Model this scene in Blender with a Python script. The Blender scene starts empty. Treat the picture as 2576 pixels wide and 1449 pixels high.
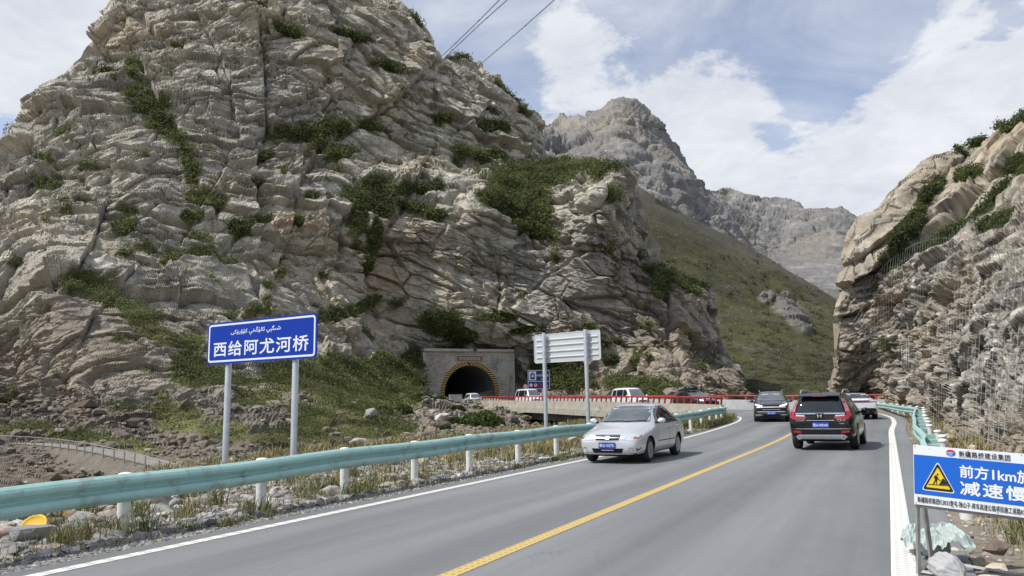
import bpy, bmesh, math, random
import numpy as np
from mathutils import Vector, Matrix
from mathutils.bvhtree import BVHTree
from mathutils.geometry import delaunay_2d_cdt

SC = bpy.context.scene
COL = SC.collection
random.seed(7)
RNG = np.random.default_rng(11)

# ------------------------------------------------------------------ camera
FPX, CX, CY, EYE = 1900.0, 1288.0, 724.5, 1.55      # focal length and centre in photo units (2576 wide)
ROLL, PITCH, YAW = 0.02, math.radians(8.662), math.radians(26.097)
_f0 = np.array([-math.sin(YAW), math.cos(YAW), 0.0]); _r0 = np.array([math.cos(YAW), math.sin(YAW), 0.0]); _z = np.array([0, 0, 1.0])
FWD = math.cos(PITCH) * _f0 + math.sin(PITCH) * _z
_u = math.cos(PITCH) * _z - math.sin(PITCH) * _f0
RGT = math.cos(ROLL) * _r0 - math.sin(ROLL) * _u
UPV = math.cos(ROLL) * _u + math.sin(ROLL) * _r0
EYEV = np.array([0, 0, EYE])

def ray(x, y):
    x = np.asarray(x, float)[..., None]; y = np.asarray(y, float)[..., None]
    return FWD + RGT * (x - CX) / FPX - UPV * (y - CY) / FPX

def at(x, y, d):
    """World point seen in direction (x, y) of the photo at forward distance d."""
    return EYEV + np.asarray(d, float)[..., None] * ray(x, y)

def to_px(P):
    v = np.asarray(P, float) - EYEV
    d = v @ FWD
    return CX + FPX * (v @ RGT) / d, CY - FPX * (v @ UPV) / d, d

cam = bpy.data.cameras.new('camera'); camo = bpy.data.objects.new('camera', cam); COL.objects.link(camo)
cam.sensor_width = 36.0; cam.lens = 36.0 * FPX / 2576.0; cam.clip_start = 0.1; cam.clip_end = 9000
m = Matrix.Identity(4)
for i in range(3):
    m[i][0], m[i][1], m[i][2], m[i][3] = RGT[i], UPV[i], -FWD[i], EYEV[i]
camo.matrix_world = m
SC.camera = camo

# ------------------------------------------------------------------ light
SUN_EL, SUN_AZ = math.radians(55), math.radians(-133)          # azimuth clockwise from +Y
SUNV = Vector((math.sin(SUN_AZ) * math.cos(SUN_EL), math.cos(SUN_AZ) * math.cos(SUN_EL), math.sin(SUN_EL)))
sl = bpy.data.lights.new('sun', 'SUN'); sl.energy = 4.0; sl.angle = math.radians(0.8); sl.color = (1.0, 0.955, 0.89)
so = bpy.data.objects.new('sun', sl); COL.objects.link(so)
so.rotation_euler = SUNV.to_track_quat('Z', 'Y').to_euler()
SC.view_settings.view_transform = 'Standard'; SC.view_settings.look = 'None'
SC.view_settings.exposure = 0.1; SC.view_settings.gamma = 1.0; SC.view_settings.use_curve_mapping = False

def build_world():
    w = bpy.data.worlds.new('World'); SC.world = w; w.use_nodes = True
    nt = w.node_tree; nt.nodes.clear(); N = nt.nodes.new; L = nt.links.new
    out = N('ShaderNodeOutputWorld'); bg = N('ShaderNodeBackground'); bg.inputs['Strength'].default_value = 0.15
    sky = N('ShaderNodeTexSky'); sky.sky_type = 'NISHITA'; sky.sun_disc = False
    sky.sun_elevation = SUN_EL; sky.sun_rotation = SUN_AZ % (2 * math.pi); sky.altitude = 2200; sky.dust_density = 1.2; sky.air_density = 1.0
    tc = N('ShaderNodeTexCoord')
    def math_(op, a, b=None, c=None, clamp=False):
        n = N('ShaderNodeMath'); n.operation = op; n.use_clamp = clamp
        for i, v in enumerate((a, b, c)):
            if v is None: continue
            if isinstance(v, (int, float)): n.inputs[i].default_value = v
            else: L(v, n.inputs[i])
        return n.outputs[0]
    # flat cloud layer: direction projected on a plane overhead
    sep = N('ShaderNodeSeparateXYZ'); L(tc.outputs['Generated'], sep.inputs[0])
    zz = math_('ADD', math_('MAXIMUM', sep.outputs['Z'], 0.0), 0.22)
    comb = N('ShaderNodeCombineXYZ'); L(math_('DIVIDE', sep.outputs['X'], zz), comb.inputs[0]); L(math_('DIVIDE', sep.outputs['Y'], zz), comb.inputs[1])
    def noise(scale, detail, rough, dist=0.0, off=0.0):
        n = N('ShaderNodeTexNoise'); mp = N('ShaderNodeMapping'); mp.inputs['Location'].default_value = (off, off * .7, 0)
        L(comb.outputs[0], mp.inputs['Vector']); L(mp.outputs[0], n.inputs['Vector'])
        n.inputs['Scale'].default_value = scale; n.inputs['Detail'].default_value = detail; n.inputs['Roughness'].default_value = rough; n.inputs['Distortion'].default_value = dist
        return n.outputs['Fac']
    n1 = noise(2.8, 10, .6, .3, 3.1); n2 = noise(2.4, 8, .6, .6, 7.7); n3 = noise(8.0, 9, .62, .4, 1.3)
    dens = math_('ADD', math_('MULTIPLY', math_('SUBTRACT', n1, .5), 2.3), math_('MULTIPLY', math_('SUBTRACT', n3, .5), .9))
    # where the larger cloud banks and the blue gaps hang
    banks = [(1480, 320, 200, .36), (1780, 260, 150, .32), (1930, 215, 90, .28), (1700, 430, 280, .42), (2050, 500, 250, .40), (2240, 390, 170, .34), (2350, 250, 120, .30), (2480, 300, 180, .35), (2420, 100, 200, .05),
             (2560, 380, 260, .4), (60, 130, 260, .45), (1430, 40, 150, .22), (150, 10, 160, .3), (1420, 160, 60, .18), (2150, 120, 160, -.18), (-200, 500, 500, .3), (3100, 300, 600, .3),
             (1270, 160, 130, -.42), (1620, 90, 190, -.36), (1930, 80, 190, -.30), (1975, 330, 85, -.42), (2080, 260, 75, -.38), (20, 330, 90, -.16), (1150, 60, 120, -.3)]
    for x, y, r, a in banks:
        d = ray(x, y); d = d / np.linalg.norm(d)
        dn = N('ShaderNodeVectorMath'); dn.operation = 'DISTANCE'; L(tc.outputs['Generated'], dn.inputs[0]); dn.inputs[1].default_value = tuple(d)
        mr = N('ShaderNodeMapRange'); mr.interpolation_type = 'SMOOTHSTEP'
        mr.inputs['From Min'].default_value = 0; mr.inputs['From Max'].default_value = 1.5 * r / FPX; mr.inputs['To Min'].default_value = a; mr.inputs['To Max'].default_value = 0
        L(dn.outputs['Value'], mr.inputs['Value'])
        dens = math_('ADD', dens, mr.outputs[0])
    cov = N('ShaderNodeMapRange'); cov.interpolation_type = 'SMOOTHSTEP'; L(dens, cov.inputs['Value'])
    cov.inputs['From Min'].default_value = -.05; cov.inputs['From Max'].default_value = .36
    thin = N('ShaderNodeMapRange'); L(n2, thin.inputs['Value']); thin.inputs['From Min'].default_value = .36; thin.inputs['From Max'].default_value = .68
    thin.inputs['To Min'].default_value = .22; thin.inputs['To Max'].default_value = .62
    covm = math_('MAXIMUM', math_('MULTIPLY', cov.outputs[0], .96), thin.outputs[0])
    shade = N('ShaderNodeMapRange'); L(math_('ADD', math_('MULTIPLY', n3, .5), math_('MULTIPLY', n2, .6)), shade.inputs['Value'])
    shade.inputs['From Min'].default_value = .38; shade.inputs['From Max'].default_value = .72
    cm = N('ShaderNodeMix'); cm.data_type = 'RGBA'; L(shade.outputs[0], cm.inputs['Factor'])
    cm.inputs[6].default_value = (4.0, 4.25, 4.75, 1); cm.inputs[7].default_value = (5.6, 5.75, 6.0, 1)
    skb = N('ShaderNodeMix'); skb.data_type = 'RGBA'; skb.blend_type = 'MULTIPLY'; skb.inputs['Factor'].default_value = 1.0
    L(sky.outputs[0], skb.inputs[6]); skb.inputs[7].default_value = (1.35, 1.2, 1.12, 1)
    mix = N('ShaderNodeMix'); mix.data_type = 'RGBA'; L(covm, mix.inputs['Factor']); L(skb.outputs[2], mix.inputs[6]); L(cm.outputs[2], mix.inputs[7])
    L(mix.outputs[2], bg.inputs['Color']); L(bg.outputs[0], out.inputs['Surface'])
build_world()

# ------------------------------------------------------------------ helpers
def tag(o, label=None, cat=None, group=None, kind=None):
    if label: o['label'] = label
    if cat: o['category'] = cat
    if group: o['group'] = group
    if kind: o['kind'] = kind
    return o

def empty(name, loc=(0, 0, 0), rz=0.0):
    o = bpy.data.objects.new(name, None); COL.objects.link(o); o.location = loc; o.rotation_euler = (0, 0, rz); o.empty_display_size = .3
    return o

def link(name, me, mats=None, parent=None):
    o = bpy.data.objects.new(name, me); COL.objects.link(o)
    if mats is not None:
        for mm in (mats if isinstance(mats, (list, tuple)) else [mats]): me.materials.append(mm)
    if parent is not None: o.parent = parent
    return o

def np_mesh(name, V, F, smooth=False, color=None, mi=None):
    """Mesh from numpy arrays: V (n,3), F (m,3 or 4)."""
    V = np.asarray(V, np.float32); F = np.asarray(F, np.int32)
    me = bpy.data.meshes.new(name); me.vertices.add(len(V)); me.vertices.foreach_set('co', V.ravel())
    k = F.shape[1]; me.loops.add(F.size); me.loops.foreach_set('vertex_index', F.ravel())
    me.polygons.add(len(F)); me.polygons.foreach_set('loop_start', np.arange(0, F.size, k, dtype=np.int32))
    me.polygons.foreach_set('use_smooth', np.full(len(F), bool(smooth)))
    if mi is not None: me.polygons.foreach_set('material_index', np.asarray(mi, np.int32))
    if color is not None:
        a = me.color_attributes.new('tint', 'FLOAT_COLOR', 'POINT')
        c = np.ones((len(V), 4), np.float32); c[:, :3] = color; a.data.foreach_set('color', c.ravel())
    me.update(calc_edges=True); me.validate()
    return me

class MB:
    """Collects boxes, tubes, lathes and polygons into one mesh."""
    def __init__(s): s.v = []; s.f = []; s.m = []
    def add(s, vs, fs, mi=0):
        b = len(s.v); s.v += [tuple(map(float, p)) for p in vs]; s.f += [tuple(b + i for i in f) for f in fs]; s.m += [mi] * len(fs); return s
    def box(s, c, h, mat=None, mi=0, bev=0.0):
        """box centred at c with half sizes h, optional 3x3 rotation; bev chamfers the vertical and horizontal edges"""
        bm = bmesh.new(); bmesh.ops.create_cube(bm, size=2.0)
        for v in bm.verts: v.co = Vector((v.co.x * h[0], v.co.y * h[1], v.co.z * h[2]))
        if bev > 0: bmesh.ops.bevel(bm, geom=bm.edges[:], offset=bev, segments=1, affect='EDGES')
        R = mat if mat is not None else Matrix.Identity(3); bm.verts.index_update()
        s.add([R @ v.co + Vector(c) for v in bm.verts], [[v.index for v in f.verts] for f in bm.faces], mi); bm.free(); return s
    def tube(s, pts, r, n=8, mi=0, cap=True):
        pts = [Vector(p) for p in pts]; rs = r if isinstance(r, (list, tuple)) else [r] * len(pts); vs = []; up0 = None
        for i, p in enumerate(pts):
            d = (pts[min(i + 1, len(pts) - 1)] - pts[max(i - 1, 0)]).normalized()
            a = up0 if up0 is not None else (Vector((0, 0, 1)) if abs(d.z) < .9 else Vector((1, 0, 0)))
            x = d.cross(a).normalized(); y = x.cross(d).normalized(); up0 = y
            vs += [p + (x * math.cos(2 * math.pi * k / n) + y * math.sin(2 * math.pi * k / n)) * rs[i] for k in range(n)]
        fs = [[i * n + k, i * n + (k + 1) % n, (i + 1) * n + (k + 1) % n, (i + 1) * n + k] for i in range(len(pts) - 1) for k in range(n)]
        if cap: fs += [list(range(n))[::-1], [(len(pts) - 1) * n + k for k in range(n)]]
        return s.add(vs, fs, mi)
    def lathe(s, prof, n=16, axis='Z', c=(0, 0, 0), mi=0):
        """prof: list of (radius, height)"""
        vs = []
        for r, h in prof:
            for k in range(n):
                a = 2 * math.pi * k / n; x, y = r * math.cos(a), r * math.sin(a)
                p = {'Z': (x, y, h), 'Y': (x, h, y), 'X': (h, x, y)}[axis]; vs.append((p[0] + c[0], p[1] + c[1], p[2] + c[2]))
        fs = [[i * n + k, i * n + (k + 1) % n, (i + 1) * n + (k + 1) % n, (i + 1) * n + k] for i in range(len(prof) - 1) for k in range(n)]
        fs += [list(range(n))[::-1], [(len(prof) - 1) * n + k for k in range(n)]]
        return s.add(vs, fs, mi)
    def prism(s, poly, z0, z1, M=None, mi=0):
        """polygon (x,y) list extruded z0..z1, mapped by 4x4 M"""
        M = M or Matrix.Identity(4); n = len(poly)
        vs = [M @ Vector((x, y, z0)) for x, y in poly] + [M @ Vector((x, y, z1)) for x, y in poly]
        fs = [list(range(n))[::-1], list(range(n, 2 * n))] + [[i, (i + 1) % n, n + (i + 1) % n, n + i] for i in range(n)]
        return s.add(vs, fs, mi)
    def mesh(s, name, smooth=False):
        me = bpy.data.meshes.new(name); me.from_pydata(s.v, [], s.f); me.polygons.foreach_set('material_index', s.m)
        me.polygons.foreach_set('use_smooth', [bool(smooth)] * len(s.f)); me.update()
        bm = bmesh.new(); bm.from_mesh(me); bmesh.ops.recalc_face_normals(bm, faces=bm.faces[:]); bm.to_mesh(me); bm.free()
        return me
    def build(s, name, mats, parent=None, smooth=False):
        o = link(name, s.mesh(name, smooth), mats, parent)
        if smooth: sharp(o.data, 40)
        return o

def sharp(me, deg):
    try: me.set_sharp_from_angle(angle=math.radians(deg))
    except Exception: pass

def rrect(w, h, r, n=5):
    """rounded rectangle centred at 0"""
    out = []
    for cx, cy, a0 in ((w / 2 - r, h / 2 - r, 0), (-w / 2 + r, h / 2 - r, 90), (-w / 2 + r, -h / 2 + r, 180), (w / 2 - r, -h / 2 + r, 270)):
        for k in range(n + 1):
            a = math.radians(a0 + 90 * k / n); out.append((cx + r * math.cos(a), cy + r * math.sin(a)))
    return out

def frame(o, ex, ez=(0, 0, 1)):
    """4x4 with local x along ex, local y along ez (up), local z toward the viewer side of the panel"""
    ex = Vector(ex).normalized(); ey = Vector(ez).normalized(); n = ex.cross(ey).normalized(); ey = n.cross(ex)
    M = Matrix.Identity(4)
    for i in range(3): M[i][0], M[i][1], M[i][2], M[i][3] = ex[i], ey[i], n[i], o[i]
    return M

def text(name, body, M, h, mat, parent=None, width=None, bold=0.0, extr=0.0015, cx=0.0, cy=0.0, space=1.0):
    """lettering as a mesh: centred at (cx, cy) in the frame M, letter height h, squeezed to width"""
    c = bpy.data.curves.new(name, 'FONT'); c.body = body; c.size = 1.0; c.offset = 0.0; c.extrude = 0.0; c.resolution_u = 3; c.space_character = space
    o = bpy.data.objects.new(name, c); COL.objects.link(o)
    dg = bpy.context.evaluated_depsgraph_get(); me = bpy.data.meshes.new_from_object(o.evaluated_get(dg)); me.name = name
    bpy.data.objects.remove(o); bpy.data.curves.remove(c)
    n = len(me.vertices); co = np.zeros(n * 3); me.vertices.foreach_get('co', co); co = co.reshape(-1, 3)
    lo, hi = co.min(0), co.max(0); sy = h / (hi[1] - lo[1]); sx = (width / (hi[0] - lo[0])) if width else sy
    co = (co - (lo + hi) / 2) * [sx, sy, 1] + [cx, cy, extr]
    A = np.array(M); fs = [tuple(p.vertices) for p in me.polygons]; b = bold * sy * .8
    sh = [(0, 0)] if bold < .008 else [(b, 0), (-b, 0), (0, b), (0, -b)]                 # heavier strokes: the outline shifted each way
    V = np.vstack([co + [dx, dy, k * 2e-4] for k, (dx, dy) in enumerate(sh)]) @ A[:3, :3].T + A[:3, 3]
    bpy.data.meshes.remove(me); me = bpy.data.meshes.new(name); me.from_pydata(V.tolist(), [], [tuple(i + k * n for i in f) for k in range(len(sh)) for f in fs]); me.update()
    return link(name, me, mat, parent)

def copy_tree(o, parent=None):
    c = o.copy(); COL.objects.link(c)
    if parent is not None: c.parent = parent
    for ch in list(o.children): copy_tree(ch, c)
    return c

# ------------------------------------------------------------------ materials
def mat(name, col, rough=.6, metal=0.0, var=0.0, vscale=8.0, bump=0.0, bscale=40.0, coat=0.0, emit=None, attr=False, spec=.5, dirt=None, detail=6.0, aniso=None):
    """principled material with procedural colour variation, bump, and an optional dirt colour in noisy patches"""
    M = bpy.data.materials.new(name); M.use_nodes = True; nt = M.node_tree; N = nt.nodes.new; L = nt.links.new
    b = nt.nodes['Principled BSDF']; b.inputs['Roughness'].default_value = rough; b.inputs['Metallic'].default_value = metal
    b.inputs['Coat Weight'].default_value = coat; b.inputs['Coat Roughness'].default_value = .04; b.inputs['Specular IOR Level'].default_value = spec
    tc = N('ShaderNodeTexCoord'); vec = tc.outputs['Object']
    if aniso:
        mp = N('ShaderNodeMapping'); mp.inputs['Scale'].default_value = aniso; L(vec, mp.inputs['Vector']); vec = mp.outputs[0]
    def nz(s, d=detail, r=.6):
        n = N('ShaderNodeTexNoise'); L(vec, n.inputs['Vector']); n.inputs['Scale'].default_value = s; n.inputs['Detail'].default_value = d; n.inputs['Roughness'].default_value = r
        return n.outputs['Fac']
    c4 = (*col, 1.0)
    if attr:
        a = N('ShaderNodeVertexColor'); a.layer_name = 'tint'; src = a.outputs['Color']
    else:
        rgb = N('ShaderNodeRGB'); rgb.outputs[0].default_value = c4; src = rgb.outputs[0]
    if var > 0:
        mr = N('ShaderNodeMapRange'); L(nz(vscale), mr.inputs['Value']); mr.inputs['From Min'].default_value = .25; mr.inputs['From Max'].default_value = .75
        mr.inputs['To Min'].default_value = 1 - var; mr.inputs['To Max'].default_value = 1 + var
        mx = N('ShaderNodeVectorMath'); mx.operation = 'SCALE'; L(src, mx.inputs[0]); L(mr.outputs[0], mx.inputs['Scale']); src = mx.outputs[0]
    if dirt:
        dc, ds, lo, hi = dirt
        mr = N('ShaderNodeMapRange'); L(nz(ds, 8), mr.inputs['Value']); mr.inputs['From Min'].default_value = lo; mr.inputs['From Max'].default_value = hi
        mx = N('ShaderNodeMix'); mx.data_type = 'RGBA'; L(mr.outputs[0], mx.inputs['Factor']); L(src, mx.inputs[6]); mx.inputs[7].default_value = (*dc, 1); src = mx.outputs[2]
    L(src, b.inputs['Base Color'])
    if bump > 0:
        bp = N('ShaderNodeBump'); bp.inputs['Strength'].default_value = bump; bp.inputs['Distance'].default_value = .3 / bscale * 4; L(nz(bscale, 8, .65), bp.inputs['Height']); L(bp.outputs[0], b.inputs['Normal'])
    if emit: b.inputs['Emission Color'].default_value = (*emit[0], 1); b.inputs['Emission Strength'].default_value = emit[1]
    return M

MT = {}
def defmats():
    D = MT
    D['teal'] = mat('teal_paint', (.33, .525, .485), .5, var=.10, vscale=3, dirt=((.20, .19, .16), 3.2, .54, .74), bump=.05, bscale=20)
    D['teal_dark'] = mat('teal_paint_shaded', (.20, .50, .47), .5, var=.12, vscale=4)
    D['post'] = mat('post_white', (.72, .72, .68), .55, var=.10, vscale=6, dirt=((.33, .30, .24), 9, .56, .85))
    D['cap'] = mat('cap_white', (.78, .78, .76), .5, var=.05)
    D['steel'] = mat('galvanised_steel', (.52, .54, .55), .42, .55, var=.12, vscale=5, bump=.04, bscale=25)
    D['alu'] = mat('sign_aluminium', (.58, .60, .60), .5, .25, var=.06, vscale=3)
    D['rib'] = mat('aluminium_rib', (.72, .73, .73), .4, .3, var=.05)
    D['blue'] = mat('sign_blue', (.003, .040, .37), .5, var=.05, vscale=2, spec=.2)
    D['blue_edge'] = mat('sign_blue_rim', (.006, .035, .25), .4)
    D['blue_dark'] = mat('sign_navy', (.008, .028, .17), .45, var=.06)
    D['white'] = mat('sign_white', (.80, .82, .83), .4, var=.03)
    D['black'] = mat('black_paint', (.012, .012, .012), .45)
    D['yellow'] = mat('sign_yellow', (.78, .55, .02), .4)
    D['red'] = mat('sign_red', (.55, .02, .03), .4)
    D['banner_blue'] = mat('board_blue', (.004, .12, .58), .38, var=.05, vscale=3, dirt=((.45, .50, .55), 14, .70, .76))
    D['banner_white'] = mat('board_white', (.78, .80, .83), .4, var=.04, vscale=5, dirt=((.45, .42, .36), 11, .66, .8))
    D['redrail'] = mat('red_rail_paint', (.34, .036, .033), .5, var=.18, vscale=3)
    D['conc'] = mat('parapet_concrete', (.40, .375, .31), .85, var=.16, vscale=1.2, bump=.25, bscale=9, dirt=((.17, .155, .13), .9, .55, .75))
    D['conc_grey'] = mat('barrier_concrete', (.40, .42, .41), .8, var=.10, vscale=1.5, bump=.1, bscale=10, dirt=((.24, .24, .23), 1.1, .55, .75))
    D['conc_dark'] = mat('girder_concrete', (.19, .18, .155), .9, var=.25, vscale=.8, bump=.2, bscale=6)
    D['portal'] = mat('portal_stone', (.215, .195, .17), .9, var=.25, vscale=.9, bump=.3, bscale=7)
    D['cornice'] = mat('cornice_stone', (.40, .375, .31), .85, var=.15, vscale=1.5, bump=.2, bscale=8)
    D['lining'] = mat('tunnel_lining', (.16, .16, .16), .75, var=.2, vscale=.6, bump=.1, bscale=3)
    D['plaque'] = mat('plaque_brown', (.20, .125, .10), .8, var=.15, vscale=3)
    D['plaque_text'] = mat('plaque_letters', (.45, .38, .33), .8)
    D['hazard_y'] = mat('hazard_yellow', (.52, .32, .07), .6, var=.12, vscale=2)
    D['hazard_k'] = mat('hazard_black', (.018, .016, .014), .6)
    D['asph'] = None
    D['rubber'] = mat('tyre_rubber', (.018, .018, .019), .75, var=.2, vscale=20)
    D['rim'] = mat('alloy_rim', (.55, .56, .58), .28, .85)
    D['silver'] = mat('silver_car_paint', (.70, .70, .70), .32, .45, coat=.6, var=.02, vscale=3)
    D['blackp'] = mat('black_car_paint', (.006, .006, .007), .16, .0, coat=.25, spec=.35)
    D['greyp'] = mat('grey_car_paint', (.05, .053, .058), .25, .4, coat=.4)
    D['whitep'] = mat('white_car_paint', (.74, .76, .78), .3, .0, coat=.8)
    D['darkp'] = mat('charcoal_car_paint', (.03, .032, .038), .25, .2, coat=1.0)
    D['glass'] = mat('car_glass', (.012, .015, .017), .03, spec=.9)
    D['wind'] = mat('windscreen_glass', (.10, .112, .115), .05, spec=1.0, coat=.6, var=.25, vscale=2.2, detail=2)
    D['trim'] = mat('black_trim', (.010, .010, .011), .5, spec=.25)
    D['chrome'] = mat('chrome', (.75, .76, .78), .12, 1.0)
    D['lamp'] = mat('headlamp_glass', (.62, .68, .68), .08, .25, coat=1.0, var=.25, vscale=14)
    D['led'] = mat('daytime_lamp', (.85, .88, .9), .2, emit=((.9, .95, 1.0), 1.2))
    D['amber'] = mat('amber_lens', (.42, .10, .015), .15, coat=1.0)
    D['redlens'] = mat('red_tail_lens', (.36, .006, .012), .12, coat=1.0)
    D['pinklens'] = mat('pale_red_lens', (.55, .16, .18), .15, coat=1.0)
    D['plate'] = mat('plate_blue', (.012, .06, .42), .4)
    D['plate_green'] = mat('plate_green', (.30, .46, .38), .5)
    D['sack'] = mat('sack_grey', (.40, .40, .395), .7, var=.15, vscale=6, bump=.3, bscale=30)
    D['sheet'] = mat('pale_green_sheet', (.42, .49, .465), .5, var=.10, vscale=7, bump=.12, bscale=14)
    D['drum'] = mat('yellow_plastic', (.80, .48, .015), .45, var=.06)
    D['rust'] = mat('weathered_steel', (.33, .32, .30), .55, .35, var=.25, vscale=10)
    D['cable'] = mat('cable_metal', (.16, .17, .19), .6)
    D['wire'] = mat('netting_wire', (.50, .50, .48), .5, .4)
    D['stem'] = mat('bush_stem', (.10, .075, .05), .9)
    D['leaf'] = mat('foliage', (.05, .08, .02), .7, attr=True, spec=.2)
    lm = D['leaf'].node_tree; tb = lm.nodes.new('ShaderNodeBsdfTranslucent'); ms = lm.nodes.new('ShaderNodeMixShader'); ms.inputs[0].default_value = .38; pb = lm.nodes['Principled BSDF']; lk = pb.inputs['Base Color'].links[0].from_socket
    lm.links.new(lk, tb.inputs['Color']); lm.links.new(pb.outputs[0], ms.inputs[1]); lm.links.new(tb.outputs[0], ms.inputs[2]); lm.links.new(ms.outputs[0], lm.nodes['Material Output'].inputs[0])
    D['blade'] = mat('grass_blades', (.2, .2, .06), .7, attr=True, spec=.2)
    D['litter'] = mat('white_plastic_litter', (.68, .68, .64), .5, var=.1)
defmats()
# ------------------------------------------------------------------ numpy noise
def _h(i, j, k, seed):
    n = (i.astype(np.uint32) * np.uint32(73856093)) ^ (j.astype(np.uint32) * np.uint32(19349663)) ^ (k.astype(np.uint32) * np.uint32(83492791)) ^ np.uint32(seed * 2654435761 & 0xffffffff)
    n ^= n >> np.uint32(16); n *= np.uint32(0x7feb352d); n ^= n >> np.uint32(15); n *= np.uint32(0x846ca68b); n ^= n >> np.uint32(16)
    return n

def _u01(n): return (n & np.uint32(0xffffff)).astype(np.float32) / np.float32(16777216.0)

def vnoise(P, seed=0):
    """smooth value-gradient noise about -1..1"""
    P = np.asarray(P, np.float32); F0 = np.floor(P); I = F0.astype(np.int64); f = P - F0
    w = f * f * f * (f * (f * 6 - 15) + 10); out = 0
    for dx in (0, 1):
        for dy in (0, 1):
            for dz in (0, 1):
                n = _h(I[:, 0] + dx, I[:, 1] + dy, I[:, 2] + dz, seed)
                g = ((n & np.uint32(1023)).astype(np.float32) / 511.5 - 1, ((n >> np.uint32(10)) & np.uint32(1023)).astype(np.float32) / 511.5 - 1, ((n >> np.uint32(20)) & np.uint32(1023)).astype(np.float32) / 511.5 - 1)
                d = g[0] * (f[:, 0] - dx) + g[1] * (f[:, 1] - dy) + g[2] * (f[:, 2] - dz)
                out = out + d * (w[:, 0] if dx else 1 - w[:, 0]) * (w[:, 1] if dy else 1 - w[:, 1]) * (w[:, 2] if dz else 1 - w[:, 2])
    return out * 1.5

def fbm(P, scale, octv=5, seed=0, gain=.5, ridged=False):
    P = np.asarray(P, np.float32) / scale; a, s, t = 1.0, 0, 0
    for o in range(octv):
        n = vnoise(P, seed + o); n = 1 - 2 * np.abs(n) if ridged else n
        s = s + a * n; t += a; a *= gain; P = P * 2.03 + 13.7
    return s / t

def blocks(P, scale, seed, A, tilt=.5, sp=None):
    """rock broken into blocks: every cell has its own offset and tilt. Returns displacement (about -1..1) and the joint distance 0..1"""
    q = np.asarray(P, np.float32) @ np.asarray(A, np.float32).T / np.float32(scale)
    base = np.floor(q - .5).astype(np.int64); best = np.full(len(q), 9e9, np.float32); sec = best.copy(); off = np.zeros(len(q), np.float32); off2 = off.copy()
    for dx in (0, 1):
        for dy in (0, 1):
            for dz in (0, 1):
                c = base + np.array([dx, dy, dz]); n1 = _h(c[:, 0], c[:, 1], c[:, 2], seed); n2 = _h(c[:, 0], c[:, 1], c[:, 2], seed + 77)
                j = np.stack([(n1 & np.uint32(1023)), (n1 >> np.uint32(10)) & np.uint32(1023), (n1 >> np.uint32(20)) & np.uint32(1023)], 1).astype(np.float32) / 1023
                d = q - (c + .5 + (j - .5) * .8); dd = (d * d).sum(1)
                tl = np.stack([(n2 & np.uint32(1023)), (n2 >> np.uint32(10)) & np.uint32(1023), (n2 >> np.uint32(20)) & np.uint32(1023)], 1).astype(np.float32) / 511.5 - 1
                val = _u01(_h(c[:, 0], c[:, 1], c[:, 2], seed + 191)) * 2 - 1 + tilt * 2 * (tl * d).sum(1)
                m = dd < best; m2 = ~m & (dd < sec); off2 = np.where(m, off, np.where(m2, val, off2)); sec = np.where(m, best, np.where(m2, dd, sec)); off = np.where(m, val, off); best = np.where(m, dd, best)
    j = np.sqrt(sec) - np.sqrt(best)
    if sp is not None:                                                # joints no sharper than the grid can carry
        t = np.clip(.5 + .5 * j / np.clip(1.5 * sp / scale, .02, .9), .5, 1); off = off * t + off2 * (1 - t)
    return off, j

def ledges(q, nrm, L, seed, warp=1.0):
    """thin beds: each one leans back upward and overhangs the bed below; breaks up along its length"""
    nrm = np.asarray(nrm, float); nrm = nrm / np.linalg.norm(nrm)
    ph = (q @ nrm) / L + warp * fbm(q, L * 5.0, 4, seed, .55) * 1.6; k = np.floor(ph); f = ph - k
    amp = np.clip(.55 + 1.1 * fbm(q * [1, 1, 1.6], L * 3.2, 3, seed + 9), 0, 1.3)
    return amp * np.where(f > .86, -.5 + (f - .86) / .14, .5 - f / .86)

def rot_to(n, twist=0.0, stretch=(1, 1, 1)):
    """matrix whose third axis is n (bedding normal); stretch>1 makes blocks longer along that axis"""
    n = np.asarray(n, float); n /= np.linalg.norm(n); a = np.cross(n, [0.3, 0.2, .93]); a /= np.linalg.norm(a); b = np.cross(n, a)
    c, s = math.cos(twist), math.sin(twist); a, b = c * a + s * b, -s * a + c * b
    return np.stack([a / stretch[0], b / stretch[1], n / stretch[2]])

def rbf(ctrl, c=60.0):
    """smooth depth from control points (x, y, depth); works on 1/depth so near parts keep their shape"""
    C = np.array(ctrl, float); X = C[:, :2]; v = np.log(C[:, 2]); n = len(X)
    K = np.sqrt(((X[:, None] - X[None]) ** 2).sum(2) + c * c) / 1000
    Pm = np.c_[np.ones(n), X / 1000]; A = np.zeros((n + 3, n + 3)); A[:n, :n] = K - 1e-3 * np.eye(n); A[:n, n:] = Pm; A[n:, :n] = Pm.T
    w = np.linalg.solve(A, np.r_[v, 0, 0, 0])
    def f(x, y):
        s = w[n] + w[n + 1] * x / 1000 + w[n + 2] * y / 1000
        for i in range(n): s = s + w[i] * np.sqrt((x - X[i, 0]) ** 2 + (y - X[i, 1]) ** 2 + c * c) / 1000
        return np.exp(s)
    return f

def blobs(x, y, L, soft=1.0):
    s = np.zeros_like(x)
    for b in L:
        bx, by, rx, ry = b[:4]; an = math.radians(b[4]) if len(b) > 4 else 0.0
        dx, dy = x - bx, y - by; u = dx * math.cos(an) + dy * math.sin(an); v = -dx * math.sin(an) + dy * math.cos(an)
        s = np.maximum(s, np.clip(1.35 - np.sqrt((u / rx) ** 2 + (v / ry) ** 2), 0, 1))
    return s

def grid_normals(P):
    du = np.gradient(P, axis=1); dv = np.gradient(P, axis=0); n = np.cross(du, dv); n /= np.linalg.norm(n, axis=2, keepdims=True) + 1e-9
    return n

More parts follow.
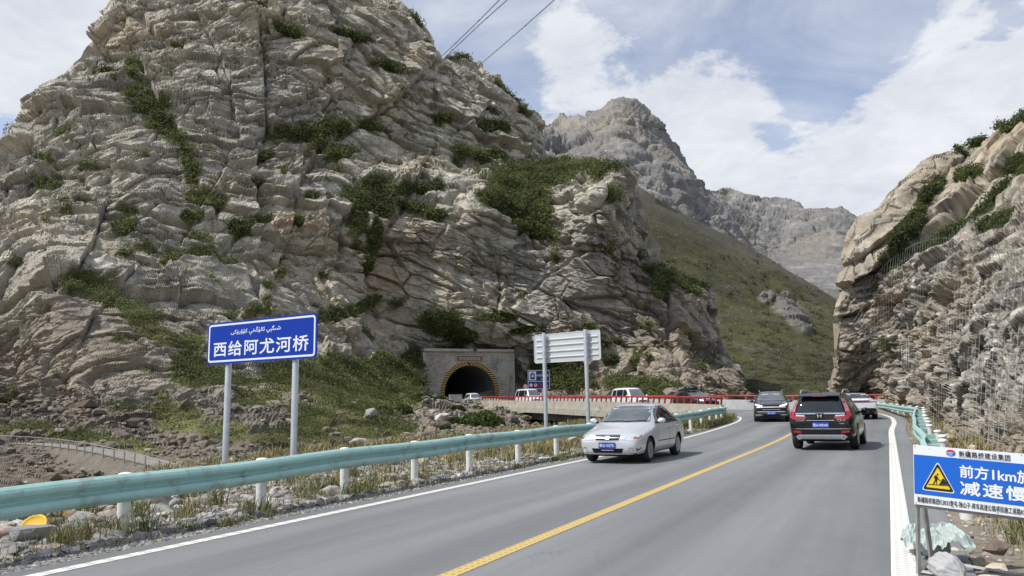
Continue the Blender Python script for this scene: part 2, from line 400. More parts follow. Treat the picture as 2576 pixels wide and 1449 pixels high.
def fitter(P):
    """fades detail of size L where the grid is too coarse to carry it"""
    sp = np.maximum(np.linalg.norm(np.gradient(P, axis=1), axis=2), np.linalg.norm(np.gradient(P, axis=0), axis=2)).ravel()
    f = lambda L: np.clip(L / (sp * 2.2) - .35, 0, 1)
    f.sp = sp; return f

def push(n, x, y, k):
    """direction in which stone is pushed out: the face normal leaned toward the open side of the valley"""
    v = -ray(x, y); v /= np.linalg.norm(v, axis=1, keepdims=True); q = n + k * v; return q / np.linalg.norm(q, axis=1, keepdims=True)

def soften(d, r, c, k=1):
    g = d.reshape(r, c)
    for _ in range(k):
        g = np.pad(g, 1, mode='edge'); g = (g[:-2, 1:-1] + 2 * g[1:-1, 1:-1] + g[2:, 1:-1]) / 4
        g = np.pad(g, ((0, 0), (1, 1)), mode='edge'); g = (g[:, :-2] + 2 * g[:, 1:-1] + g[:, 2:]) / 4
    return g.ravel()

def relief(xs, top, bot, rows, depth, back=60.0, rnd=0.0):
    """vertex grid of a mountain face: columns at xs, rows from the foot to the crest, then a strip falling away behind the crest"""
    xs = np.asarray(xs, float); t = np.linspace(0, 1, rows)[:, None]
    yt = np.interp(xs, [p[0] for p in top], [p[1] for p in top])[None]; yb = np.interp(xs, [p[0] for p in bot], [p[1] for p in bot])[None]
    kx = np.exp(-(np.arange(-120, 121) * 2.0 / 90) ** 2); kx /= kx.sum(); xg = np.arange(xs[0] - 260, xs[-1] + 261, 2.0); ys = np.convolve(np.interp(xg, [p[0] for p in top], [p[1] for p in top]), kx, 'same'); ys = np.interp(xs, xg, ys)[None]
    X = np.broadcast_to(xs[None], (rows, len(xs))).copy(); Y = yb + (ys - yb) * t + (yt - ys) * t ** 4          # rows follow a smoothed crest low down, the true one at the top
    Y = np.minimum.accumulate(Y, 0)
    D = depth(X, Y)
    if rnd: D = D + rnd * np.clip(1 - (Y - yt) / 40.0, 0, 1) ** 2
    P = at(X, Y, D)
    k = 5; B = []
    for i in range(1, k + 1):
        q = P[-1] + (ray(xs, yt[0]) * [1, 1, 0]) * back * (i / k) * .6; q[:, 2] -= back * (i / k) ** 1.6; B.append(q)
    P = np.concatenate([P, np.stack(B)], 0)
    X = np.concatenate([X, np.repeat(X[-1:], k, 0)], 0); Y = np.concatenate([Y, np.repeat(Y[-1:], k, 0)], 0); D = np.concatenate([D, np.repeat(D[-1:], k, 0)], 0)
    return X, Y, D, P

def grid_faces(r, c):
    i = np.arange(r * c).reshape(r, c); return np.stack([i[:-1, :-1], i[:-1, 1:], i[1:, 1:], i[1:, :-1]], -1).reshape(-1, 4)

def rock_mat(name, fine=2.2, bump=.6, bdist=.25, var=.16, bed=0.0):
    """vertex-coloured stone: fine procedural mottling and bump in world metres"""
    M = bpy.data.materials.new(name); M.use_nodes = True; nt = M.node_tree; N = nt.nodes.new; L = nt.links.new
    b = nt.nodes['Principled BSDF']; b.inputs['Roughness'].default_value = .92; b.inputs['Specular IOR Level'].default_value = .2
    tc = N('ShaderNodeTexCoord'); a = N('ShaderNodeVertexColor'); a.layer_name = 'tint'
    mp = N('ShaderNodeMapping'); mp.inputs['Rotation'].default_value = (.35, -.3, .4); mp.inputs['Scale'].default_value = (1, 1, 2.1); L(tc.outputs['Object'], mp.inputs['Vector'])
    n1 = N('ShaderNodeTexNoise'); L(mp.outputs[0], n1.inputs['Vector']); n1.inputs['Scale'].default_value = fine; n1.inputs['Detail'].default_value = 9; n1.inputs['Roughness'].default_value = .68; n1.inputs['Distortion'].default_value = .4
    vo = N('ShaderNodeTexVoronoi'); vo.feature = 'DISTANCE_TO_EDGE'; L(mp.outputs[0], vo.inputs['Vector']); vo.inputs['Scale'].default_value = fine * .55
    mr = N('ShaderNodeMapRange'); L(n1.outputs['Fac'], mr.inputs['Value']); mr.inputs['From Min'].default_value = .3; mr.inputs['From Max'].default_value = .7; mr.inputs['To Min'].default_value = 1 - var; mr.inputs['To Max'].default_value = 1 + var
    sc = N('ShaderNodeVectorMath'); sc.operation = 'SCALE'; L(a.outputs['Color'], sc.inputs[0]); L(mr.outputs[0], sc.inputs['Scale']); L(sc.outputs[0], b.inputs['Base Color'])
    mn = N('ShaderNodeMath'); mn.operation = 'MINIMUM'; L(vo.outputs['Distance'], mn.inputs[0]); mn.inputs[1].default_value = .12
    ad = N('ShaderNodeMath'); ad.operation = 'MULTIPLY_ADD'; L(mn.outputs[0], ad.inputs[0]); ad.inputs[1].default_value = 2.2; L(n1.outputs['Fac'], ad.inputs[2])
    if bed:
        m3 = N('ShaderNodeMapping'); m3.inputs['Rotation'].default_value = (.12, .22, 0); L(tc.outputs['Object'], m3.inputs['Vector'])
        wv = N('ShaderNodeTexWave'); wv.wave_type = 'BANDS'; wv.bands_direction = 'Z'; wv.wave_profile = 'SAW'; L(m3.outputs[0], wv.inputs['Vector']); wv.inputs['Scale'].default_value = .314 / bed; wv.inputs['Distortion'].default_value = 7.0; wv.inputs['Detail'].default_value = 4; wv.inputs['Detail Scale'].default_value = 1.1; wv.inputs['Detail Roughness'].default_value = .62
        a2 = N('ShaderNodeMath'); a2.operation = 'MULTIPLY_ADD'; L(wv.outputs['Fac'], a2.inputs[0]); a2.inputs[1].default_value = -.34; L(ad.outputs[0], a2.inputs[2]); ad = a2
    bp = N('ShaderNodeBump'); bp.inputs['Strength'].default_value = bump; bp.inputs['Distance'].default_value = bdist; L(ad.outputs[0], bp.inputs['Height']); L(bp.outputs[0], b.inputs['Normal'])
    return M

def lerp(a, b, t): return a + (b - a) * (t[:, None] if np.ndim(t) == 1 else t)

def smooth(x, a, b):
    t = np.clip((x - a) / (b - a), 0, 1); return t * t * (3 - 2 * t)

def rock_colour(p, seed, base=(.30, .285, .255), warm=(.335, .275, .20), red=(.26, .185, .14), dark=(.14, .137, .135), pale=(.42, .40, .36), warmth=0.0):
    """stone colours: large mineral zones, warm iron bands, dark water streaks and pale fresh patches"""
    base, warm, red, dark, pale = map(np.array, (base, warm, red, dark, pale))
    n1 = fbm(p, 30, 4, seed); n2 = fbm(p, 11, 5, seed + 20); n3 = fbm(p * [1, 1, .28], 6, 4, seed + 40); n4 = fbm(p, 2.2, 4, seed + 60)
    c = np.broadcast_to(base, (len(p), 3)).copy()
    c = lerp(c, warm, np.clip(smooth(n1 + .5 * n2 + warmth, -.12, .4), 0, 1))
    c = lerp(c, red, smooth(n2 + .5 * n4 + .3 * warmth, .22, .55) * .8)
    c = lerp(c, pale, smooth(n4 - .4 * n1, .02, .4) * .8)
    c = lerp(c, dark, smooth(n3 + .35 * n4, .14, .5) * .7)
    return np.clip(c * (1 + .30 * n4[:, None] + .22 * fbm(p, .7, 3, seed + 80)[:, None]), .02, .8)

def leaf_mesh(name, pos, nrm, size, col, up=.35, per=1):
    """many small leaf faces: two triangles folded per leaf"""
    n = len(pos); r = RNG.normal(size=(n, 3)); nn = nrm * .8 + r * .7 + [0, 0, up]; nn /= np.linalg.norm(nn, axis=1, keepdims=True) + 1e-9
    a = np.cross(nn, RNG.normal(size=(n, 3))); a /= np.linalg.norm(a, axis=1, keepdims=True) + 1e-9; b = np.cross(nn, a)
    s = np.asarray(size)[:, None] * RNG.uniform(.6, 1.3, (n, 1)); w = s * RNG.uniform(.45, .8, (n, 1))
    V = np.stack([pos - a * s, pos + b * w + nn * s * .25, pos + a * s, pos - b * w + nn * s * .25], 1).reshape(-1, 3)
    F = np.arange(4 * n).reshape(n, 4); C = np.repeat(col, 4, 0)
    return np_mesh(name, V, F, False, C)

def scatter(P, N, W, n, rng=RNG):
    """pick n grid points with weight W, jittered"""
    w = np.clip(W.ravel(), 0, None).astype(float); w /= w.sum(); i = rng.choice(len(w), n, p=w)
    return i
# ------------------------------------------------------------------ the big rock mountain behind the bridge
A_TOP = [(-160, 560), (-60, 470), (0, 432), (40, 365), (80, 300), (120, 238), (165, 190), (207, 148), (228, 110), (250, 72), (300, -10), (360, -90), (600, -150), (900, -90), (985, -20), (1012, 10), (1040, 40), (1060, 62), (1084, 92), (1092, 120), (1099, 155), (1108, 158),
         (1122, 140), (1150, 142), (1182, 150), (1202, 168), (1208, 186), (1242, 202), (1275, 232), (1302, 258), (1330, 288), (1352, 312), (1366, 342), (1370, 385), (1378, 398), (1430, 404), (1520, 412), (1585, 414), (1601, 432), (1603, 490), (1622, 545), (1634, 580), (1636, 640), (1650, 668), (1690, 688),
         (1752, 712), (1780, 722), (1797, 745), (1800, 778), (1802, 830), (1822, 880), (1845, 920), (1862, 955), (1872, 985), (1884, 1010)]
A_BOT = [(-160, 1330), (300, 1320), (600, 1240), (850, 1190), (1060, 1135), (1230, 1110), (1300, 1085), (1900, 1050)]
A_CTRL = [(-150, 1330, 20), (0, 1260, 27), (0, 1130, 46), (0, 1000, 60), (0, 850, 72), (0, 700, 84), (0, 550, 97), (0, 440, 110), (-150, 700, 78), (-150, 560, 90), (-150, 1000, 52),
          (120, 1100, 50), (110, 720, 71), (150, 900, 63), (250, 1000, 57), (250, 700, 79), (250, 560, 96), (200, 300, 118), (210, 150, 134), (400, 1215, 35), (400, 1180, 38), (400, 1090, 50), (400, 900, 64), (390, 790, 74), (400, 690, 88), (400, 500, 102), (480, 380, 116), (400, 300, 121), (350, 100, 140), (300, -50, 152),
          (560, 900, 70), (700, 1160, 38), (700, 1000, 62), (700, 900, 79), (700, 700, 101), (700, 500, 116), (660, 300, 131), (700, 100, 147), (700, -150, 170), (860, 600, 116), (860, 330, 138),
          (1000, 1120, 50), (1000, 1000, 86), (1000, 900, 114), (1000, 800, 122), (980, 650, 122), (960, 560, 124), (1000, 480, 130), (1000, 400, 146), (1000, 200, 158), (1000, 0, 172),
          (1150, 1100, 54), (1150, 1050, 74), (1150, 1008, 112), (1240, 1100, 52), (1250, 1040, 82), (1200, 1000, 124), (1200, 850, 124), (1110, 830, 121), (1200, 700, 126.5), (1200, 550, 128), (1200, 485, 134), (1200, 440, 151), (1200, 300, 165), (1180, 170, 176),
          (1350, 1050, 95), (1350, 1000, 122), (1320, 920, 127), (1420, 930, 119), (1350, 850, 125), (1330, 650, 129), (1400, 590, 132), (1340, 520, 140), (1380, 440, 160), (1400, 405, 176), (1330, 340, 180), (1360, 360, 186),
          (1500, 1040, 90), (1500, 1000, 104), (1500, 850, 121), (1500, 620, 124), (1500, 470, 129), (1560, 430, 138), (1480, 415, 158),
          (1600, 800, 124), (1590, 620, 131), (1590, 450, 150), (1630, 640, 146), (1600, 940, 112), (1650, 740, 130), (1690, 700, 140), (1700, 800, 126), (1770, 740, 148), (1795, 800, 150), (1720, 900, 112), (1790, 920, 122), (1860, 975, 114), (1880, 1020, 108), (1650, 990, 92), (1650, 1040, 84), (1800, 1030, 88)]
A_VEG = [(335, 175, 22, 30), (345, 240, 40, 22), (375, 268, 55, 20), (405, 310, 42, 26), (440, 342, 30, 20), (470, 385, 18, 38), (485, 430, 22, 22), (500, 495, 45, 24), (540, 512, 36, 18), (600, 580, 34, 16), (225, 530, 38, 13, 10), (215, 415, 24, 10), (330, 545, 30, 12), (310, 580, 32, 18),
         (320, 630, 25, 12), (500, 600, 42, 18, 15), (510, 640, 46, 20), (430, 650, 30, 16), (580, 660, 30, 18), (710, 680, 16, 12), (670, 720, 20, 12), (760, 330, 85, 16, -5), (840, 325, 45, 22), (800, 362, 40, 15, -40), (850, 388, 40, 20), (930, 320, 42, 9, 15), (880, 92, 55, 7, 12), (720, 80, 40, 10, 15),
         (970, 170, 50, 8, 25), (1120, 298, 26, 12), (1235, 322, 46, 16, 10), (1180, 388, 50, 12, 20), (1240, 395, 40, 12), (920, 492, 75, 32), (960, 532, 42, 24), (1060, 480, 62, 10, -8), (895, 560, 26, 40), (1035, 520, 46, 10, 10), (1090, 540, 35, 8), (1325, 445, 120, 36), (1300, 500, 95, 48), (1345, 545, 50, 36), (1430, 420, 120, 16), (1355, 580, 60, 16, 15), (1490, 414, 110, 6),
         (1000, 762, 20, 7), (895, 780, 72, 14, -22), (835, 800, 50, 18), (650, 775, 48, 13), (560, 790, 40, 10), (1110, 812, 56, 30), (1160, 840, 40, 20), (1240, 800, 55, 9), (230, 705, 72, 10), (300, 742, 82, 32, 15), (352, 790, 60, 42, 30), (410, 852, 70, 24, 20), (480, 862, 40, 28), (470, 920, 45, 40),
         (505, 945, 75, 42), (600, 960, 82, 24), (760, 950, 120, 48), (950, 930, 115, 32), (900, 1010, 135, 66), (790, 1055, 75, 45), (650, 1010, 66, 32), (1020, 965, 55, 52), (860, 1090, 150, 22), (960, 1080, 75, 26), (700, 905, 60, 12), (1545, 490, 24, 14), (1690, 692, 62, 10, 18), (1742, 712, 45, 9, 12), (1660, 725, 26, 26), (1700, 720, 60, 12, 25),
         (1620, 985, 95, 22), (1400, 938, 72, 24), (1450, 962, 50, 16), (1560, 968, 40, 20), (1330, 830, 45, 10), (1160, 147, 36, 4, 5), (1262, 232, 40, 5, 42), (1310, 275, 30, 5, 45), (640, 28, 26, 8), (1045, 50, 30, 5, 50), (500, 950, 30, 40), (110, 400, 20, 8), (160, 330, 16, 6), (60, 1085, 90, 14), (190, 1100, 90, 12), (330, 1120, 80, 14, 12), (450, 1060, 70, 34), (560, 1090, 80, 24), (330, 1040, 50, 12), (690, 1100, 70, 20), (1040, 905, 40, 20), (1020, 1010, 60, 24), (210, 690, 60, 8, 8), (940, 600, 18, 40), (920, 660, 12, 30), (640, 470, 18, 10), (710, 440, 10, 22), (780, 500, 24, 8), (750, 560, 14, 20), (650, 560, 40, 10, -15), (480, 555, 30, 12), (120, 560, 14, 8), (100, 450, 18, 10)]

# tunnel frame: portal stands at the end of the bridge
PT_L, PT_R = at(1068, 1005, 118.0), at(1292, 1005, 124.0)
PT_E = PT_R - PT_L; PT_W = float(np.hypot(PT_E[0], PT_E[1])); PT_E = np.array([PT_E[0], PT_E[1], 0]) / PT_W
PT_N = np.array([PT_E[1], -PT_E[0], 0.0])                     # outward, toward the bridge
PT_C = (PT_L + PT_R) / 2; PT_C[2] = 1.35

A_CLEFT = [([(650, 40), (662, 180), (668, 330), (640, 470), (650, 570)], 7, 2.6), ([(340, 130), (395, 250), (460, 350), (490, 430)], 9, 2.4), ([(1092, 160), (1010, 250), (900, 320), (800, 380), (770, 430)], 9, 2.6), ([(850, 40), (930, 140), (985, 240), (1080, 330)], 5, 1.6), ([(1040, 470), (985, 560), (935, 660), (905, 790)], 10, 3.0), ([(1210, 540), (1245, 640), (1260, 730), (1235, 830)], 6, 1.6),
           ([(1180, 650), (1300, 700), (1400, 750), (1500, 810)], 6, 1.8), ([(1625, 600), (1690, 770), (1720, 960)], 7, 2.4), ([(330, 690), (240, 800), (130, 1010)], 6, 1.4), ([(110, 700), (70, 860), (40, 1000)], 7, 1.8), ([(270, 540), (190, 690)], 5, 1.4), ([(575, 400), (505, 520), (430, 650)], 6, 1.6), ([(760, 420), (740, 560), (700, 690)], 5, 1.4), ([(1120, 150), (1210, 260), (1340, 350)], 5, 1.6), ([(860, 380), (950, 420), (1090, 445), (1200, 448)], 7, 1.8),
           ([(500, 40), (560, 170), (600, 330)], 5, 1.3), ([(240, 90), (150, 290), (60, 470)], 5, 1.3), ([(820, 600), (800, 700), (830, 790)], 5, 1.2), ([(1000, 100), (1040, 230), (1120, 300)], 4, 1.2), ([(1480, 470), (1500, 560), (1590, 640)], 5, 1.5), ([(440, 690), (470, 760), (560, 790)], 6, 1.4), ([(200, 480), (330, 420), (420, 300)], 4, 1.0), ([(60, 640), (180, 600), (300, 640)], 4, .9), ([(620, 640), (720, 600), (860, 590)], 4, 1.0)]

D_CLEFT = [([(2190, 575), (2316, 520), (2406, 403)], 6, 1.5), ([(2148, 712), (2285, 631), (2380, 557), (2486, 446), (2600, 340)], 7, 1.7), ([(2327, 641), (2486, 530), (2620, 440)], 6, 1.2), ([(2112, 800), (2220, 760), (2327, 721)], 5, 1.0), ([(2186, 545), (2260, 490), (2340, 440)], 4, .8), ([(2160, 660), (2240, 612), (2300, 560)], 4, .8), ([(2440, 480), (2540, 400), (2640, 330)], 5, .9)]

def clefts(x, y, p, A_CLEFT=A_CLEFT, wl=9.0, amp=1.0):
    """the long joints that split the face into slabs: a groove, and a step between its two sides"""
    wx = (9 * fbm(p, wl, 4, 981) + 4 * fbm(p, wl / 4, 3, 982)) * amp; wy = (9 * fbm(p, wl, 4, 983) + 4 * fbm(p, wl / 4, 3, 984)) * amp; X, Y = x + wx, y + wy; out = np.zeros_like(x)
    for k, (pts, w, dep) in enumerate(A_CLEFT):
        best = np.full_like(x, 1e9); side = np.zeros_like(x)
        for (ax, ay), (bx, by) in zip(pts[:-1], pts[1:]):
            dx, dy = bx - ax, by - ay; L2 = dx * dx + dy * dy; t = np.clip(((X - ax) * dx + (Y - ay) * dy) / L2, 0, 1); d = np.hypot(X - ax - t * dx, Y - ay - t * dy); s = np.sign((X - ax) * dy - (Y - ay) * dx); m = d < best; best = np.where(m, d, best); side = np.where(m, s, side)
        out += -dep * np.exp(-(best / (w * .55)) ** 2) + .55 * dep * (1 if k % 2 else -1) * side * np.exp(-best / (w * 7)) * smooth(best, 0, w * .6)
    return out

def big_mountain():
    xs = np.arange(-160, 1885, 1.75); rows = 700
    dep = rbf(A_CTRL)
    X, Y, D, P = relief(xs, A_TOP, A_BOT, rows, dep, back=70, rnd=5.0)
    r, c = X.shape; G = grid_normals(P); x, y, d = X.ravel(), Y.ravel(), D.ravel(); p = P.reshape(-1, 3).copy(); n = -G.reshape(-1, 3)
    n[(n * ray(x, y)).sum(1) > 0] *= -1
    wob = np.stack([fbm(p, 16, 3, 5), fbm(p, 16, 3, 6), fbm(p, 16, 3, 7)], 1); q = p + wob * 3.2
    wob2 = np.stack([vnoise(p / 2.5, 15), vnoise(p / 2.5, 16), vnoise(p / 2.5, 17)], 1); q = q + wob2 * .22
    veg = blobs(x, y, A_VEG); veg = np.clip(veg * 1.2 + .75 * fbm(p, 4.5, 5, 80, .6) * (veg > 0), 0, 1); veg = smooth(veg, .24, .74)
    bush = smooth(fbm(p, 3.2, 4, 90) + .25 * fbm(p, 25, 2, 93), .36, .44) * (Y.ravel() > 100) * .9      # stray plants in the joints
    s = np.clip(d / 110.0, .38, 1.5)                                                                      # smaller stone size on the near slope
    bed = rot_to((.34, .12, .93), .3, (2.3, 1.5, .75)); jnt = rot_to((-.74, .38, .55), .5, (2.6, 1.5, .62))
    left = smooth(860 - x + 90 * fbm(p, 30, 2, 3), -60, 120); steep = smooth(900 - y, -150, 100)
    def both(scale, seed, tl):
        a, ja = blocks(q, scale, seed, bed, tl, fit.sp); b, jb = blocks(q, scale, seed + 5, jnt, tl, fit.sp)
        return np.where(left > .5, b, a), np.where(left > .5, jb, ja)
    fit = fitter(P); keep = (1 - .62 * veg) * (1 - .6 * smooth(y, 1085, 1130) * smooth(620 - x, 0, 200)); rowi = np.repeat(np.arange(r), c); keep = keep * np.where(rowi >= rows, .4, 1.0)
    pn = push(n, x, y, .45); low = 1 - smooth(y, 930, 1010); big = np.clip(steep, .15, 1)
    # first the large masses: buttresses, slabs, joints, thick beds
    disp = 2.0 * fbm(p, 26, 3, 31) * steep + .5 * fbm(p, 9, 3, 35, ridged=True) * s * fit(5)
    b1, j1 = both(15.0, 101, .75); b2, j2 = both(6.5, 111, .8)
    disp += big * (1.0 * b1 - 1.2 * smooth(.045 - j1, 0, .045)) * fit(4) + (.80 * b2 - .85 * smooth(.05 - j2, 0, .05)) * np.clip(s * 1.1, .3, 1.1) * fit(3)
    disp += .75 * clefts(x, y, p) * (.25 + .9 * smooth(fbm(p, 7, 3, 997), -.35, .25))
    p1 = p + pn * (disp * keep)[:, None]
    # then the small fractures, measured on the displaced face so that steep risers carry them too
    G1 = p1.reshape(r, c, 3); fit = fitter(G1); wob = np.stack([fbm(p1, 5, 3, 5), fbm(p1, 5, 3, 6), fbm(p1, 5, 3, 7)], 1); q = p1 + wob * .7
    b3, j3 = both(2.7, 121, .7); b4, j4 = both(1.15, 131, .7); b5, j5 = both(.55, 135, .7); q3 = p1 + wob * .9
    lg = lambda L, sd: np.where(left > .5, ledges(q3, (-.78, -.34, .52), L, sd), ledges(q3, (.22, .10, .96), L, sd + 3))
    d2 = (.50 * b3 - .42 * smooth(.08 - j3, 0, .08)) * s * fit(2) + (.27 * b4 - .16 * smooth(.08 - j4, 0, .08)) * np.clip(s * 1.3, .5, 1.3) * fit(1.0) + .12 * b5 * fit(.5) + .26 * s * fbm(q @ bed.T, 1.7, 4, 141, .6) * fit(.9)
    d2 += (.40 * lg(1.9, 901) * fit(1.5) * s + .32 * lg(.95, 921) * fit(.75)) * np.clip(steep + .35, 0, 1) * (1 - .6 * left) * low * (.3 + .95 * smooth(fbm(p1, 13, 3, 990), -.15, .3))
    rough = .44 + .80 * smooth(fbm(p1 @ jnt.T, 8, 3, 985) + .25 * fbm(p1, 2.5, 3, 986), -.12, .16)      # clean slab faces beside shattered ones
    p2 = p1 + pn * (d2 * keep * np.where(y > 960, 1, rough))[:, None]
    p2[:, 2] += .35 * veg * fbm(p, 1.8, 3, 150); pb = p; p = p2
    # colours of the stone, and the shade painted on the right-hand buttress
    dk_shade = blobs(x, y, [(1620, 760, 190, 210), (1720, 880, 170, 130), (1420, 900, 160, 80), (1850, 950, 90, 110)]) * smooth(fbm(p, 10, 4, 995) + .35, -.2, .5); warmth = .34 * smooth(y, 640, 900) * smooth(620 - x, -100, 200) + .22 * blobs(x, y, [(150, 900, 190, 200), (1000, 430, 120, 40), (1600, 700, 60, 150), (1050, 620, 120, 90), (620, 420, 40, 30)]) - .10 * blobs(x, y, [(1420, 720, 160, 170), (450, 470, 90, 70), (700, 300, 200, 200)])
    col = rock_colour(p, 200, base=(.335, .315, .275), warm=(.385, .325, .245), red=(.30, .215, .16), warmth=0) if False else rock_colour(p, 200, base=(.38, .352, .29), warm=(.435, .378, .28), red=(.34, .25, .18), dark=(.185, .178, .162), pale=(.56, .525, .435), warmth=0.0)
    col = lerp(col, np.array([.205, .162, .118]) * (1 + .4 * fbm(p, 3, 4, 998)[:, None]), np.clip(warmth * 1.4, 0, .6)); col = lerp(col, np.array([.19, .185, .18]), np.clip(-warmth * 4, 0, .5))
    col = lerp(col, np.array([.175, .150, .128]) * (1 + .5 * fbm(p, 2.0, 4, 996)[:, None]), dk_shade * .72)  # reddish-dark stone, darkened further to paint in the shade of the right-facing side
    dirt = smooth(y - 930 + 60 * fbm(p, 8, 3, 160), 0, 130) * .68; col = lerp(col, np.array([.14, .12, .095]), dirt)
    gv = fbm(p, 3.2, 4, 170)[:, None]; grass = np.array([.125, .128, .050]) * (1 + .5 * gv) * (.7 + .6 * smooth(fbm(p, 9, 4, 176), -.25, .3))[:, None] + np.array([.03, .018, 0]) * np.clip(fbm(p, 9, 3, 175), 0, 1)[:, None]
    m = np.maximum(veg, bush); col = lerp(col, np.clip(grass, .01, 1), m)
    F = grid_faces(r, c)
    # opening for the tunnel
    rel = p2 - PT_C; u = rel @ PT_E; w = rel @ PT_N; inside = (np.abs(u) < 4.8) & (rel[:, 2] > -1.5) & (rel[:, 2] < 7.2) & (w < 3) & (w > -45)
    F = F[~inside[F].any(1)]
    # rock that would stand in front of the portal face steps back behind it
    front = (np.abs(u) < PT_W / 2 + .4) & (w > -.8) & (rel[:, 2] < 9.2) & (rel[:, 2] > .4) & (d > 96); p2[front] -= PT_N * (w[front] + .9)[:, None]
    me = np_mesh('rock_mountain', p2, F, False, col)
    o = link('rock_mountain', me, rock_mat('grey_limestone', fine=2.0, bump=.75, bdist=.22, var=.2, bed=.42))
    tag(o, 'steep grey and tan rock mountain with green ledges rising above the tunnel and bridge', 'mountain', kind='structure')
    return dict(X=x, Y=y, D=d, P=p2, N=n, veg=m, big=veg, rows=rows, rowi=rowi, o=o)

def shrub_colour(n, p, base=(.112, .130, .050), yellow=.55, seed=300):
    t = fbm(p, 6, 3, seed); k = RNG.uniform(.55, 1.5, (n, 1)); k = k * (.75 + .6 * smooth(fbm(p, 4, 3, seed + 7), -.25, .3))[:, None]; c = np.array(base) * k
    return np.clip(lerp(c, np.array([.17, .165, .045]) * k, np.clip(t * 1.6, 0, 1) * yellow), .006, .4)

def mountain_shrubs(A):
    W = A['veg'] ** 1.6 * (1 + 1.2 * smooth(A['Y'], 860, 940)) * (A['rowi'] < A['rows']) * (A['D'] ** 2) * (A['Y'] > -60)
    W = W * (.25 + smooth(fbm(A['P'], 5.5, 4, 311), -.2, .25)); i = scatter(None, None, W, 250000); p = A['P'][i]; d = A['D'][i]
    lump = np.clip(fbm(p, 2.2, 3, 310) * 1.6 + .35, 0, 1)
    s = np.clip(d / 110, .42, 1.4)
    pos = p + A['N'][i] * (RNG.uniform(0, .5, (len(i), 1)) * s[:, None]) + np.array([0, 0, 1]) * (lump * .75 * s * RNG.uniform(0, 1, len(i)))[:, None] + RNG.normal(0, .3, (len(i), 3)) * s[:, None]
    me = leaf_mesh('ledge_shrubbery', pos, A['N'][i], .17 * s, shrub_colour(len(i), p))
    tag(link('ledge_shrubbery', me, MT['leaf']), 'dark green shrubs and grass growing along the ledges of the rock mountain', 'shrubbery', kind='stuff')

# ------------------------------------------------------------------ peak, far ridge and grassy slope up the valley
def far_peak():
    top = [(1300, 420), (1345, 335), (1368, 324), (1392, 308), (1412, 299), (1440, 303), (1468, 309), (1484, 311), (1490, 296), (1510, 292), (1530, 283), (1548, 273), (1562, 269), (1590, 276), (1604, 281), (1622, 300), (1642, 318), (1662, 342), (1680, 362), (1698, 390), (1715, 425), (1738, 458), (1765, 478), (1790, 487), (1806, 489), (1832, 486), (1862, 500),
           (1900, 512), (1942, 515), (1985, 516), (2010, 524), (2040, 533), (2075, 536), (2094, 532), (2112, 530), (2132, 545), (2150, 560), (2190, 568), (2240, 590), (2300, 620)]
    bot = [(1300, 800), (1600, 800), (2300, 950)]
    ctrl = [(1320, 400, 520), (1400, 300, 760), (1400, 420, 560), (1480, 380, 600), (1560, 272, 690), (1560, 400, 560), (1600, 500, 480), (1690, 380, 720), (1700, 480, 560), (1600, 700, 330), (1800, 490, 900), (1800, 560, 640), (1950, 518, 900), (1950, 640, 650), (2100, 535, 820), (2100, 650, 620), (2100, 760, 420), (2050, 900, 300), (2280, 620, 800), (2280, 900, 380), (1320, 700, 350), (1750, 620, 480)]
    xs = np.arange(1300, 2290, 2.1); rows = 190
    X, Y, D, P = relief(xs, top, bot, rows, rbf(ctrl, 40), back=220, rnd=6)
    r, c = X.shape; G = grid_normals(P); p = P.reshape(-1, 3).copy(); n = -G.reshape(-1, 3); x, y = X.ravel(), Y.ravel(); n[(n * ray(x, y)).sum(1) > 0] *= -1
    q = p + np.stack([fbm(p, 70, 3, 5), fbm(p, 70, 3, 6), fbm(p, 70, 3, 7)], 1) * 22
    fit = fitter(P); bed = rot_to((.45, -.25, .86), .4, (2.4, 1.3, .8)); b1, j1 = blocks(q, 62, 401, bed, .6, fit.sp); b2, j2 = blocks(q, 24, 411, bed, .7, fit.sp); b3, j3 = blocks(q, 9.5, 421, bed, .7, fit.sp); b4, _ = blocks(q, 4.2, 431, bed, .7, fit.sp)
    pk = smooth(760 - y - .12 * (x - 1500), 0, 160)
    disp = 13 * fbm(p * [1, 1, .45], 70, 6, 440, .6, True) * pk + ((3.4 * b1 - 4 * smooth(.06 - j1, 0, .06)) * fit(20) + (3.4 * b2 - 2.5 * smooth(.10 - j2, 0, .10)) * fit(9) + 1.7 * b3 * fit(5) + .8 * b4 * fit(3) + 2.2 * ledges(p, (.3, -.15, .93), 9.0, 470) * fit(7) + 1.2 * ledges(p, (.3, -.15, .93), 4.0, 475) * fit(3.2)) * (.25 + .75 * pk) + 1.5 * fbm(p, 6, 3, 445)
    rowi = np.repeat(np.arange(r), c); disp *= np.where(rowi >= rows, .3, 1); p2 = p + push(n, x, y, .35) * disp[:, None]
    col = rock_colour(p / 6.0, 450, base=(.205, .2, .192), warm=(.245, .222, .188), red=(.22, .185, .155), dark=(.13, .128, .127), pale=(.30, .288, .262))
    peak = blobs(x, y, [(1570, 300, 90, 45), (1420, 330, 60, 40), (1800, 500, 60, 16)]); col = lerp(col, np.array([.34, .305, .25]), peak * .5 * (1 - smooth(fbm(p, 30, 3, 455), -.1, .3)))
    g = smooth(y - 690 + 90 * fbm(p, 60, 4, 460), 0, 140) * .8; col = lerp(col, np.array([.075, .082, .045]), g)
    o = link('far_mountain', np_mesh('far_mountain', p2, grid_faces(r, c), True, col), rock_mat('far_limestone', fine=.30, bump=.7, bdist=1.6, var=.14, bed=3.0))
    tag(o, 'jagged bare grey rock peak with a lower ridge running off to its side', 'mountain', kind='structure')

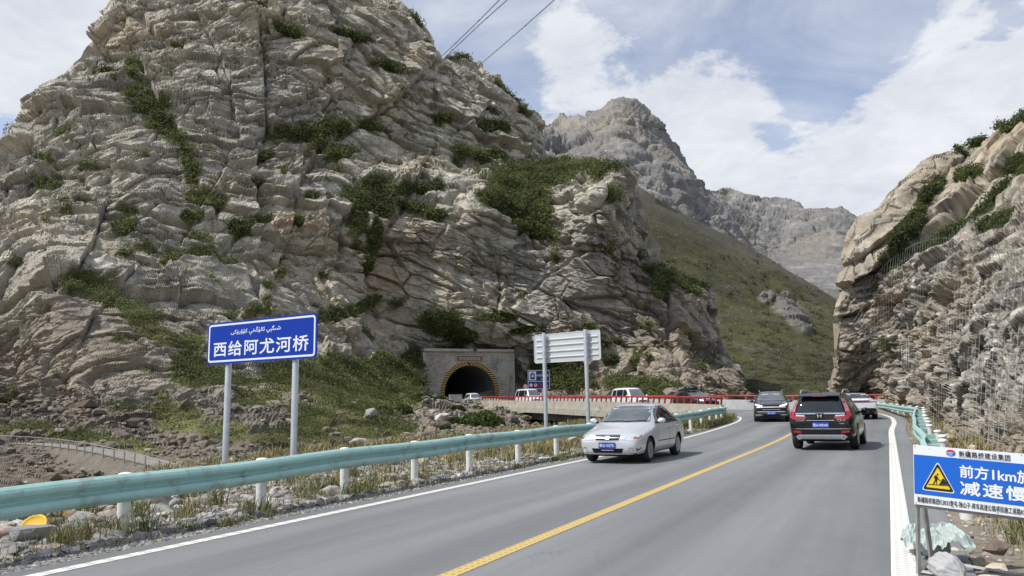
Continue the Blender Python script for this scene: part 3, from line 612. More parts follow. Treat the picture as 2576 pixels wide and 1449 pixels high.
def grass_slope():
    top = [(1590, 452), (1612, 478), (1650, 505), (1700, 530), (1750, 552), (1800, 577), (1850, 604), (1900, 633), (1950, 662), (2000, 690), (2050, 720), (2100, 752), (2160, 790), (2260, 850)]
    bot = [(1560, 1040), (2260, 1040)]
    ctrl = [(1600, 470, 420), (1600, 600, 330), (1600, 800, 230), (1600, 1030, 160), (1750, 560, 420), (1750, 750, 280), (1750, 1030, 150), (1900, 640, 420), (1900, 800, 280), (1900, 1000, 140), (2050, 720, 400), (2050, 850, 270), (2080, 1000, 140), (2250, 860, 330), (2250, 1030, 130), (1980, 800, 300)]
    xs = np.arange(1562, 2262, 2.2); rows = 230
    X, Y, D, P = relief(xs, top, bot, rows, rbf(ctrl, 50), back=40, rnd=12)
    r, c = X.shape; G = grid_normals(P); p = P.reshape(-1, 3).copy(); n = -G.reshape(-1, 3); x, y = X.ravel(), Y.ravel(); n[(n * ray(x, y)).sum(1) > 0] *= -1
    outc = blobs(x, y, [(1985, 775, 50, 36, 15), (2010, 815, 50, 30, 40), (1930, 745, 22, 14)]); outc = smooth(outc + .35 * fbm(p, 9, 4, 505), .35, .7)
    scree = smooth(585 - y + .52 * (x - 1700) + 55 * fbm(p, 38, 4, 500), -20, 75); gul = smooth(fbm(p @ rot_to((.8, .2, .5), 0, (7, 1.2, 1.2)).T, 9, 4, 503), .10, .35)
    bed = rot_to((.5, -.2, .8), .4, (2.2, 1.3, .8)); fit = fitter(P); b1, j1 = blocks(p, 9, 511, bed, .7, fit.sp); b2, j2 = blocks(p, 3.5, 521, bed, .7, fit.sp); b2 = b2 * fit(2.5); b1 = b1 * fit(4)
    disp = 4.5 * fbm(p, 60, 4, 530) + .9 * fbm(p, 6, 4, 531) * fit(4) + outc * (1.4 + 2.6 * b1 - 2 * smooth(.15 - j1, 0, .15) + 1.6 * b2 + .9 * ledges(p, (.4, -.2, .85), 2.6, 516) * fit(2)) + .5 * scree * b2
    rowi = np.repeat(np.arange(r), c); disp *= np.where(rowi >= rows, .3, 1); p2 = p + push(n, x, y, .35) * disp[:, None]
    nz = 1.35 * fbm(p, 22, 5, 540)[:, None]; fine = fbm(p, 2.6, 4, 545)[:, None]
    col = np.array([.058, .056, .025]) * (1 + .45 * nz + .4 * fine) + np.array([.016, .014, 0]) * smooth(fbm(p, 24, 3, 548), .0, .4)[:, None]
    col = lerp(col, np.array([.092, .082, .068]) * (1 + .25 * fine), np.clip(np.maximum(scree * .9, gul * .42), 0, 1))
    col = lerp(col, rock_colour(p / 2, 550, base=(.15, .145, .13), warm=(.175, .155, .125), dark=(.085, .083, .08), pale=(.21, .205, .185)), outc)
    st = smooth(fbm(p, 1.5, 2, 560), .42, .5)[:, None] * .6; col = col * (1 - st) + np.array([.2, .195, .18]) * st
    bushy = smooth(fbm(p, 3.5, 4, 570) + smooth(y, 780, 1000) * .30, .22, .45); col = lerp(col, np.array([.034, .038, .017]) * (1 + .3 * fine), bushy * .7 * (1 - outc))
    o = link('grassy_hillside', np_mesh('grassy_hillside', p2, grid_faces(r, c), False, np.clip(col, .006, 1)), rock_mat('hillside_turf', fine=.9, bump=.5, bdist=.5, var=.22))
    tag(o, 'long olive green scree slope running down to the road below the grey peak', 'hillside', kind='structure')
    W = bushy * (1 - outc) * (rowi < rows) * (y > 640) * (D.ravel() ** 2); i = scatter(None, None, W, 30000); q = p2[i]; s = np.clip(D.ravel()[i] / 200, .6, 1.8)
    me = leaf_mesh('hillside_shrubbery', q + RNG.normal(0, .35, (len(i), 3)) * s[:, None] + np.array([0, 0, .25]) * s[:, None], n[i], .20 * s, shrub_colour(len(i), q, (.042, .046, .020), .2))
    tag(link('hillside_shrubbery', me, MT['leaf']), 'low dark shrubs dotted over the olive green hillside', 'shrubbery', kind='stuff')

# ------------------------------------------------------------------ cut cliff beside the road, hung with netting
D_TOP = [(2090, 1010), (2098, 985), (2106, 800), (2110, 750), (2120, 722), (2136, 690), (2150, 640), (2170, 600), (2190, 566), (2200, 540), (2214, 518), (2236, 490), (2262, 460), (2296, 430), (2330, 402), (2360, 388), (2384, 382), (2408, 384), (2416, 398), (2426, 392), (2450, 368), (2490, 345), (2520, 331), (2548, 312), (2576, 296), (2640, 262), (2760, 210)]
D_BOT = [(2090, 1012), (2200, 1030), (2300, 1048), (2400, 1105), (2480, 1150), (2576, 1190), (2760, 1260)]
D_CTRL = [(2095, 1005, 63), (2103, 900, 61), (2107, 760, 62), (2150, 650, 64), (2200, 550, 72), (2260, 470, 79), (2330, 405, 86), (2400, 388, 90), (2470, 365, 84), (2576, 298, 76), (2750, 220, 66), (2200, 1020, 62), (2200, 900, 59.5), (2200, 750, 63), (2280, 650, 61), (2300, 1040, 46), (2300, 930, 46), (2300, 800, 49), (2330, 560, 70), (2400, 1095, 28), (2400, 980, 31), (2400, 800, 38), (2400, 640, 50), (2440, 480, 72),
          (2480, 1140, 20), (2480, 950, 24), (2480, 750, 32), (2500, 560, 48), (2576, 1180, 14), (2576, 1050, 16), (2576, 850, 22), (2576, 640, 34), (2576, 450, 54), (2750, 1250, 10), (2750, 900, 15), (2750, 600, 28), (2750, 350, 50)]
D_VEG = [(2342, 509, 40, 15, -45), (2358, 488, 20, 16, -45), (2300, 583, 50, 24, -45), (2264, 634, 42, 20, -45), (2234, 668, 26, 14, -30), (2424, 560, 60, 13, -35), (2378, 585, 46, 13, -30), (2338, 608, 40, 10, -20), (2490, 520, 60, 26, -35), (2535, 478, 55, 28, -35), (2576, 440, 40, 24, -35), (2620, 400, 60, 26, -35), (2448, 452, 40, 12, -30), (2545, 412, 45, 12, -35), (2556, 312, 42, 12, -35), (2600, 288, 50, 12, -30),
         (2466, 362, 24, 6, -35), (2428, 394, 12, 6), (2228, 868, 14, 10), (2520, 560, 60, 10, -25)]

def road_cliff():
    xs = np.r_[np.arange(2097, 2200, 1.4), np.arange(2200, 2764, 1.15)]; rows = 400
    X, Y, D, P = relief(xs, D_TOP, D_BOT, rows, rbf(D_CTRL, 45), back=40, rnd=3)
    r, c = X.shape; G = grid_normals(P); p = P.reshape(-1, 3).copy(); n = -G.reshape(-1, 3); x, y, d = X.ravel(), Y.ravel(), D.ravel(); n[(n * ray(x, y)).sum(1) > 0] *= -1
    s = np.clip(d / 50, .32, 1.4)
    q = p + np.stack([fbm(p, 7, 3, 5), fbm(p, 7, 3, 6), fbm(p, 7, 3, 7)], 1) * 1.6
    # upper part: smooth slabs dipping with the hill; lower part: shattered beds
    brk = smooth(y - (705 - .42 * (x - 2110)) + 45 * fbm(p, 9, 3, 600), -40, 60) * (.25 + .75 * smooth(x + 40 * fbm(p, 6, 3, 602), 2125, 2215))
    bdv = np.cross(at(2350, 590, 67.0) - at(2150, 800, 58.5), [-.75, -.5, .3]); bdv /= np.linalg.norm(bdv) * np.sign(bdv[2]); slab = rot_to(bdv, .1, (3.4, 2.2, .5)); rub = rot_to((-.30, -.15, .94), .5, (1.7, 1.3, .7))
    fit = fitter(P)
    pn = push(n, x, y, .9); rowi = np.repeat(np.arange(r), c); plain = np.where(rowi >= rows, .4, 1.0)
    a1, k1 = blocks(q, 9, 601, slab, .3, fit.sp); b1, j1 = blocks(q, 3.4, 621, rub, .6, fit.sp)
    disp = .9 * fbm(p, 12, 3, 660) + (1 - brk) * (.85 * a1 - .6 * smooth(.07 - k1, 0, .07) + .85 * ledges(p, bdv, 3.1, 664, .35) * fit(2.2)) + brk * s ** .5 * .55 * b1 * fit(2.) + clefts(x, y, p, D_CLEFT, 4.0, .6)
    p1 = p + pn * (disp * plain)[:, None]; fit = fitter(p1.reshape(r, c, 3)); q = p1 + np.stack([fbm(p1, 2, 3, 5), fbm(p1, 2, 3, 6), fbm(p1, 2, 3, 7)], 1) * .3
    a2, k2 = blocks(q, 2.6, 611, slab, .4, fit.sp); b2, j2 = blocks(q, 1.25, 631, rub, .8, fit.sp); b3, j3 = blocks(q, .52, 641, rub, .85, fit.sp); b4, j4 = blocks(q, .24, 651, rub, .85, fit.sp)
    disp = (1 - brk) * ((.34 * a2 - .3 * smooth(.07 - k2, 0, .07)) * fit(1.6) + .14 * fbm(q @ slab.T, .9, 4, 661) * fit(.6) + .36 * ledges(p1, bdv, 1.15, 667, .5) * fit(.9) + .10 * b2) \
        + brk * s ** .5 * ((.38 * b2 - .32 * smooth(.09 - j2, 0, .09)) * fit(.9) + (.24 * b3 - .18 * smooth(.10 - j3, 0, .10)) * fit(.42) + .12 * b4 * fit(.22) + .18 * ledges(p1, (-.2, -.1, .97), .8, 668) * fit(.6))
    veg = blobs(x, y, D_VEG); veg = smooth(np.clip(veg * 1.3 + .5 * fbm(p, 2.5, 4, 670) * (veg > 0), 0, 1), .3, .75)
    disp *= (1 - .5 * veg) * plain; p2 = p1 + pn * disp[:, None]; p = p2
    col_a = rock_colour(p * 1.4, 700, base=(.345, .305, .24), warm=(.39, .325, .23), red=(.31, .225, .16), dark=(.21, .20, .18), pale=(.46, .42, .34))
    col_b = rock_colour(p * 3.0, 720, base=(.25, .23, .195), warm=(.30, .258, .195), red=(.255, .195, .145), dark=(.135, .132, .128), pale=(.48, .455, .395))
    cell = np.abs(np.sin(b2 * 37.0 + b3 * 11))[:, None]; col_b = col_b * (.55 + .80 * cell)                       # each broken block has its own stone colour
    col = lerp(col_a, col_b, brk); earth = smooth(y - np.interp(x, [q_[0] for q_ in D_BOT], [q_[1] for q_ in D_BOT]) + 95 + 50 * fbm(p, 3, 3, 730), 0, 80) * .7
    col = lerp(col, np.array([.285, .235, .17]), earth); col = lerp(col, np.array([.058, .072, .024]) * (1 + .4 * fbm(p, 1.2, 3, 740)[:, None]), veg)
    o = link('roadside_cliff', np_mesh('roadside_cliff', p2, grid_faces(r, c), False, np.clip(col, .01, .75)), rock_mat('tan_bedded_rock', fine=5.0, bump=.75, bdist=.08, var=.2, bed=.16))
    tag(o, 'tan bedded rock cliff beside the road with smooth slabs above shattered stone', 'cliff', kind='structure')
    W = veg * (rowi < rows) * d ** 2; W = W * (.2 + smooth(fbm(p2, 2.2, 3, 745), -.15, .2)); i = scatter(None, None, W, 56000); pp = p2[i]; ss = np.clip(d[i] / 60, .35, 1.5)
    pos = pp + n[i] * RNG.uniform(0, .35, (len(i), 1)) * ss[:, None] + np.array([0, 0, .55]) * (np.clip(fbm(pp, 1.3, 3, 750) + .3, 0, 1) * ss * RNG.uniform(0, 1, len(i)))[:, None] + RNG.normal(0, .14, (len(i), 3)) * ss[:, None]
    tag(link('cliff_shrubbery', leaf_mesh('cliff_shrubbery', pos, n[i], .10 * ss, shrub_colour(len(i), pp, (.080, .098, .036), .4)), MT['leaf']), 'green shrubs in the clefts of the tan cliff beside the road', 'shrubbery', kind='stuff')
    # netting draped over the broken lower face
    Pg = P[:rows]; xg = X[:rows]; yg = Y[:rows]
    NB = fbm(P.reshape(-1, 3), 5, 3, 760).reshape(r, c); mb = MB(); Ng = n.reshape(r, c, 3)[:rows]; Q = Pg + Ng * .30
    def keep(i, j): return brk.reshape(r, c)[i, j] > .35 and NB[i, j] > -.12
    cols = []; acc = 0; base = Pg[rows // 4]
    for j in range(1, c):
        acc += np.linalg.norm(base[j] - base[j - 1])
        if acc > .9: cols.append(j); acc = 0
    for j in cols[:150]:
        seg = []
        for i in range(2, rows, 4):
            if keep(i, j): seg.append(Q[i, j] )
            elif len(seg) > 2: mb.tube(seg, .006, 3, cap=False); seg = []
            else: seg = []
        if len(seg) > 2: mb.tube(seg, .006, 3, cap=False)
    for i in range(6, rows, 18):
        seg = []
        for j in range(0, c, 2):
            if keep(i, j) and (not seg or np.linalg.norm(Q[i, j] - seg[-1]) < 2.2): seg.append(Q[i, j])
            elif len(seg) > 2: mb.tube(seg, .006, 3, cap=False); seg = []
            else: seg = []
        if len(seg) > 2: mb.tube(seg, .006, 3, cap=False)
    tag(mb.build('rockfall_netting', MT['wire']), 'grey wire rockfall netting hanging over the shattered lower cliff', 'netting')

A = big_mountain(); mountain_shrubs(A)
far_peak(); grass_slope(); road_cliff()
# ------------------------------------------------------------------ road in plan: left edge line, right edge line, height
ROAD = [(-7.5, -20, 0, -20, 0), (-7.5, -5, 0, -5, 0), (-7.5, 5, 0, 5, 0), (-7.5, 15, 0, 15, 0), (-7.5, 28, 0, 28, 0), (-7.5, 36, 0, 36, .10), (-7.55, 41.5, .15, 43, .23), (-7.8, 45.5, -.1, 50, .34), (-8.6, 49, -1.3, 56.5, .44), (-11, 53, -5, 61.8, .52), (-14.5, 57, -9.4, 64.4, .60),
        (-18.2, 61.2, -13, 66, .70), (-26, 69.2, -20.8, 74.2, .86), (-33.1, 76.4, -28, 81, 1.02), (-41, 83.4, -35.8, 88.2, 1.15), (-48, 89.6, -42.8, 94.8, 1.27), (-55.5, 97.2, -50, 102, 1.35), (-62.5, 104.2, -57.2, 109, 1.4), (-69, 111.6, -63.8, 116.4, 1.4), (-82, 126.4, -76.6, 131, 1.4)]
def catmull(P, n):
    P = np.asarray(P, float); P = np.vstack([2 * P[0] - P[1], P, 2 * P[-1] - P[-2]]); out = []
    for i in range(1, len(P) - 2):
        a, b, c, d = P[i - 1:i + 3]; t = np.linspace(0, 1, n, endpoint=False)[:, None]
        out.append(.5 * (2 * b + (c - a) * t + (2 * a - 5 * b + 4 * c - d) * t * t + (3 * b - a - 3 * c + d) * t ** 3))
    return np.vstack(out + [P[-2:-1]])
RS = catmull(ROAD, 14); RL = np.c_[RS[:, 0], RS[:, 1], RS[:, 4]]; RR = np.c_[RS[:, 2], RS[:, 3], RS[:, 4]]
def across(t):                                                    # t=0 on the left line, 1 on the right line; metres beyond allowed through off()
    return RL + (RR - RL) * t
_w = np.linalg.norm((RR - RL)[:, :2], axis=1); _nx = np.c_[(RR - RL)[:, :2] / _w[:, None], np.zeros(len(RS))]
def line(t, off, dz): return across(t) + _nx * off + [0, 0, dz]

def strip(name, t0, o0, t1, o1, dz, mt, lab, cat, cols=1, i0=0, i1=None):
    a, b = line(t0, o0, dz)[i0:i1], line(t1, o1, dz)[i0:i1]; n = len(a)
    V = np.stack([a + (b - a) * k / cols for k in range(cols + 1)], 1).reshape(-1, 3); o = link(name, np_mesh(name, V, grid_faces(n, cols + 1)[:, ::-1], True), mt)
    return tag(o, lab, cat, kind='structure')

def asphalt():
    M = bpy.data.materials.new('asphalt'); M.use_nodes = True; nt = M.node_tree; N = nt.nodes.new; L = nt.links.new; b = nt.nodes['Principled BSDF']
    tc = N('ShaderNodeTexCoord'); b.inputs['Specular IOR Level'].default_value = .35
    def nz(scale, sc=(1, 1, 1), d=6, r=.6):
        mp = N('ShaderNodeMapping'); mp.inputs['Scale'].default_value = sc; L(tc.outputs['Object'], mp.inputs['Vector']); n = N('ShaderNodeTexNoise'); L(mp.outputs[0], n.inputs['Vector'])
        n.inputs['Scale'].default_value = scale; n.inputs['Detail'].default_value = d; n.inputs['Roughness'].default_value = r; return n.outputs['Fac']
    def mapr(v, a, b_, c, d):
        m = N('ShaderNodeMapRange'); L(v, m.inputs['Value']); m.inputs['From Min'].default_value = a; m.inputs['From Max'].default_value = b_; m.inputs['To Min'].default_value = c; m.inputs['To Max'].default_value = d; return m.outputs[0]
    def mul(a, c):
        m = N('ShaderNodeMath'); m.operation = 'MULTIPLY'; L(a, m.inputs[0])
        if isinstance(c, float): m.inputs[1].default_value = c
        else: L(c, m.inputs[1])
        return m.outputs[0]
    streak = mapr(nz(1.3, (1, .025, 1), 6), .3, .7, .80, 1.20); patch = mapr(nz(.35, (1, .35, 1), 5), .3, .7, .88, 1.12); grain = mapr(nz(55, (1, 1, 1), 3, .7), .3, .7, .82, 1.18)
    # wheel tracks: polished, slightly paler bands along each lane
    sep = N('ShaderNodeSeparateXYZ'); L(tc.outputs['Object'], sep.inputs[0]); wv = N('ShaderNodeMath'); wv.operation = 'SINE'; s2 = N('ShaderNodeMath'); s2.operation = 'MULTIPLY'; s2.inputs[1].default_value = 2 * math.pi / 1.87; L(sep.outputs['X'], s2.inputs[0]); L(s2.outputs[0], wv.inputs[0])
    track = mapr(wv.outputs[0], -1, 1, .90, 1.10)
    stain = mapr(nz(.9, (1, .5, 1), 7, .62), .66, .74, 1.0, .80)
    vo = N('ShaderNodeTexVoronoi'); vo.feature = 'DISTANCE_TO_EDGE'; mq = N('ShaderNodeMapping'); mq.inputs['Scale'].default_value = (.42, .16, 1); L(tc.outputs['Object'], mq.inputs['Vector']); wq = N('ShaderNodeVectorMath'); wq.operation = 'ADD'
    nq = N('ShaderNodeTexNoise'); L(tc.outputs['Object'], nq.inputs['Vector']); nq.inputs['Scale'].default_value = 1.6; nq.inputs['Detail'].default_value = 6; L(mq.outputs[0], wq.inputs[0]); sq = N('ShaderNodeVectorMath'); sq.operation = 'SCALE'; sq.inputs['Scale'].default_value = .35; L(nq.outputs['Color'], sq.inputs[0]); L(sq.outputs[0], wq.inputs[1]); L(wq.outputs[0], vo.inputs['Vector'])
    crack = mapr(vo.outputs['Distance'], .002, .006, .62, 1.0); msk = mapr(nz(.5, (1, 1, 1), 3), .52, .6, 0.0, 1.0); cm_ = N('ShaderNodeMix'); cm_.data_type = 'FLOAT'; L(msk, cm_.inputs[0]); cm_.inputs[2].default_value = 1.0; L(crack, cm_.inputs[3])
    dust = mapr(nz(3.5, (1, .4, 1), 8, .7), .62, .74, 1.0, 1.16)
    f = mul(mul(mul(mul(streak, patch), mul(grain, track)), stain), mul(cm_.outputs[0], dust))
    c = N('ShaderNodeVectorMath'); c.operation = 'SCALE'; c.inputs[0].default_value = (.19, .198, .198); L(f, c.inputs['Scale']); L(c.outputs[0], b.inputs['Base Color'])
    L(mapr(patch, .88, 1.12, .72, .56), b.inputs['Roughness'])
    bp = N('ShaderNodeBump'); bp.inputs['Strength'].default_value = .35; bp.inputs['Distance'].default_value = .012; L(nz(70, (1, 1, 1), 4, .7), bp.inputs['Height']); L(bp.outputs[0], b.inputs['Normal'])
    return M

def line_paint(name, col, rib=None, wear=.5):
    """road paint with worn patches; rib = spacing of the raised ribs across the line"""
    M = bpy.data.materials.new(name); M.use_nodes = True; nt = M.node_tree; N = nt.nodes.new; L = nt.links.new; b = nt.nodes['Principled BSDF']; b.inputs['Roughness'].default_value = .6
    tc = N('ShaderNodeTexCoord'); n = N('ShaderNodeTexNoise'); L(tc.outputs['Object'], n.inputs['Vector']); n.inputs['Scale'].default_value = 16; n.inputs['Detail'].default_value = 8; n.inputs['Roughness'].default_value = .7
    mr = N('ShaderNodeMapRange'); L(n.outputs['Fac'], mr.inputs['Value']); mr.inputs['From Min'].default_value = .56 + .2 * (1 - wear); mr.inputs['From Max'].default_value = .66 + .2 * (1 - wear); mr.inputs['To Max'].default_value = .75; fac = mr.outputs[0]
    if rib:
        sep = N('ShaderNodeSeparateXYZ'); L(tc.outputs['Object'], sep.inputs[0])
        def wave(sock, per, thr):
            m = N('ShaderNodeMath'); m.operation = 'MULTIPLY'; m.inputs[1].default_value = 2 * math.pi / per; L(sock, m.inputs[0]); s = N('ShaderNodeMath'); s.operation = 'SINE'; L(m.outputs[0], s.inputs[0])
            g = N('ShaderNodeMapRange'); L(s.outputs[0], g.inputs['Value']); g.inputs['From Min'].default_value = thr; g.inputs['From Max'].default_value = thr + .3; return g.outputs[0]
        a = wave(sep.outputs['Y'], rib, .1); c = wave(sep.outputs['X'], .075, -.1); m = N('ShaderNodeMath'); m.operation = 'MULTIPLY'; L(a, m.inputs[0]); L(c, m.inputs[1])
        m2 = N('ShaderNodeMath'); m2.operation = 'MULTIPLY'; m2.inputs[1].default_value = .55; L(m.outputs[0], m2.inputs[0]); m3 = N('ShaderNodeMath'); m3.operation = 'MAXIMUM'; L(fac, m3.inputs[0]); L(m2.outputs[0], m3.inputs[1]); fac = m3.outputs[0]
    mx = N('ShaderNodeMix'); mx.data_type = 'RGBA'; L(fac, mx.inputs['Factor']); mx.inputs[6].default_value = (*col, 1); mx.inputs[7].default_value = (.17, .17, .165, 1); L(mx.outputs[2], b.inputs['Base Color'])
    return M

strip('road', 0, -.38, 1, .55, 0, asphalt(), 'grey asphalt two lane road bending left toward the bridge', 'road', 12)
strip('edge_line', 0, -.09, 0, .09, .004, line_paint('edge_paint', (.70, .69, .64), .22, .75), 'worn white edge line along the guardrail side of the road', 'road marking')
strip('edge_line', 1, -.11, 1, .10, .004, line_paint('edge_paint_ribbed', (.78, .77, .70), .085, .35), 'thick ribbed white edge line beside the construction board', 'road marking')
strip('centre_line', .5, -.085, .5, .085, .004, line_paint('centre_paint', (.60, .43, .14), .12, .45), 'solid yellow centre line of the road', 'road marking', i1=105)
def slow_bars():
    mb = MB()
    for y0, x0, x1 in ((30.9, -2.0, -.42), (31.9, -2.0, -.50)):
        mb.add([(x0, y0, .008), (x1, y0, .008), (x1, y0 + .34, .008), (x0, y0 + .34, .008)], [(0, 1, 2, 3)])
    tag(mb.build('slowdown_bars', line_paint('bar_paint', (.76, .76, .73), None, .3)), 'pair of white transverse bars on the road beside the black car', 'road marking', kind='structure')
slow_bars()

# ------------------------------------------------------------------ ground sheets beside the road
def road_z(y): return np.interp(y, RS[:, 3], RS[:, 4])
def earth_mat(name, fine, bump, bd): return rock_mat(name, fine, bump, bd, .22)
def verge_far(y): return np.interp(y, [-10, 4, 8, 14, 36, 44, 50, 58], [-12.0, -12.2, -12.6, -17.6, -16.8, -15.5, -13, -12.5])
def ground_col(p, seed):
    g = fbm(p, 1.1, 5, seed)[:, None]; f = fbm(p, .16, 4, seed + 9)[:, None]; st = smooth(fbm(p, .10, 2, seed + 4), .25, .5)[:, None]
    c = np.array([.215, .19, .155]) * (1 + .35 * g + .35 * f); c = lerp(c, np.array([.36, .345, .315]), st * .7)
    dry = smooth(fbm(p, 2.6, 4, seed + 6), .0, .35)[:, None]; return np.clip(lerp(c, np.array([.22, .185, .085]) * (1 + .3 * f), dry * .55), .02, .7)

def left_verge():
    ys = np.r_[np.arange(-8, 30, .11), np.arange(30, 58, .2)]; k = 120
    e = np.interp(ys, RS[:, 1], RS[:, 0]) - .36; e = np.where(ys > 48, np.interp(ys, [48, 58], [-8.7, -12.0]), e)
    f = verge_far(ys); t = np.linspace(0, 1, k); X = np.empty((len(ys), k + 14)); Z = np.empty_like(X)
    z0 = np.interp(ys, RS[:, 1], RS[:, 4])
    for j in range(k):
        X[:, j] = e + (f - e) * t[j]; dist = e - X[:, j]; Z[:, j] = z0 - .03 - 6 * smooth(ys, 51.5, 58) - .0 * smooth(dist, 0, 1.2) + .10 * smooth(dist, 5, 8) * smooth(ys, 12, 20)
    for j in range(14):
        X[:, k + j] = f - (j + 1) * .75; Z[:, k + j] = Z[:, k - 1] - (j + 1) ** 1.15 * .5
    Y = np.repeat(ys[:, None], k + 14, 1); P = np.stack([X, Y, Z], 2); p = P.reshape(-1, 3)
    dist = (e[:, None] - X).ravel()
    am = smooth(dist, .15, 1.2); disp = am * (.10 * fbm(p, 1.7, 4, 801) + .035 * fbm(p, .35, 3, 811)) + .012 * fbm(p, .12, 2, 812)
    fall = np.zeros_like(X); fall[:, k:] = 1; b, j = blocks(p, 1.1, 821, np.eye(3), .7); disp += fall.ravel() * (.35 * b + .3 * fbm(p, 3, 3, 822))
    p = p + np.array([0, 0, 1]) * disp[:, None]; c = ground_col(p, 830)
    near = 1 - smooth(dist, .1, .9); c = lerp(c, np.array([.17, .165, .155]) * (1 + .5 * fbm(p, .07, 2, 840)[:, None]), near * .85)
    o = link('verge', np_mesh('verge', p, grid_faces(*X.shape), True, c), earth_mat('stony_earth', 7, .5, .05)); tag(o, 'stony dry verge behind the near guardrail', 'verge', kind='structure')
    return p

def right_verge():
    ys = np.r_[np.arange(-4, 30, .09), np.arange(30, 70, .25)]; k = 80
    e = np.interp(ys, RS[:, 3], RS[:, 2]) + .52; e = np.where(ys > 56, np.interp(ys, [56, 61.8, 64.4, 70], [-.8, -3.4, -7.5, -13]), e)
    f = e + np.interp(ys, [0, 10, 20, 45, 56, 66], [4.5, 3.4, 3.2, 3.6, 5, 9]); t = np.linspace(0, 1, k)[None]
    X = e[:, None] + (f - e)[:, None] * t; dist = X - e[:, None]; Y = np.repeat(ys[:, None], k, 1); Z = np.interp(ys, RS[:, 3], RS[:, 4])[:, None] - .03 + .02 * dist + .22 * smooth(dist, 1.2, 3.2)
    p = np.stack([X, Y, Z], 2).reshape(-1, 3); am = smooth(dist.ravel(), .1, .8); p = p + np.array([0, 0, 1]) * (am * (.06 * fbm(p, .9, 4, 851) + .03 * fbm(p, .22, 3, 852)))[:, None]
    c = ground_col(p, 860); o = link('verge', np_mesh('verge', p, grid_faces(*X.shape)[:, ::-1], True, c), earth_mat('gravel_earth', 8, .5, .04)); tag(o, 'gravelly verge at the foot of the roadside cliff', 'verge', kind='structure')
    return p
VL = left_verge(); VR = right_verge()
def valley_floor():
    n = 90; xs = np.linspace(-1500, 900, n); ys = np.linspace(-700, 1700, n); X, Y = np.meshgrid(xs, ys); p = np.stack([X, Y, np.full_like(X, -9.5)], 2).reshape(-1, 3)
    p[:, 2] += 1.2 * fbm(p, 90, 3, 870); c = np.array([.17, .16, .135]) * (1 + .3 * fbm(p, 20, 3, 871)[:, None])
    tag(link('valley_floor', np_mesh('valley_floor', p, grid_faces(n, n), True, c), earth_mat('river_gravel', 1.2, .4, .2)), 'grey gravel floor of the river valley below the road', 'ground', kind='structure')
valley_floor()

# ------------------------------------------------------------------ the little path with its rail on the far bank
def far_path():
    pts = [(-60, 1126, 53), (0, 1130, 50), (80, 1134, 47.5), (170, 1142, 45), (255, 1155, 42), (330, 1172, 39.5), (400, 1190, 37.5), (470, 1212, 36)]
    P = catmull([at(*q) for q in pts], 8); P[:, 2] += .45; T = np.gradient(P, axis=0); nrm = np.c_[-T[:, 1], T[:, 0], 0 * T[:, 0]]; nrm /= np.linalg.norm(nrm, axis=1, keepdims=True)
    V = np.stack([P - nrm * .75, P + nrm * .75], 1).reshape(-1, 3); n = len(P); F = [(2 * i, 2 * i + 1, 2 * i + 3, 2 * i + 2) for i in range(n - 1)]
    jit = np.stack([fbm(P * 1.0, 1.2, 3, 660 + k) for k in range(2)], 1); B = np.stack([P - nrm * .76 - [0, 0, .03], P - nrm * (1.3 + .3 * jit[:, :1]) - [0, 0, .5], P - nrm * (2.3 + .5 * jit[:, 1:]) - [0, 0, 1.5]], 1).reshape(-1, 3)
    bk = link('path_bank', np_mesh('path_bank', B, grid_faces(n, 3), True, np.array([.17, .15, .122]) * (1 + .5 * fbm(B, .5, 3, 665)[:, None])), earth_mat('bank_earth', 5, .6, .08)); tag(bk, 'dark earth bank holding up the narrow grey path', 'bank', kind='structure')
    o = link('path', np_mesh('path', V, F), mat('path_gravel', (.24, .222, .19), .95, var=.2, vscale=2)); tag(o, 'narrow grey path along the foot of the rock slope', 'path', kind='structure')
    r = empty('path_fence', tuple(P[0])); tag(r, 'thin rusty rail on small posts along the narrow grey path', 'fence')
    Minv = Matrix.Translation(-Vector(P[0]))
    side = P - nrm * .9; mb = MB(); mb.tube([Minv @ Vector(q + [0, 0, .48]) for q in side], .022, 5); mb.build('rail', MT['rust'], r)
    acc = 0
    for i in range(1, n):
        acc += np.linalg.norm(side[i] - side[i - 1])
        if acc > 1.0:
            acc = 0; q = Minv @ Vector(side[i]); m2 = MB(); m2.box((q.x, q.y, q.z + .2), (.025, .025, .30)); m2.build('post', MT['rust'], r)
far_path()

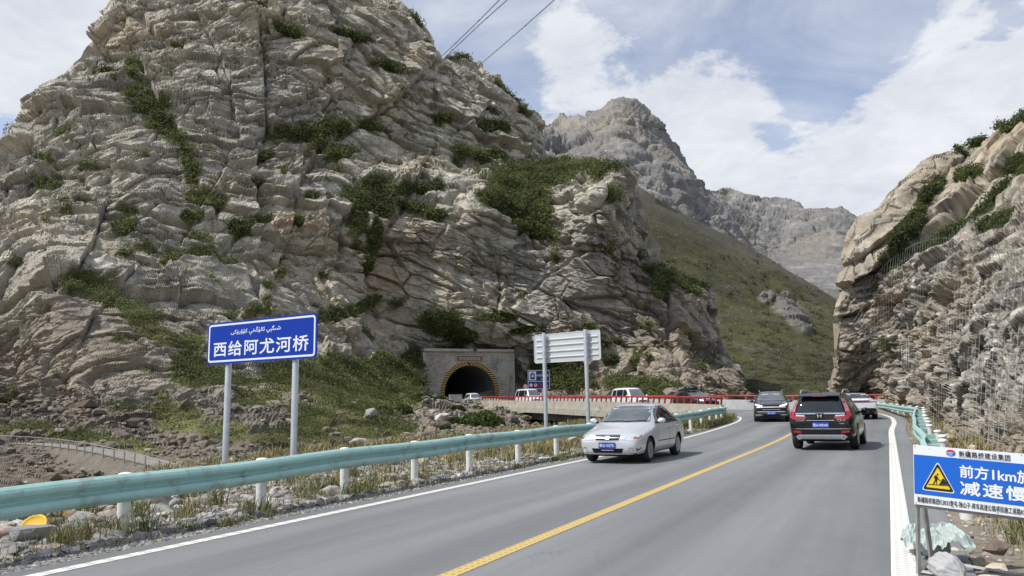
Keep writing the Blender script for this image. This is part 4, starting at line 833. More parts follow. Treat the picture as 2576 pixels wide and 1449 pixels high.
# ------------------------------------------------------------------ guardrails
def wbeam(path, up, face, depth=.10, H=.345):
    """two-wave beam swept along path; face = +1 when traffic is on the right of the path direction"""
    prof = [(.0, .157), (.026, .153), (.064, .130), (.085, .100), (.088, .080), (.080, .055), (.040, .020), (.016, .000), (.014, -.014), (.034, -.024), (.072, -.040), (.087, -.062), (.088, -.085), (.078, -.112), (.040, -.145), (.0, -.157)]
    P = np.asarray(path, float); T = np.gradient(P, axis=0); T[:, 2] = 0; T /= np.linalg.norm(T, axis=1, keepdims=True); Nn = np.c_[T[:, 1], -T[:, 0], 0 * T[:, 0]] * face
    k = len(prof); V = []
    for i in range(len(P)):
        for o, z in prof: V.append(P[i] + Nn[i] * (o * depth / .085) + [0, 0, z * H / .31])
    for i in range(len(P)):                                            # back skin gives the sheet its thickness
        for o, z in prof: V.append(P[i] + Nn[i] * (o * depth / .085 - .006) + [0, 0, z * H / .31 * .985])
    n = len(P); F = [(i * k + j, i * k + j + 1, (i + 1) * k + j + 1, (i + 1) * k + j) for i in range(n - 1) for j in range(k - 1)]
    m = n * k; F += [(m + a, m + d, m + c, m + b) for a, b, c, d in F[:]]
    F += [(i * k + j, m + i * k + j, m + (i + 1) * k + j, (i + 1) * k + j) for j in (0, k - 1) for i in range(n - 1)] + [(e * k + j, e * k + j + 1, m + e * k + j + 1, m + e * k + j) for e in (0, n - 1) for j in range(k - 1)]
    return V, F, P, Nn

def guardrail(path, posts, face, lab, ground=-.15, joints=4.0, postr=.077, cap_dz=0.0, postoff=-.16):
    r = empty('guardrail', tuple(path[0])); tag(r, lab, 'guardrail'); o0 = np.array(path[0], float)
    V, F, P, Nn = wbeam(path, 0, face); me = np_mesh('rail', np.array(V) - o0, F, False); link('rail', me, MT['teal'], r)
    s = np.r_[0, np.cumsum(np.linalg.norm(np.diff(P, axis=0), axis=1))]; mb = MB()
    q = joints * .6
    while q < s[-1] - .4:                                              # overlapping splice plate and its bolts
        c = np.array([np.interp(q, s, P[:, i]) for i in range(3)]); n = np.array([np.interp(q, s, Nn[:, i]) for i in range(3)]); t = np.array([n[1], -n[0], 0]) * -face
        v2, f2, _, _ = wbeam([c - t * .16 + n * .004, c + n * .004, c + t * .16 + n * .004], 0, face); pl = MB(); pl.add(np.array(v2) - o0, f2)
        for dt in (-.11, .11):
            for dz in (.045, -.045, .125, -.125):
                bpos = c + t * dt + n * (.055 if abs(dz) < .1 else .05) + [0, 0, dz] - o0; pl.box(tuple(bpos), (.013, .013, .013), mi=1)
        pl.build('splice_plate', [MT['teal'], MT['black']], r)
        q += joints
    for (px, py, pz, h) in posts:
        b = np.array([px, py, 0]) - [o0[0], o0[1], 0]; z1 = pz - o0[2]; z0 = z1 - h
        pm = MB(); pm.lathe([(postr, z0), (postr, z1)], 16, c=(b[0], b[1], 0)); po = pm.build('post', MT['post'], r, True)
        cm = MB(); cm.lathe([(postr * 1.07, z1 - .035), (postr * 1.22, z1 - .03), (postr * 1.25, z1 - .005), (postr * 1.1, z1 + .012), (postr * .6, z1 + .024), (.01, z1 + .028)], 16, c=(b[0], b[1], 0)); cm.build('cap', MT['cap'], po, True)
        j = int(np.argmin(((P[:, :2] - [px, py]) ** 2).sum(1))); d = P[j] - np.array([px, py, P[j][2]]); mid = (P[j] + np.array([px, py, P[j][2]])) / 2 - o0; L_ = np.linalg.norm(d[:2])
        bm_ = MB(); bm_.box(tuple(mid), (L_ / 2 - .01, .05, .09), Matrix.Rotation(math.atan2(d[1], d[0]), 3, 'Z'), bev=.008); bm_.build('spacer_block', MT['teal'], r)
    return r

def left_guardrail():
    y = np.r_[np.arange(-6, 30, .5), np.arange(30, 43.6, .4)]; P = np.c_[np.full(len(y), -8.72), y, np.interp(y, [3, 7, 13, 24, 28, 36, 44], [.56, .585, .65, .70, .70, .80, .97])]
    P[:, 0] += np.interp(y, [20, 43.5], [0, .55]) ; P[:, 2] += .012 * np.sin(y * 1.3); P[:, 0] += .012 * np.sin(y * .9 + 1)
    posts = []
    for q in [1.9, 4.3, 6.75, 9.15, 11.2, 13.45, 15.75, 18.4, 20.9, 23.6, 26.2, 28.8, 31.4, 34.0, 36.4, 38.6, 40.4, 41.9, 43.1]:
        x = np.interp(q, P[:, 1], P[:, 0]) - .20; z = np.interp(q, P[:, 1], P[:, 2]); posts.append((x, q, z + .15, 1.2))
    guardrail(P, posts, 1, 'long teal guardrail with white capped posts running beside the oncoming lane')
left_guardrail()

def right_guardrail():
    caps = [(2371, 1108, 16.5), (2371, 1097, 17.8), (2358, 1081, 19.5), (2338, 1069.6, 22), (2335, 1060, 24), (2332, 1053, 26), (2327, 1048, 28.5), (2325.5, 1038, 32), (2325, 1030.5, 35), (2323, 1025, 38), (2307, 1024, 40), (2290, 1023, 42), (2272, 1018, 45), (2258, 1017, 48), (2244, 1016, 51), (2225, 1014.6, 54), (2210, 1013.6, 57), (2190, 1013, 60)]
    C = np.array([at(*c) for c in caps]); C[:, 2] = np.interp(C[:, 1], [19, 28, 44, 64], [.56, .72, .93, 1.03]); T = np.gradient(C, axis=0); nn = np.c_[-T[:, 1], T[:, 0], 0 * T[:, 0]]; nn /= np.linalg.norm(nn, axis=1, keepdims=True)
    B = C + nn * .34 - [0, 0, .17]; B = np.vstack([B[0] + [.02, -1.5, -.1], B]); P = catmull(B, 6)
    g = guardrail(P, [(c[0], c[1], c[2], 1.0) for c in C], -1, 'teal guardrail curving round the bend at the foot of the cliff')
    # a lone post left standing nearer, where the rail is missing
    t = empty('guardrail_post', tuple(at(2437, 1330, 9.6))); tag(t, 'white scuffed post standing in grass behind the construction board', 'post')
    mb = MB(); mb.lathe([(.085, -.3), (.085, .52)], 16); mb.build('shaft', MT['post'], t, True); mb = MB(); mb.lathe([(.092, .52), (.1, .53), (.095, .56), (.03, .58)], 16); mb.build('cap', MT['cap'], t, True)
right_guardrail()

# ------------------------------------------------------------------ bridge with red rails
def off_path(t, off, dz, i0, i1): return line(t, off, dz)[i0:i1]
def sweep(mb, path, prof, mi=0):
    """closed profile (offset to the right, height) swept along a path"""
    P = np.asarray(path, float); T = np.gradient(P, axis=0); T[:, 2] = 0; T /= np.linalg.norm(T, axis=1, keepdims=True); Nn = np.c_[T[:, 1], -T[:, 0], 0 * T[:, 0]]; k = len(prof)
    V = [P[i] + Nn[i] * o + [0, 0, z] for i in range(len(P)) for o, z in prof]; n = len(P)
    F = [(i * k + j, i * k + (j + 1) % k, (i + 1) * k + (j + 1) % k, (i + 1) * k + j) for i in range(n - 1) for j in range(k)] + [tuple(range(k))[::-1], tuple((n - 1) * k + j for j in range(k))]
    return mb.add(V, F, mi)

def red_rail(P, lab, slant, step, h=.42, ends=True):
    r = empty('red_railing', tuple(P[0])); tag(r, lab, 'railing'); o0 = np.array(P[0]); P = np.asarray(P) - o0
    T = np.gradient(P, axis=0); T /= np.linalg.norm(T, axis=1, keepdims=True)
    mb = MB(); mb.tube([tuple(p + [0, 0, h]) for p in P], .065, 8); mb.build('top_rail', MT['redrail'], r, True)
    s = np.r_[0, np.cumsum(np.linalg.norm(np.diff(P, axis=0), axis=1))]; q = .25
    while q < s[-1]:
        c = np.array([np.interp(q, s, P[:, i]) for i in range(3)]); t = np.array([np.interp(q, s, T[:, i]) for i in range(3)]); a = math.atan2(t[1], t[0])
        m2 = MB(); w = .085; hh = h - .03; dx = slant
        vs = [(x * math.cos(a) - y * math.sin(a) + c[0], x * math.sin(a) + y * math.cos(a) + c[1], z + c[2]) for x, y, z in ((-w, -.04, 0), (w, -.04, 0), (w, .04, 0), (-w, .04, 0), (dx - w, -.04, hh), (dx + w, -.04, hh), (dx + w, .04, hh), (dx - w, .04, hh))]
        m2.add(vs, [(3, 2, 1, 0), (4, 5, 6, 7), (0, 1, 5, 4), (1, 2, 6, 5), (2, 3, 7, 6), (3, 0, 4, 7)]); m2.build('post', MT['redrail'], r); q += step
    return r

def bridge():
    iS = int(np.argmin(np.abs(RL[:, 1] - 50.2))); iE = int(np.argmin(np.abs(RL[:, 1] - 90.2)))
    inner = off_path(0, -.62, 0, iS, iE); o0 = inner[0].copy()
    r = empty('bridge', tuple(o0)); tag(r, 'concrete road bridge leading from the bend to the tunnel mouth', 'bridge')
    sh = lambda P: np.asarray(P) - o0
    # parapet wall and the slab edge below it (near side)
    mb = MB(); sweep(mb, sh(inner), [(-.16, -.05), (.16, -.05), (.09, .70), (-.09, .70)]); mb.build('parapet', MT['conc'], r)
    s_i = iS + 8
    mb = MB(); sweep(mb, sh(off_path(0, -.62, 0, s_i, iE)), [(-.30, -.62), (.35, -.62), (.35, -.055), (-.30, -.055)]); mb.build('slab_edge', MT['conc'], r)
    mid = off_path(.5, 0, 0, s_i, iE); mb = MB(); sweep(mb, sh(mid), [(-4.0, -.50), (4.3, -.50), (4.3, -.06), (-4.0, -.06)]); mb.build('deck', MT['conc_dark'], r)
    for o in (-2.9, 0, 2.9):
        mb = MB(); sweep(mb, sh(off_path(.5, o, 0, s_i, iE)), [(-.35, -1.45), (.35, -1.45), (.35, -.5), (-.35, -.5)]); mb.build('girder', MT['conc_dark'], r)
    for k in (.18, .60, .96):
        i = int(s_i + (iE - s_i) * k); c = sh(RL[i]); t = RL[i + 1] - RL[i - 1]; R3 = Matrix.Rotation(math.atan2(t[1], t[0]), 3, 'Z'); w = np.array([t[1], -t[0], 0]) / np.hypot(t[0], t[1])
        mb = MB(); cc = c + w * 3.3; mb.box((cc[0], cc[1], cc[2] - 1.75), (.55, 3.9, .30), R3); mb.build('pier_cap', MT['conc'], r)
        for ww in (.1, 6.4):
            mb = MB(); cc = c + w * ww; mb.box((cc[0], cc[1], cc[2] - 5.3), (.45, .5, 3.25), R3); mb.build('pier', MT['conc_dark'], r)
    # far side: solid barrier round the outside of the bend
    jS = int(np.argmin(np.abs(RR[:, 1] - 60.8))); outer = off_path(1, 1.0, 0, jS, iE)
    outer = np.vstack([np.array([[3.2, 63.2, .5], [1.0, 64.0, .5], [-1.6, 64.4, .5], [-4.2, 64.3, .52], [-6.8, 64.6, .55]]), outer[outer[:, 0] < -8.0]]); outer = catmull(outer, 4)
    mb = MB(); sweep(mb, sh(outer), [(-.2, -.3), (.2, -.3), (.11, .78), (-.11, .78)]); mb.build('outer_barrier', MT['conc_grey'], r)
    red_rail(inner + [0, 0, .70], 'red steel railing on the near parapet of the bridge', -.14, 1.0, .46)
    red_rail(outer + [0, 0, .78], 'red steel railing along the grey barrier at the outside of the bend', .0, 2.0, .34)
    return inner
INNER = bridge()

# ------------------------------------------------------------------ tunnel portal
def arch(R, hs, n, sq=1.0):
    """half-round arch outline from the left foot over the top to the right foot; hs = height of the springing line"""
    pts = [(-R * .965, 0.0)]
    for k in range(n + 1):
        a = math.pi - math.pi * k / n; pts.append((R * math.cos(a), hs + R * math.sin(a) * sq))
    pts.append((R * .965, 0.0)); return pts

def portal():
    M = frame(PT_C, PT_E); Mi = M.inverted(); r = empty('tunnel_portal', tuple(PT_C)); r.matrix_world = M
    tag(r, 'stone faced tunnel portal with black and yellow striped arch', 'tunnel portal')
    W, H = PT_W / 2, 8.55; R_, hs = 4.30, 1.95; A0 = arch(R_, hs, 40, 1.02); n = len(A0); c0 = (0, 2.2)
    out = []
    for i, (x, y) in enumerate(A0):
        if i == 0: out.append((-W, 0.)); continue
        if i == n - 1: out.append((W, 0.)); continue
        dx, dy = x - 0, y - 1.0; t = min((W / abs(dx)) if abs(dx) > 1e-6 else 9e9, ((H - 1.0) / dy) if dy > 1e-6 else 9e9); out.append((dx * t, max(1.0 + dy * t, 0)))
    # snap the nearest outline points to the corners
    for cx in (-W, W):
        k = min(range(n), key=lambda i: (out[i][0] - cx) ** 2 + (out[i][1] - H) ** 2); out[k] = (cx, H)
    V = [(x, y, 0) for x, y in A0] + [(x, y, 0) for x, y in out] + [(x, y, -3.5) for x, y in A0] + [(x, y, -3.5) for x, y in out]
    F = []
    for i in range(n - 1):
        F += [(i, i + 1, n + i + 1, n + i), (n + i, n + i + 1, 3 * n + i + 1, 3 * n + i), (2 * n + i, 3 * n + i, 3 * n + i + 1, 2 * n + i + 1)]
    mb = MB(); mb.add(V, F)
    pm = bpy.data.materials.new('portal_masonry'); pm.use_nodes = True; nt = pm.node_tree; N = nt.nodes.new; L = nt.links.new; b = nt.nodes['Principled BSDF']; b.inputs['Roughness'].default_value = .9
    tc = N('ShaderNodeTexCoord'); br = N('ShaderNodeTexBrick'); L(tc.outputs['Object'], br.inputs['Vector']); br.inputs['Scale'].default_value = 1.0; br.inputs['Brick Width'].default_value = .62; br.inputs['Row Height'].default_value = .30; br.inputs['Mortar Size'].default_value = .022
    br.inputs['Color1'].default_value = (.33, .295, .25, 1); br.inputs['Color2'].default_value = (.43, .395, .34, 1); br.inputs['Mortar'].default_value = (.21, .198, .18, 1)
    n1 = N('ShaderNodeTexNoise'); L(tc.outputs['Object'], n1.inputs['Vector']); n1.inputs['Scale'].default_value = .55; n1.inputs['Detail'].default_value = 8; n1.inputs['Roughness'].default_value = .62
    mp = N('ShaderNodeMapping'); mp.inputs['Scale'].default_value = (1.6, .28, 1); L(tc.outputs['Object'], mp.inputs['Vector']); n2 = N('ShaderNodeTexNoise'); L(mp.outputs[0], n2.inputs['Vector']); n2.inputs['Scale'].default_value = 1.0; n2.inputs['Detail'].default_value = 7
    m1 = N('ShaderNodeMapRange'); L(n1.outputs['Fac'], m1.inputs['Value']); m1.inputs['From Min'].default_value = .3; m1.inputs['From Max'].default_value = .7; m1.inputs['To Min'].default_value = .62; m1.inputs['To Max'].default_value = 1.4
    v1 = N('ShaderNodeVectorMath'); v1.operation = 'SCALE'; L(br.outputs['Color'], v1.inputs[0]); L(m1.outputs[0], v1.inputs['Scale'])
    # pale plaster repairs on the right-hand side and foot
    sp = N('ShaderNodeSeparateXYZ'); L(tc.outputs['Object'], sp.inputs[0]); ad = N('ShaderNodeMath'); ad.operation = 'MULTIPLY_ADD'; L(sp.outputs['X'], ad.inputs[0]); ad.inputs[1].default_value = .022; L(n2.outputs['Fac'], ad.inputs[2])
    m2 = N('ShaderNodeMapRange'); L(ad.outputs[0], m2.inputs['Value']); m2.inputs['From Min'].default_value = .645; m2.inputs['From Max'].default_value = .70; m2.inputs['To Max'].default_value = .85
    mx = N('ShaderNodeMix'); mx.data_type = 'RGBA'; L(m2.outputs[0], mx.inputs['Factor']); L(v1.outputs[0], mx.inputs[6]); mx.inputs[7].default_value = (.42, .40, .34, 1); L(mx.outputs[2], b.inputs['Base Color'])
    bp = N('ShaderNodeBump'); bp.inputs['Strength'].default_value = .5; bp.inputs['Distance'].default_value = .05; L(br.outputs['Fac'], bp.inputs['Height']); bp.invert = True; L(bp.outputs[0], b.inputs['Normal'])
    mb.build('facade', pm, r)
    mb = MB(); mb.box((0, H + .22, -1.55), (W + .16, .22, 1.95), bev=.05); mb.build('cornice', MT['cornice'], r)
    for s in (-1, 1):
        mb = MB(); mb.box((s * (W + .13), H / 2 - .05, -1.6), (.13, H / 2 - .05, 1.7)); mb.build('pilaster', MT['cornice'], r)
    # striped arch ring, slanted bars changing direction at the crown
    segs = 92; A1 = arch(R_, hs, 240, 1.02); A2 = arch(R_ + .68, hs, 240, 1.02)
    def resample(P, k):
        P = np.array(P); s = np.r_[0, np.cumsum(np.linalg.norm(np.diff(P, axis=0), axis=1))] / np.linalg.norm(np.diff(P, axis=0), axis=1).sum(); t = np.linspace(0, 1, k + 1); return np.c_[np.interp(t, s, P[:, 0]), np.interp(t, s, P[:, 1])]
    q1, q2 = resample(A1, segs * 4), resample(A2, segs * 4); mb = MB(); sh = 10
    hN = segs * 2
    for k in range(segs):
        a0, a1 = k * 4, k * 4 + 4
        if k < segs // 2: o0, o1 = max(a0 - sh, 0), max(a1 - sh, 0) if a1 < hN else hN
        else: o0, o1 = min(a0 + sh, segs * 4) if a0 > hN else hN, min(a1 + sh, segs * 4)
        if a1 == hN: o1 = hN
        if o1 <= o0: continue
        P = [(*q1[a0], .06), (*q1[a1], .06), (*q2[o1], .06), (*q2[o0], .06)]; mb.add(P + [(x, y, -.02) for x, y, _ in P], [(0, 1, 2, 3), (0, 4, 5, 1), (3, 2, 6, 7)], k % 2)
    # the crown between the two slants
    mb.add([(*q1[hN], .061), (*q2[hN - sh], .061), (*q2[hN + sh], .061)], [(0, 1, 2)], 1)
    mb.add([(q1[hN][0], q1[hN][1] + .30, .066), (*q2[hN - 5], .066), (*q2[hN + 5], .066)], [(0, 1, 2)], 0)
    mb.build('striped_arch', [MT['hazard_y'], MT['hazard_k']], r)
    # bore
    Ab = arch(R_ - .02, hs, 40, 1.02); k = len(Ab); rings = [0.02] + [-2 * i for i in range(1, 31)]; V = []; D = np.array(RL[-1] - RL[-40]); 
    for z in rings: V += [(x, y, z) for x, y in Ab]
    F = [(i * k + j, i * k + j + 1, (i + 1) * k + j + 1, (i + 1) * k + j) for i in range(len(rings) - 1) for j in range(k - 1)] + [tuple(range((len(rings) - 1) * k, len(rings) * k))]
    F += [(i * k, (i + 1) * k, (i + 1) * k + k - 1, i * k + k - 1) for i in range(len(rings) - 1)]
    mb = MB(); mb.add(V, F); mb.build('bore', MT['lining'], r)
    mb = MB(); Ac = arch(R_ - .10, hs, 40, 1.02); pts = [(x, y, -9) for x, y in Ac]; mb.tube(pts[1:24], .09, 6); mb.build('reflective_hoop', MT['cornice'], r)
    mb = MB(); mb.box((0, 7.42, .03), (2.15, .44, .05)); pq = mb.build('name_plaque', MT['plaque'], r)
    mb = MB()
    for cx, cy, hx, hy in ((0, 7.93, 2.42, .06), (0, 6.92, 2.42, .05), (-2.36, 7.42, .06, .45), (2.36, 7.42, .06, .45)): mb.box((cx, cy, .03), (hx, hy, .06))
    mb.build('plaque_frame', MT['cornice'], pq)
    text('plaque_lettering', '呼屯郭楞隧道', Matrix.Translation((0, 7.42, .082)), .52, MT['plaque_text'], pq, width=3.6, bold=.02)
    mb = MB(); mb.box((.75, H + .24, .52), (.24, .15, .16), bev=.03); mb.tube([(.75, H + .3, .4), (.75, H + .5, .2)], .05, 6); mb.build('camera_box', MT['black'], r)
    mb = MB(); mb.box((2.9, 1.9, -6.0), (.03, .42, .30)); mb.build('refuge_sign', MT['blue'], r); mb = MB(); mb.box((2.866, 1.9, -6.0), (.006, .22, .13)); mb.build('refuge_symbol', MT['white'], r.children[-1])
    mb = MB(); mb.box((6.05, 6.6, .012), (.48, .38, .02)); mb.build('patched_panel', MT['conc_grey'], r)
    # low white wall and teal barrier in front of the left foot of the arch
    a = at(1184, 1003, 113.0)
    w = empty('barrier_wall', tuple(at(1146, 1005, 112.0)), math.atan2(PT_E[1], PT_E[0])); tag(w, 'low pale concrete wall in front of the tunnel mouth', 'wall')
    mb = MB(); mb.box((0, 0, .15), (1.0, .15, .55), bev=.04); mb.build('wall_body', MT['conc_grey'], w); mb = MB(); mb.box((0, 0, .73), (1.03, .18, .03)); mb.build('coping', MT['cornice'], w)
    b2 = empty('teal_barrier', tuple(at(1193, 1013, 104.0)), math.atan2(PT_E[1], PT_E[0])); tag(b2, 'short teal rail barrier in front of the white van at the tunnel mouth', 'barrier')
    for z in (.35, .62, .9): mb = MB(); mb.box((0, 0, z - .45), (1.15, .04, .07)); mb.build('rail', MT['teal'], b2)
    for x in (-.95, .0, .95): mb = MB(); mb.box((x, 0, .1), (.07, .06, .62)); mb.build('post', MT['cap'], b2)
portal()
# ------------------------------------------------------------------ vehicles (local x forward, y left, z up)
def loft(stations):
    V = []; k = 0
    for (x, zb, zl, zr, ws, wb, wr) in stations:
        h = [(0, zb), (ws * .8, zb), (ws, zb + .07), (max(ws, wb) + .012, zb + .5 * (zl - zb)), (wb, zl), (wb + (wr - wb) * .5 , zl + (zr - .06 - zl) * .5), (wr, zr - .055), (wr * .82, zr - .004), (0, zr + .012)]
        ring = [(x, y, z) for y, z in h] + [(x, -y, z) for y, z in h[-2:0:-1]]; k = len(ring); V += ring
    n = len(stations); F = [(i * k + j, (i + 1) * k + j, (i + 1) * k + (j + 1) % k, i * k + (j + 1) % k) for i in range(n - 1) for j in range(k)]
    for e, rev in ((0, False), (n - 1, True)):
        ring = [e * k + j for j in range(k)]; half = k // 2                # quads across the end: left point to its mirror on the right
        for j in range(half):
            a, b, c, d = ring[j], ring[j + 1], ring[(k - j - 1) % k], ring[(k - j) % k]
            f = [a, b, c, d] if j > 0 else [ring[0], ring[1], ring[k - 1]]
            if j == half - 1: f = [ring[half - 1], ring[half], ring[half + 1]]
            F.append(tuple(f[::-1] if rev else f))
    return V, F

class Car:
    def __init__(s, name, label, cat, stations, paint, axles, wr, track, tw=.21, group=None, hub='alloy', plain=False):
        s.root = empty(name); tag(s.root, label, cat, group); s.ax = axles; s.paint = paint
        V, F = loft(stations); me = bpy.data.meshes.new('shell'); me.from_pydata(V, [], F)
        bm = bmesh.new(); bm.from_mesh(me); bmesh.ops.recalc_face_normals(bm, faces=bm.faces[:]); bm.to_mesh(me); bm.free()
        o = bpy.data.objects.new('shell', me); COL.objects.link(o); md = o.modifiers.new('s', 'SUBSURF'); md.levels = 2; md.render_levels = 2
        dg = bpy.context.evaluated_depsgraph_get(); sm = bpy.data.meshes.new_from_object(o.evaluated_get(dg)); o.modifiers.clear(); o.data = sm
        bm = bmesh.new(); bm.from_mesh(sm); s.bvh = BVHTree.FromBMesh(bm); bm.free()
        w = max(max(q[4], q[5]) for q in stations); cut = MB(); R = wr + .055
        for ax in axles:
            for sd in (1, -1): cut.lathe([(R, sd * (w - .30)), (R, sd * (w + .4))], 28, 'Y', (ax, 0, wr))
        co = cut.build('cutter', [], None); b = o.modifiers.new('b', 'BOOLEAN'); b.object = co; b.operation = 'DIFFERENCE'; b.solver = 'EXACT'
        dg = bpy.context.evaluated_depsgraph_get(); fm = bpy.data.meshes.new_from_object(o.evaluated_get(dg)); bpy.data.objects.remove(o); bpy.data.objects.remove(co)
        if len(fm.polygons) < 50: fm = sm
        fm.materials.clear(); fm.materials.append(paint); fm.materials.append(MT['trim']); zmin = min(q[1] for q in stations)
        for p in fm.polygons:
            c = p.center; well = any((c.x - ax) ** 2 + (c.z - wr) ** 2 < (R + .004) ** 2 for ax in axles) and abs(c.y) < w + .1 and (abs(p.normal.y) > .6 or (c.x - min(axles, key=lambda a: abs(a - c.x))) ** 2 + (c.z - wr) ** 2 > (R - .03) ** 2) and abs(c.y) < w - .005
            p.material_index = 1 if (p.normal.z < -.75 or (well and abs(c.y) < w - .02 and (abs(p.normal.y) < .5 or abs(c.y) < w - .25))) else 0; p.use_smooth = True
        s.body = link('body', fm, None, s.root); sharp(fm, 35); s.w = w
        for ax in axles:
            for sd in (1, -1): s.wheel(ax, sd * (track / 2), wr, tw, sd)
    def wheel(s, x, y, r, tw, sd):
        h = tw / 2; t = MB(); t.lathe([(r * .62, -h * .9), (r * .90, -h), (r * .97, -h * .86), (r, -h * .6), (r, h * .6), (r * .97, h * .86), (r * .90, h), (r * .62, h * .9)], 28, 'Y', (x, y, r)); wo = t.build('wheel', MT['rubber'], s.root, True)
        q = MB(); f = sd * h; q.lathe([(r * .66, f * .98), (r * .66, f * .70), (r * .60, f * .62), (r * .60, f * .98)], 28, 'Y', (x, y, r), 0); q.lathe([(r * .60, f * .30), (r * .60, f * .34)], 24, 'Y', (x, y, r), 1)
        q.lathe([(r * .16, f * .5), (r * .15, f * .95)], 12, 'Y', (x, y, r), 0)
        for k in range(5):
            R3 = Matrix.Rotation(2 * math.pi * k / 5 + .3, 3, 'Y'); c = R3 @ Vector((0, 0, r * .38)); q.box((x + c.x, y + f * .82, r + c.z), (r * .085, abs(f) * .10, r * .25), R3, 0)
        q.build('rim', [MT['rim'], MT['trim']], wo, True)
    def cast(s, axis, u, v):
        d = {'F': ((9, u, v), (-1, 0, 0)), 'B': ((-9, u, v), (1, 0, 0)), 'L': ((u, 9, v), (0, -1, 0)), 'R': ((u, -9, v), (0, 1, 0)), 'T': ((u, v, 9), (0, 0, -1))}[axis]
        loc, nrm, i, _ = s.bvh.ray_cast(Vector(d[0]), Vector(d[1]))
        if loc is None:
            q = {'F': (2.0, u, v), 'B': (-2.0, u, v), 'L': (u, .8, v), 'R': (u, -.8, v), 'T': (u, v, 1.4)}[axis]; loc, nrm, i, _ = s.bvh.find_nearest(Vector(q))
        return loc, nrm, -Vector(d[1])
    def decal(s, name, poly, axis, mt, off=.004, step=.07, parent=None, label=None):
        """a shaped panel laid on the body: outline in the view of that side, draped on the surface"""
        P = []
        for i, a in enumerate(poly):
            b = poly[(i + 1) % len(poly)]; n = max(1, int(math.hypot(b[0] - a[0], b[1] - a[1]) / step)); P += [(a[0] + (b[0] - a[0]) * k / n, a[1] + (b[1] - a[1]) * k / n) for k in range(n)]
        nb = len(P); x0, x1 = min(p[0] for p in P), max(p[0] for p in P); y0, y1 = min(p[1] for p in P), max(p[1] for p in P)
        def inside(x, y):
            c = False
            for i in range(nb):
                a, b = P[i], P[i - 1]
                if (a[1] > y) != (b[1] > y) and x < (b[0] - a[0]) * (y - a[1]) / (b[1] - a[1]) + a[0]: c = not c
            return c
        Q = [Vector(p) for p in P]; x = x0 + step / 2
        while x < x1:
            y = y0 + step / 2
            while y < y1:
                if inside(x, y): Q.append(Vector((x, y)))
                y += step
            x += step
        vs, es, fs, *_ = delaunay_2d_cdt(Q, [(i, (i + 1) % nb) for i in range(nb)], [], 1, 1e-5)
        V = []
        for v in vs:
            loc, nrm, d = s.cast(axis, v.x, v.y)
            if nrm.dot(d) < 0: nrm = -nrm
            V.append(loc + (nrm * .6 + d * .4) * off)
        me = bpy.data.meshes.new(name); me.from_pydata(V, [], [tuple(f) for f in fs]); me.polygons.foreach_set('use_smooth', [True] * len(fs)); me.update()
        o = link(name, me, mt, parent or s.root)
        if label: o['label'] = label
        return o
    def both(s, name, poly, axis, mt, **k):
        """the same panel on both sides (y mirrored), or on the left and right flank"""
        if axis in 'FBT':
            m = [(-a, b) for a, b in poly] if axis != 'T' else [(a, -b) for a, b in poly]
            return s.decal(name, poly, axis, mt, **k), s.decal(name, m, axis, mt, **k)
        return s.decal(name, poly, 'L', mt, **k), s.decal(name, poly, 'R', mt, **k)
    def seam(s, pts, axis='L', w=.008):
        for ax in ('L', 'R'):
            poly = []; n = len(pts)
            for i, (x, z) in enumerate(pts):
                a, b = pts[max(i - 1, 0)], pts[min(i + 1, n - 1)]; L_ = math.hypot(b[0] - a[0], b[1] - a[1]); nx, nz = -(b[1] - a[1]) / L_, (b[0] - a[0]) / L_; poly.append((x + nx * w, z + nz * w))
            for i in range(n - 1, -1, -1):
                x, z = pts[i]; a, b = pts[max(i - 1, 0)], pts[min(i + 1, n - 1)]; L_ = math.hypot(b[0] - a[0], b[1] - a[1]); nx, nz = -(b[1] - a[1]) / L_, (b[0] - a[0]) / L_; poly.append((x - nx * w, z - nz * w))
            s.decal('door_seam', poly, ax, MT['trim'], off=.003, step=.12)
    def mirror(s, x, y, z, mt, sx=.09, sy=.11, sz=.075):
        for sd in (1, -1):
            bm = bmesh.new(); bmesh.ops.create_uvsphere(bm, u_segments=14, v_segments=8, radius=1); M = Matrix.Translation((x, sd * y, z)) @ Matrix.Diagonal((sx, sy, sz, 1)); bm.transform(M); me = bpy.data.meshes.new('mirror'); bm.to_mesh(me); bm.free()
            me.polygons.foreach_set('use_smooth', [True] * len(me.polygons)); mo = link('mirror', me, mt, s.root); m2 = MB(); m2.box((x, sd * (y - .10), z - .05), (.03, .09, .022)); m2.build('mirror_arm', MT['trim'], mo)
    def plate(s, end, z, body, mt=None, h=.14, w=.44, y=0.0):
        loc, n, d = s.cast(end, y, z); sg = 1 if end == 'F' else -1; x = loc.x + sg * .022; M = frame((x, y, z), (0, sg, 0)); mb = MB(); mb.prism(rrect(w, h, .012, 2), -.012, .0, M); p = mb.build('number_plate', mt or MT['plate'], s.root)
        if body: text('plate_lettering', body, frame((x, y, z), (0, sg, 0)), h * .62, MT['white'], p, width=w * .88, bold=.012)
        return p
    def handles(s, xs, z, mt):
        for x in xs:
            for sd, ax in ((1, 'L'), (-1, 'R')):
                loc, n, d = s.cast(ax, x, z); mb = MB(); mb.box((x, loc.y + sd * .018, z), (.085, .014, .016), bev=.006); mb.build('door_handle', mt, s.root)
    def place(s, pos, head):
        s.root.location = pos; s.root.rotation_euler = (0, 0, math.atan2(head[1], head[0])); return s

def ell(cx, cy, rx, ry, n=16): return [(cx + rx * math.cos(2 * math.pi * k / n), cy + ry * math.sin(2 * math.pi * k / n)) for k in range(n)]

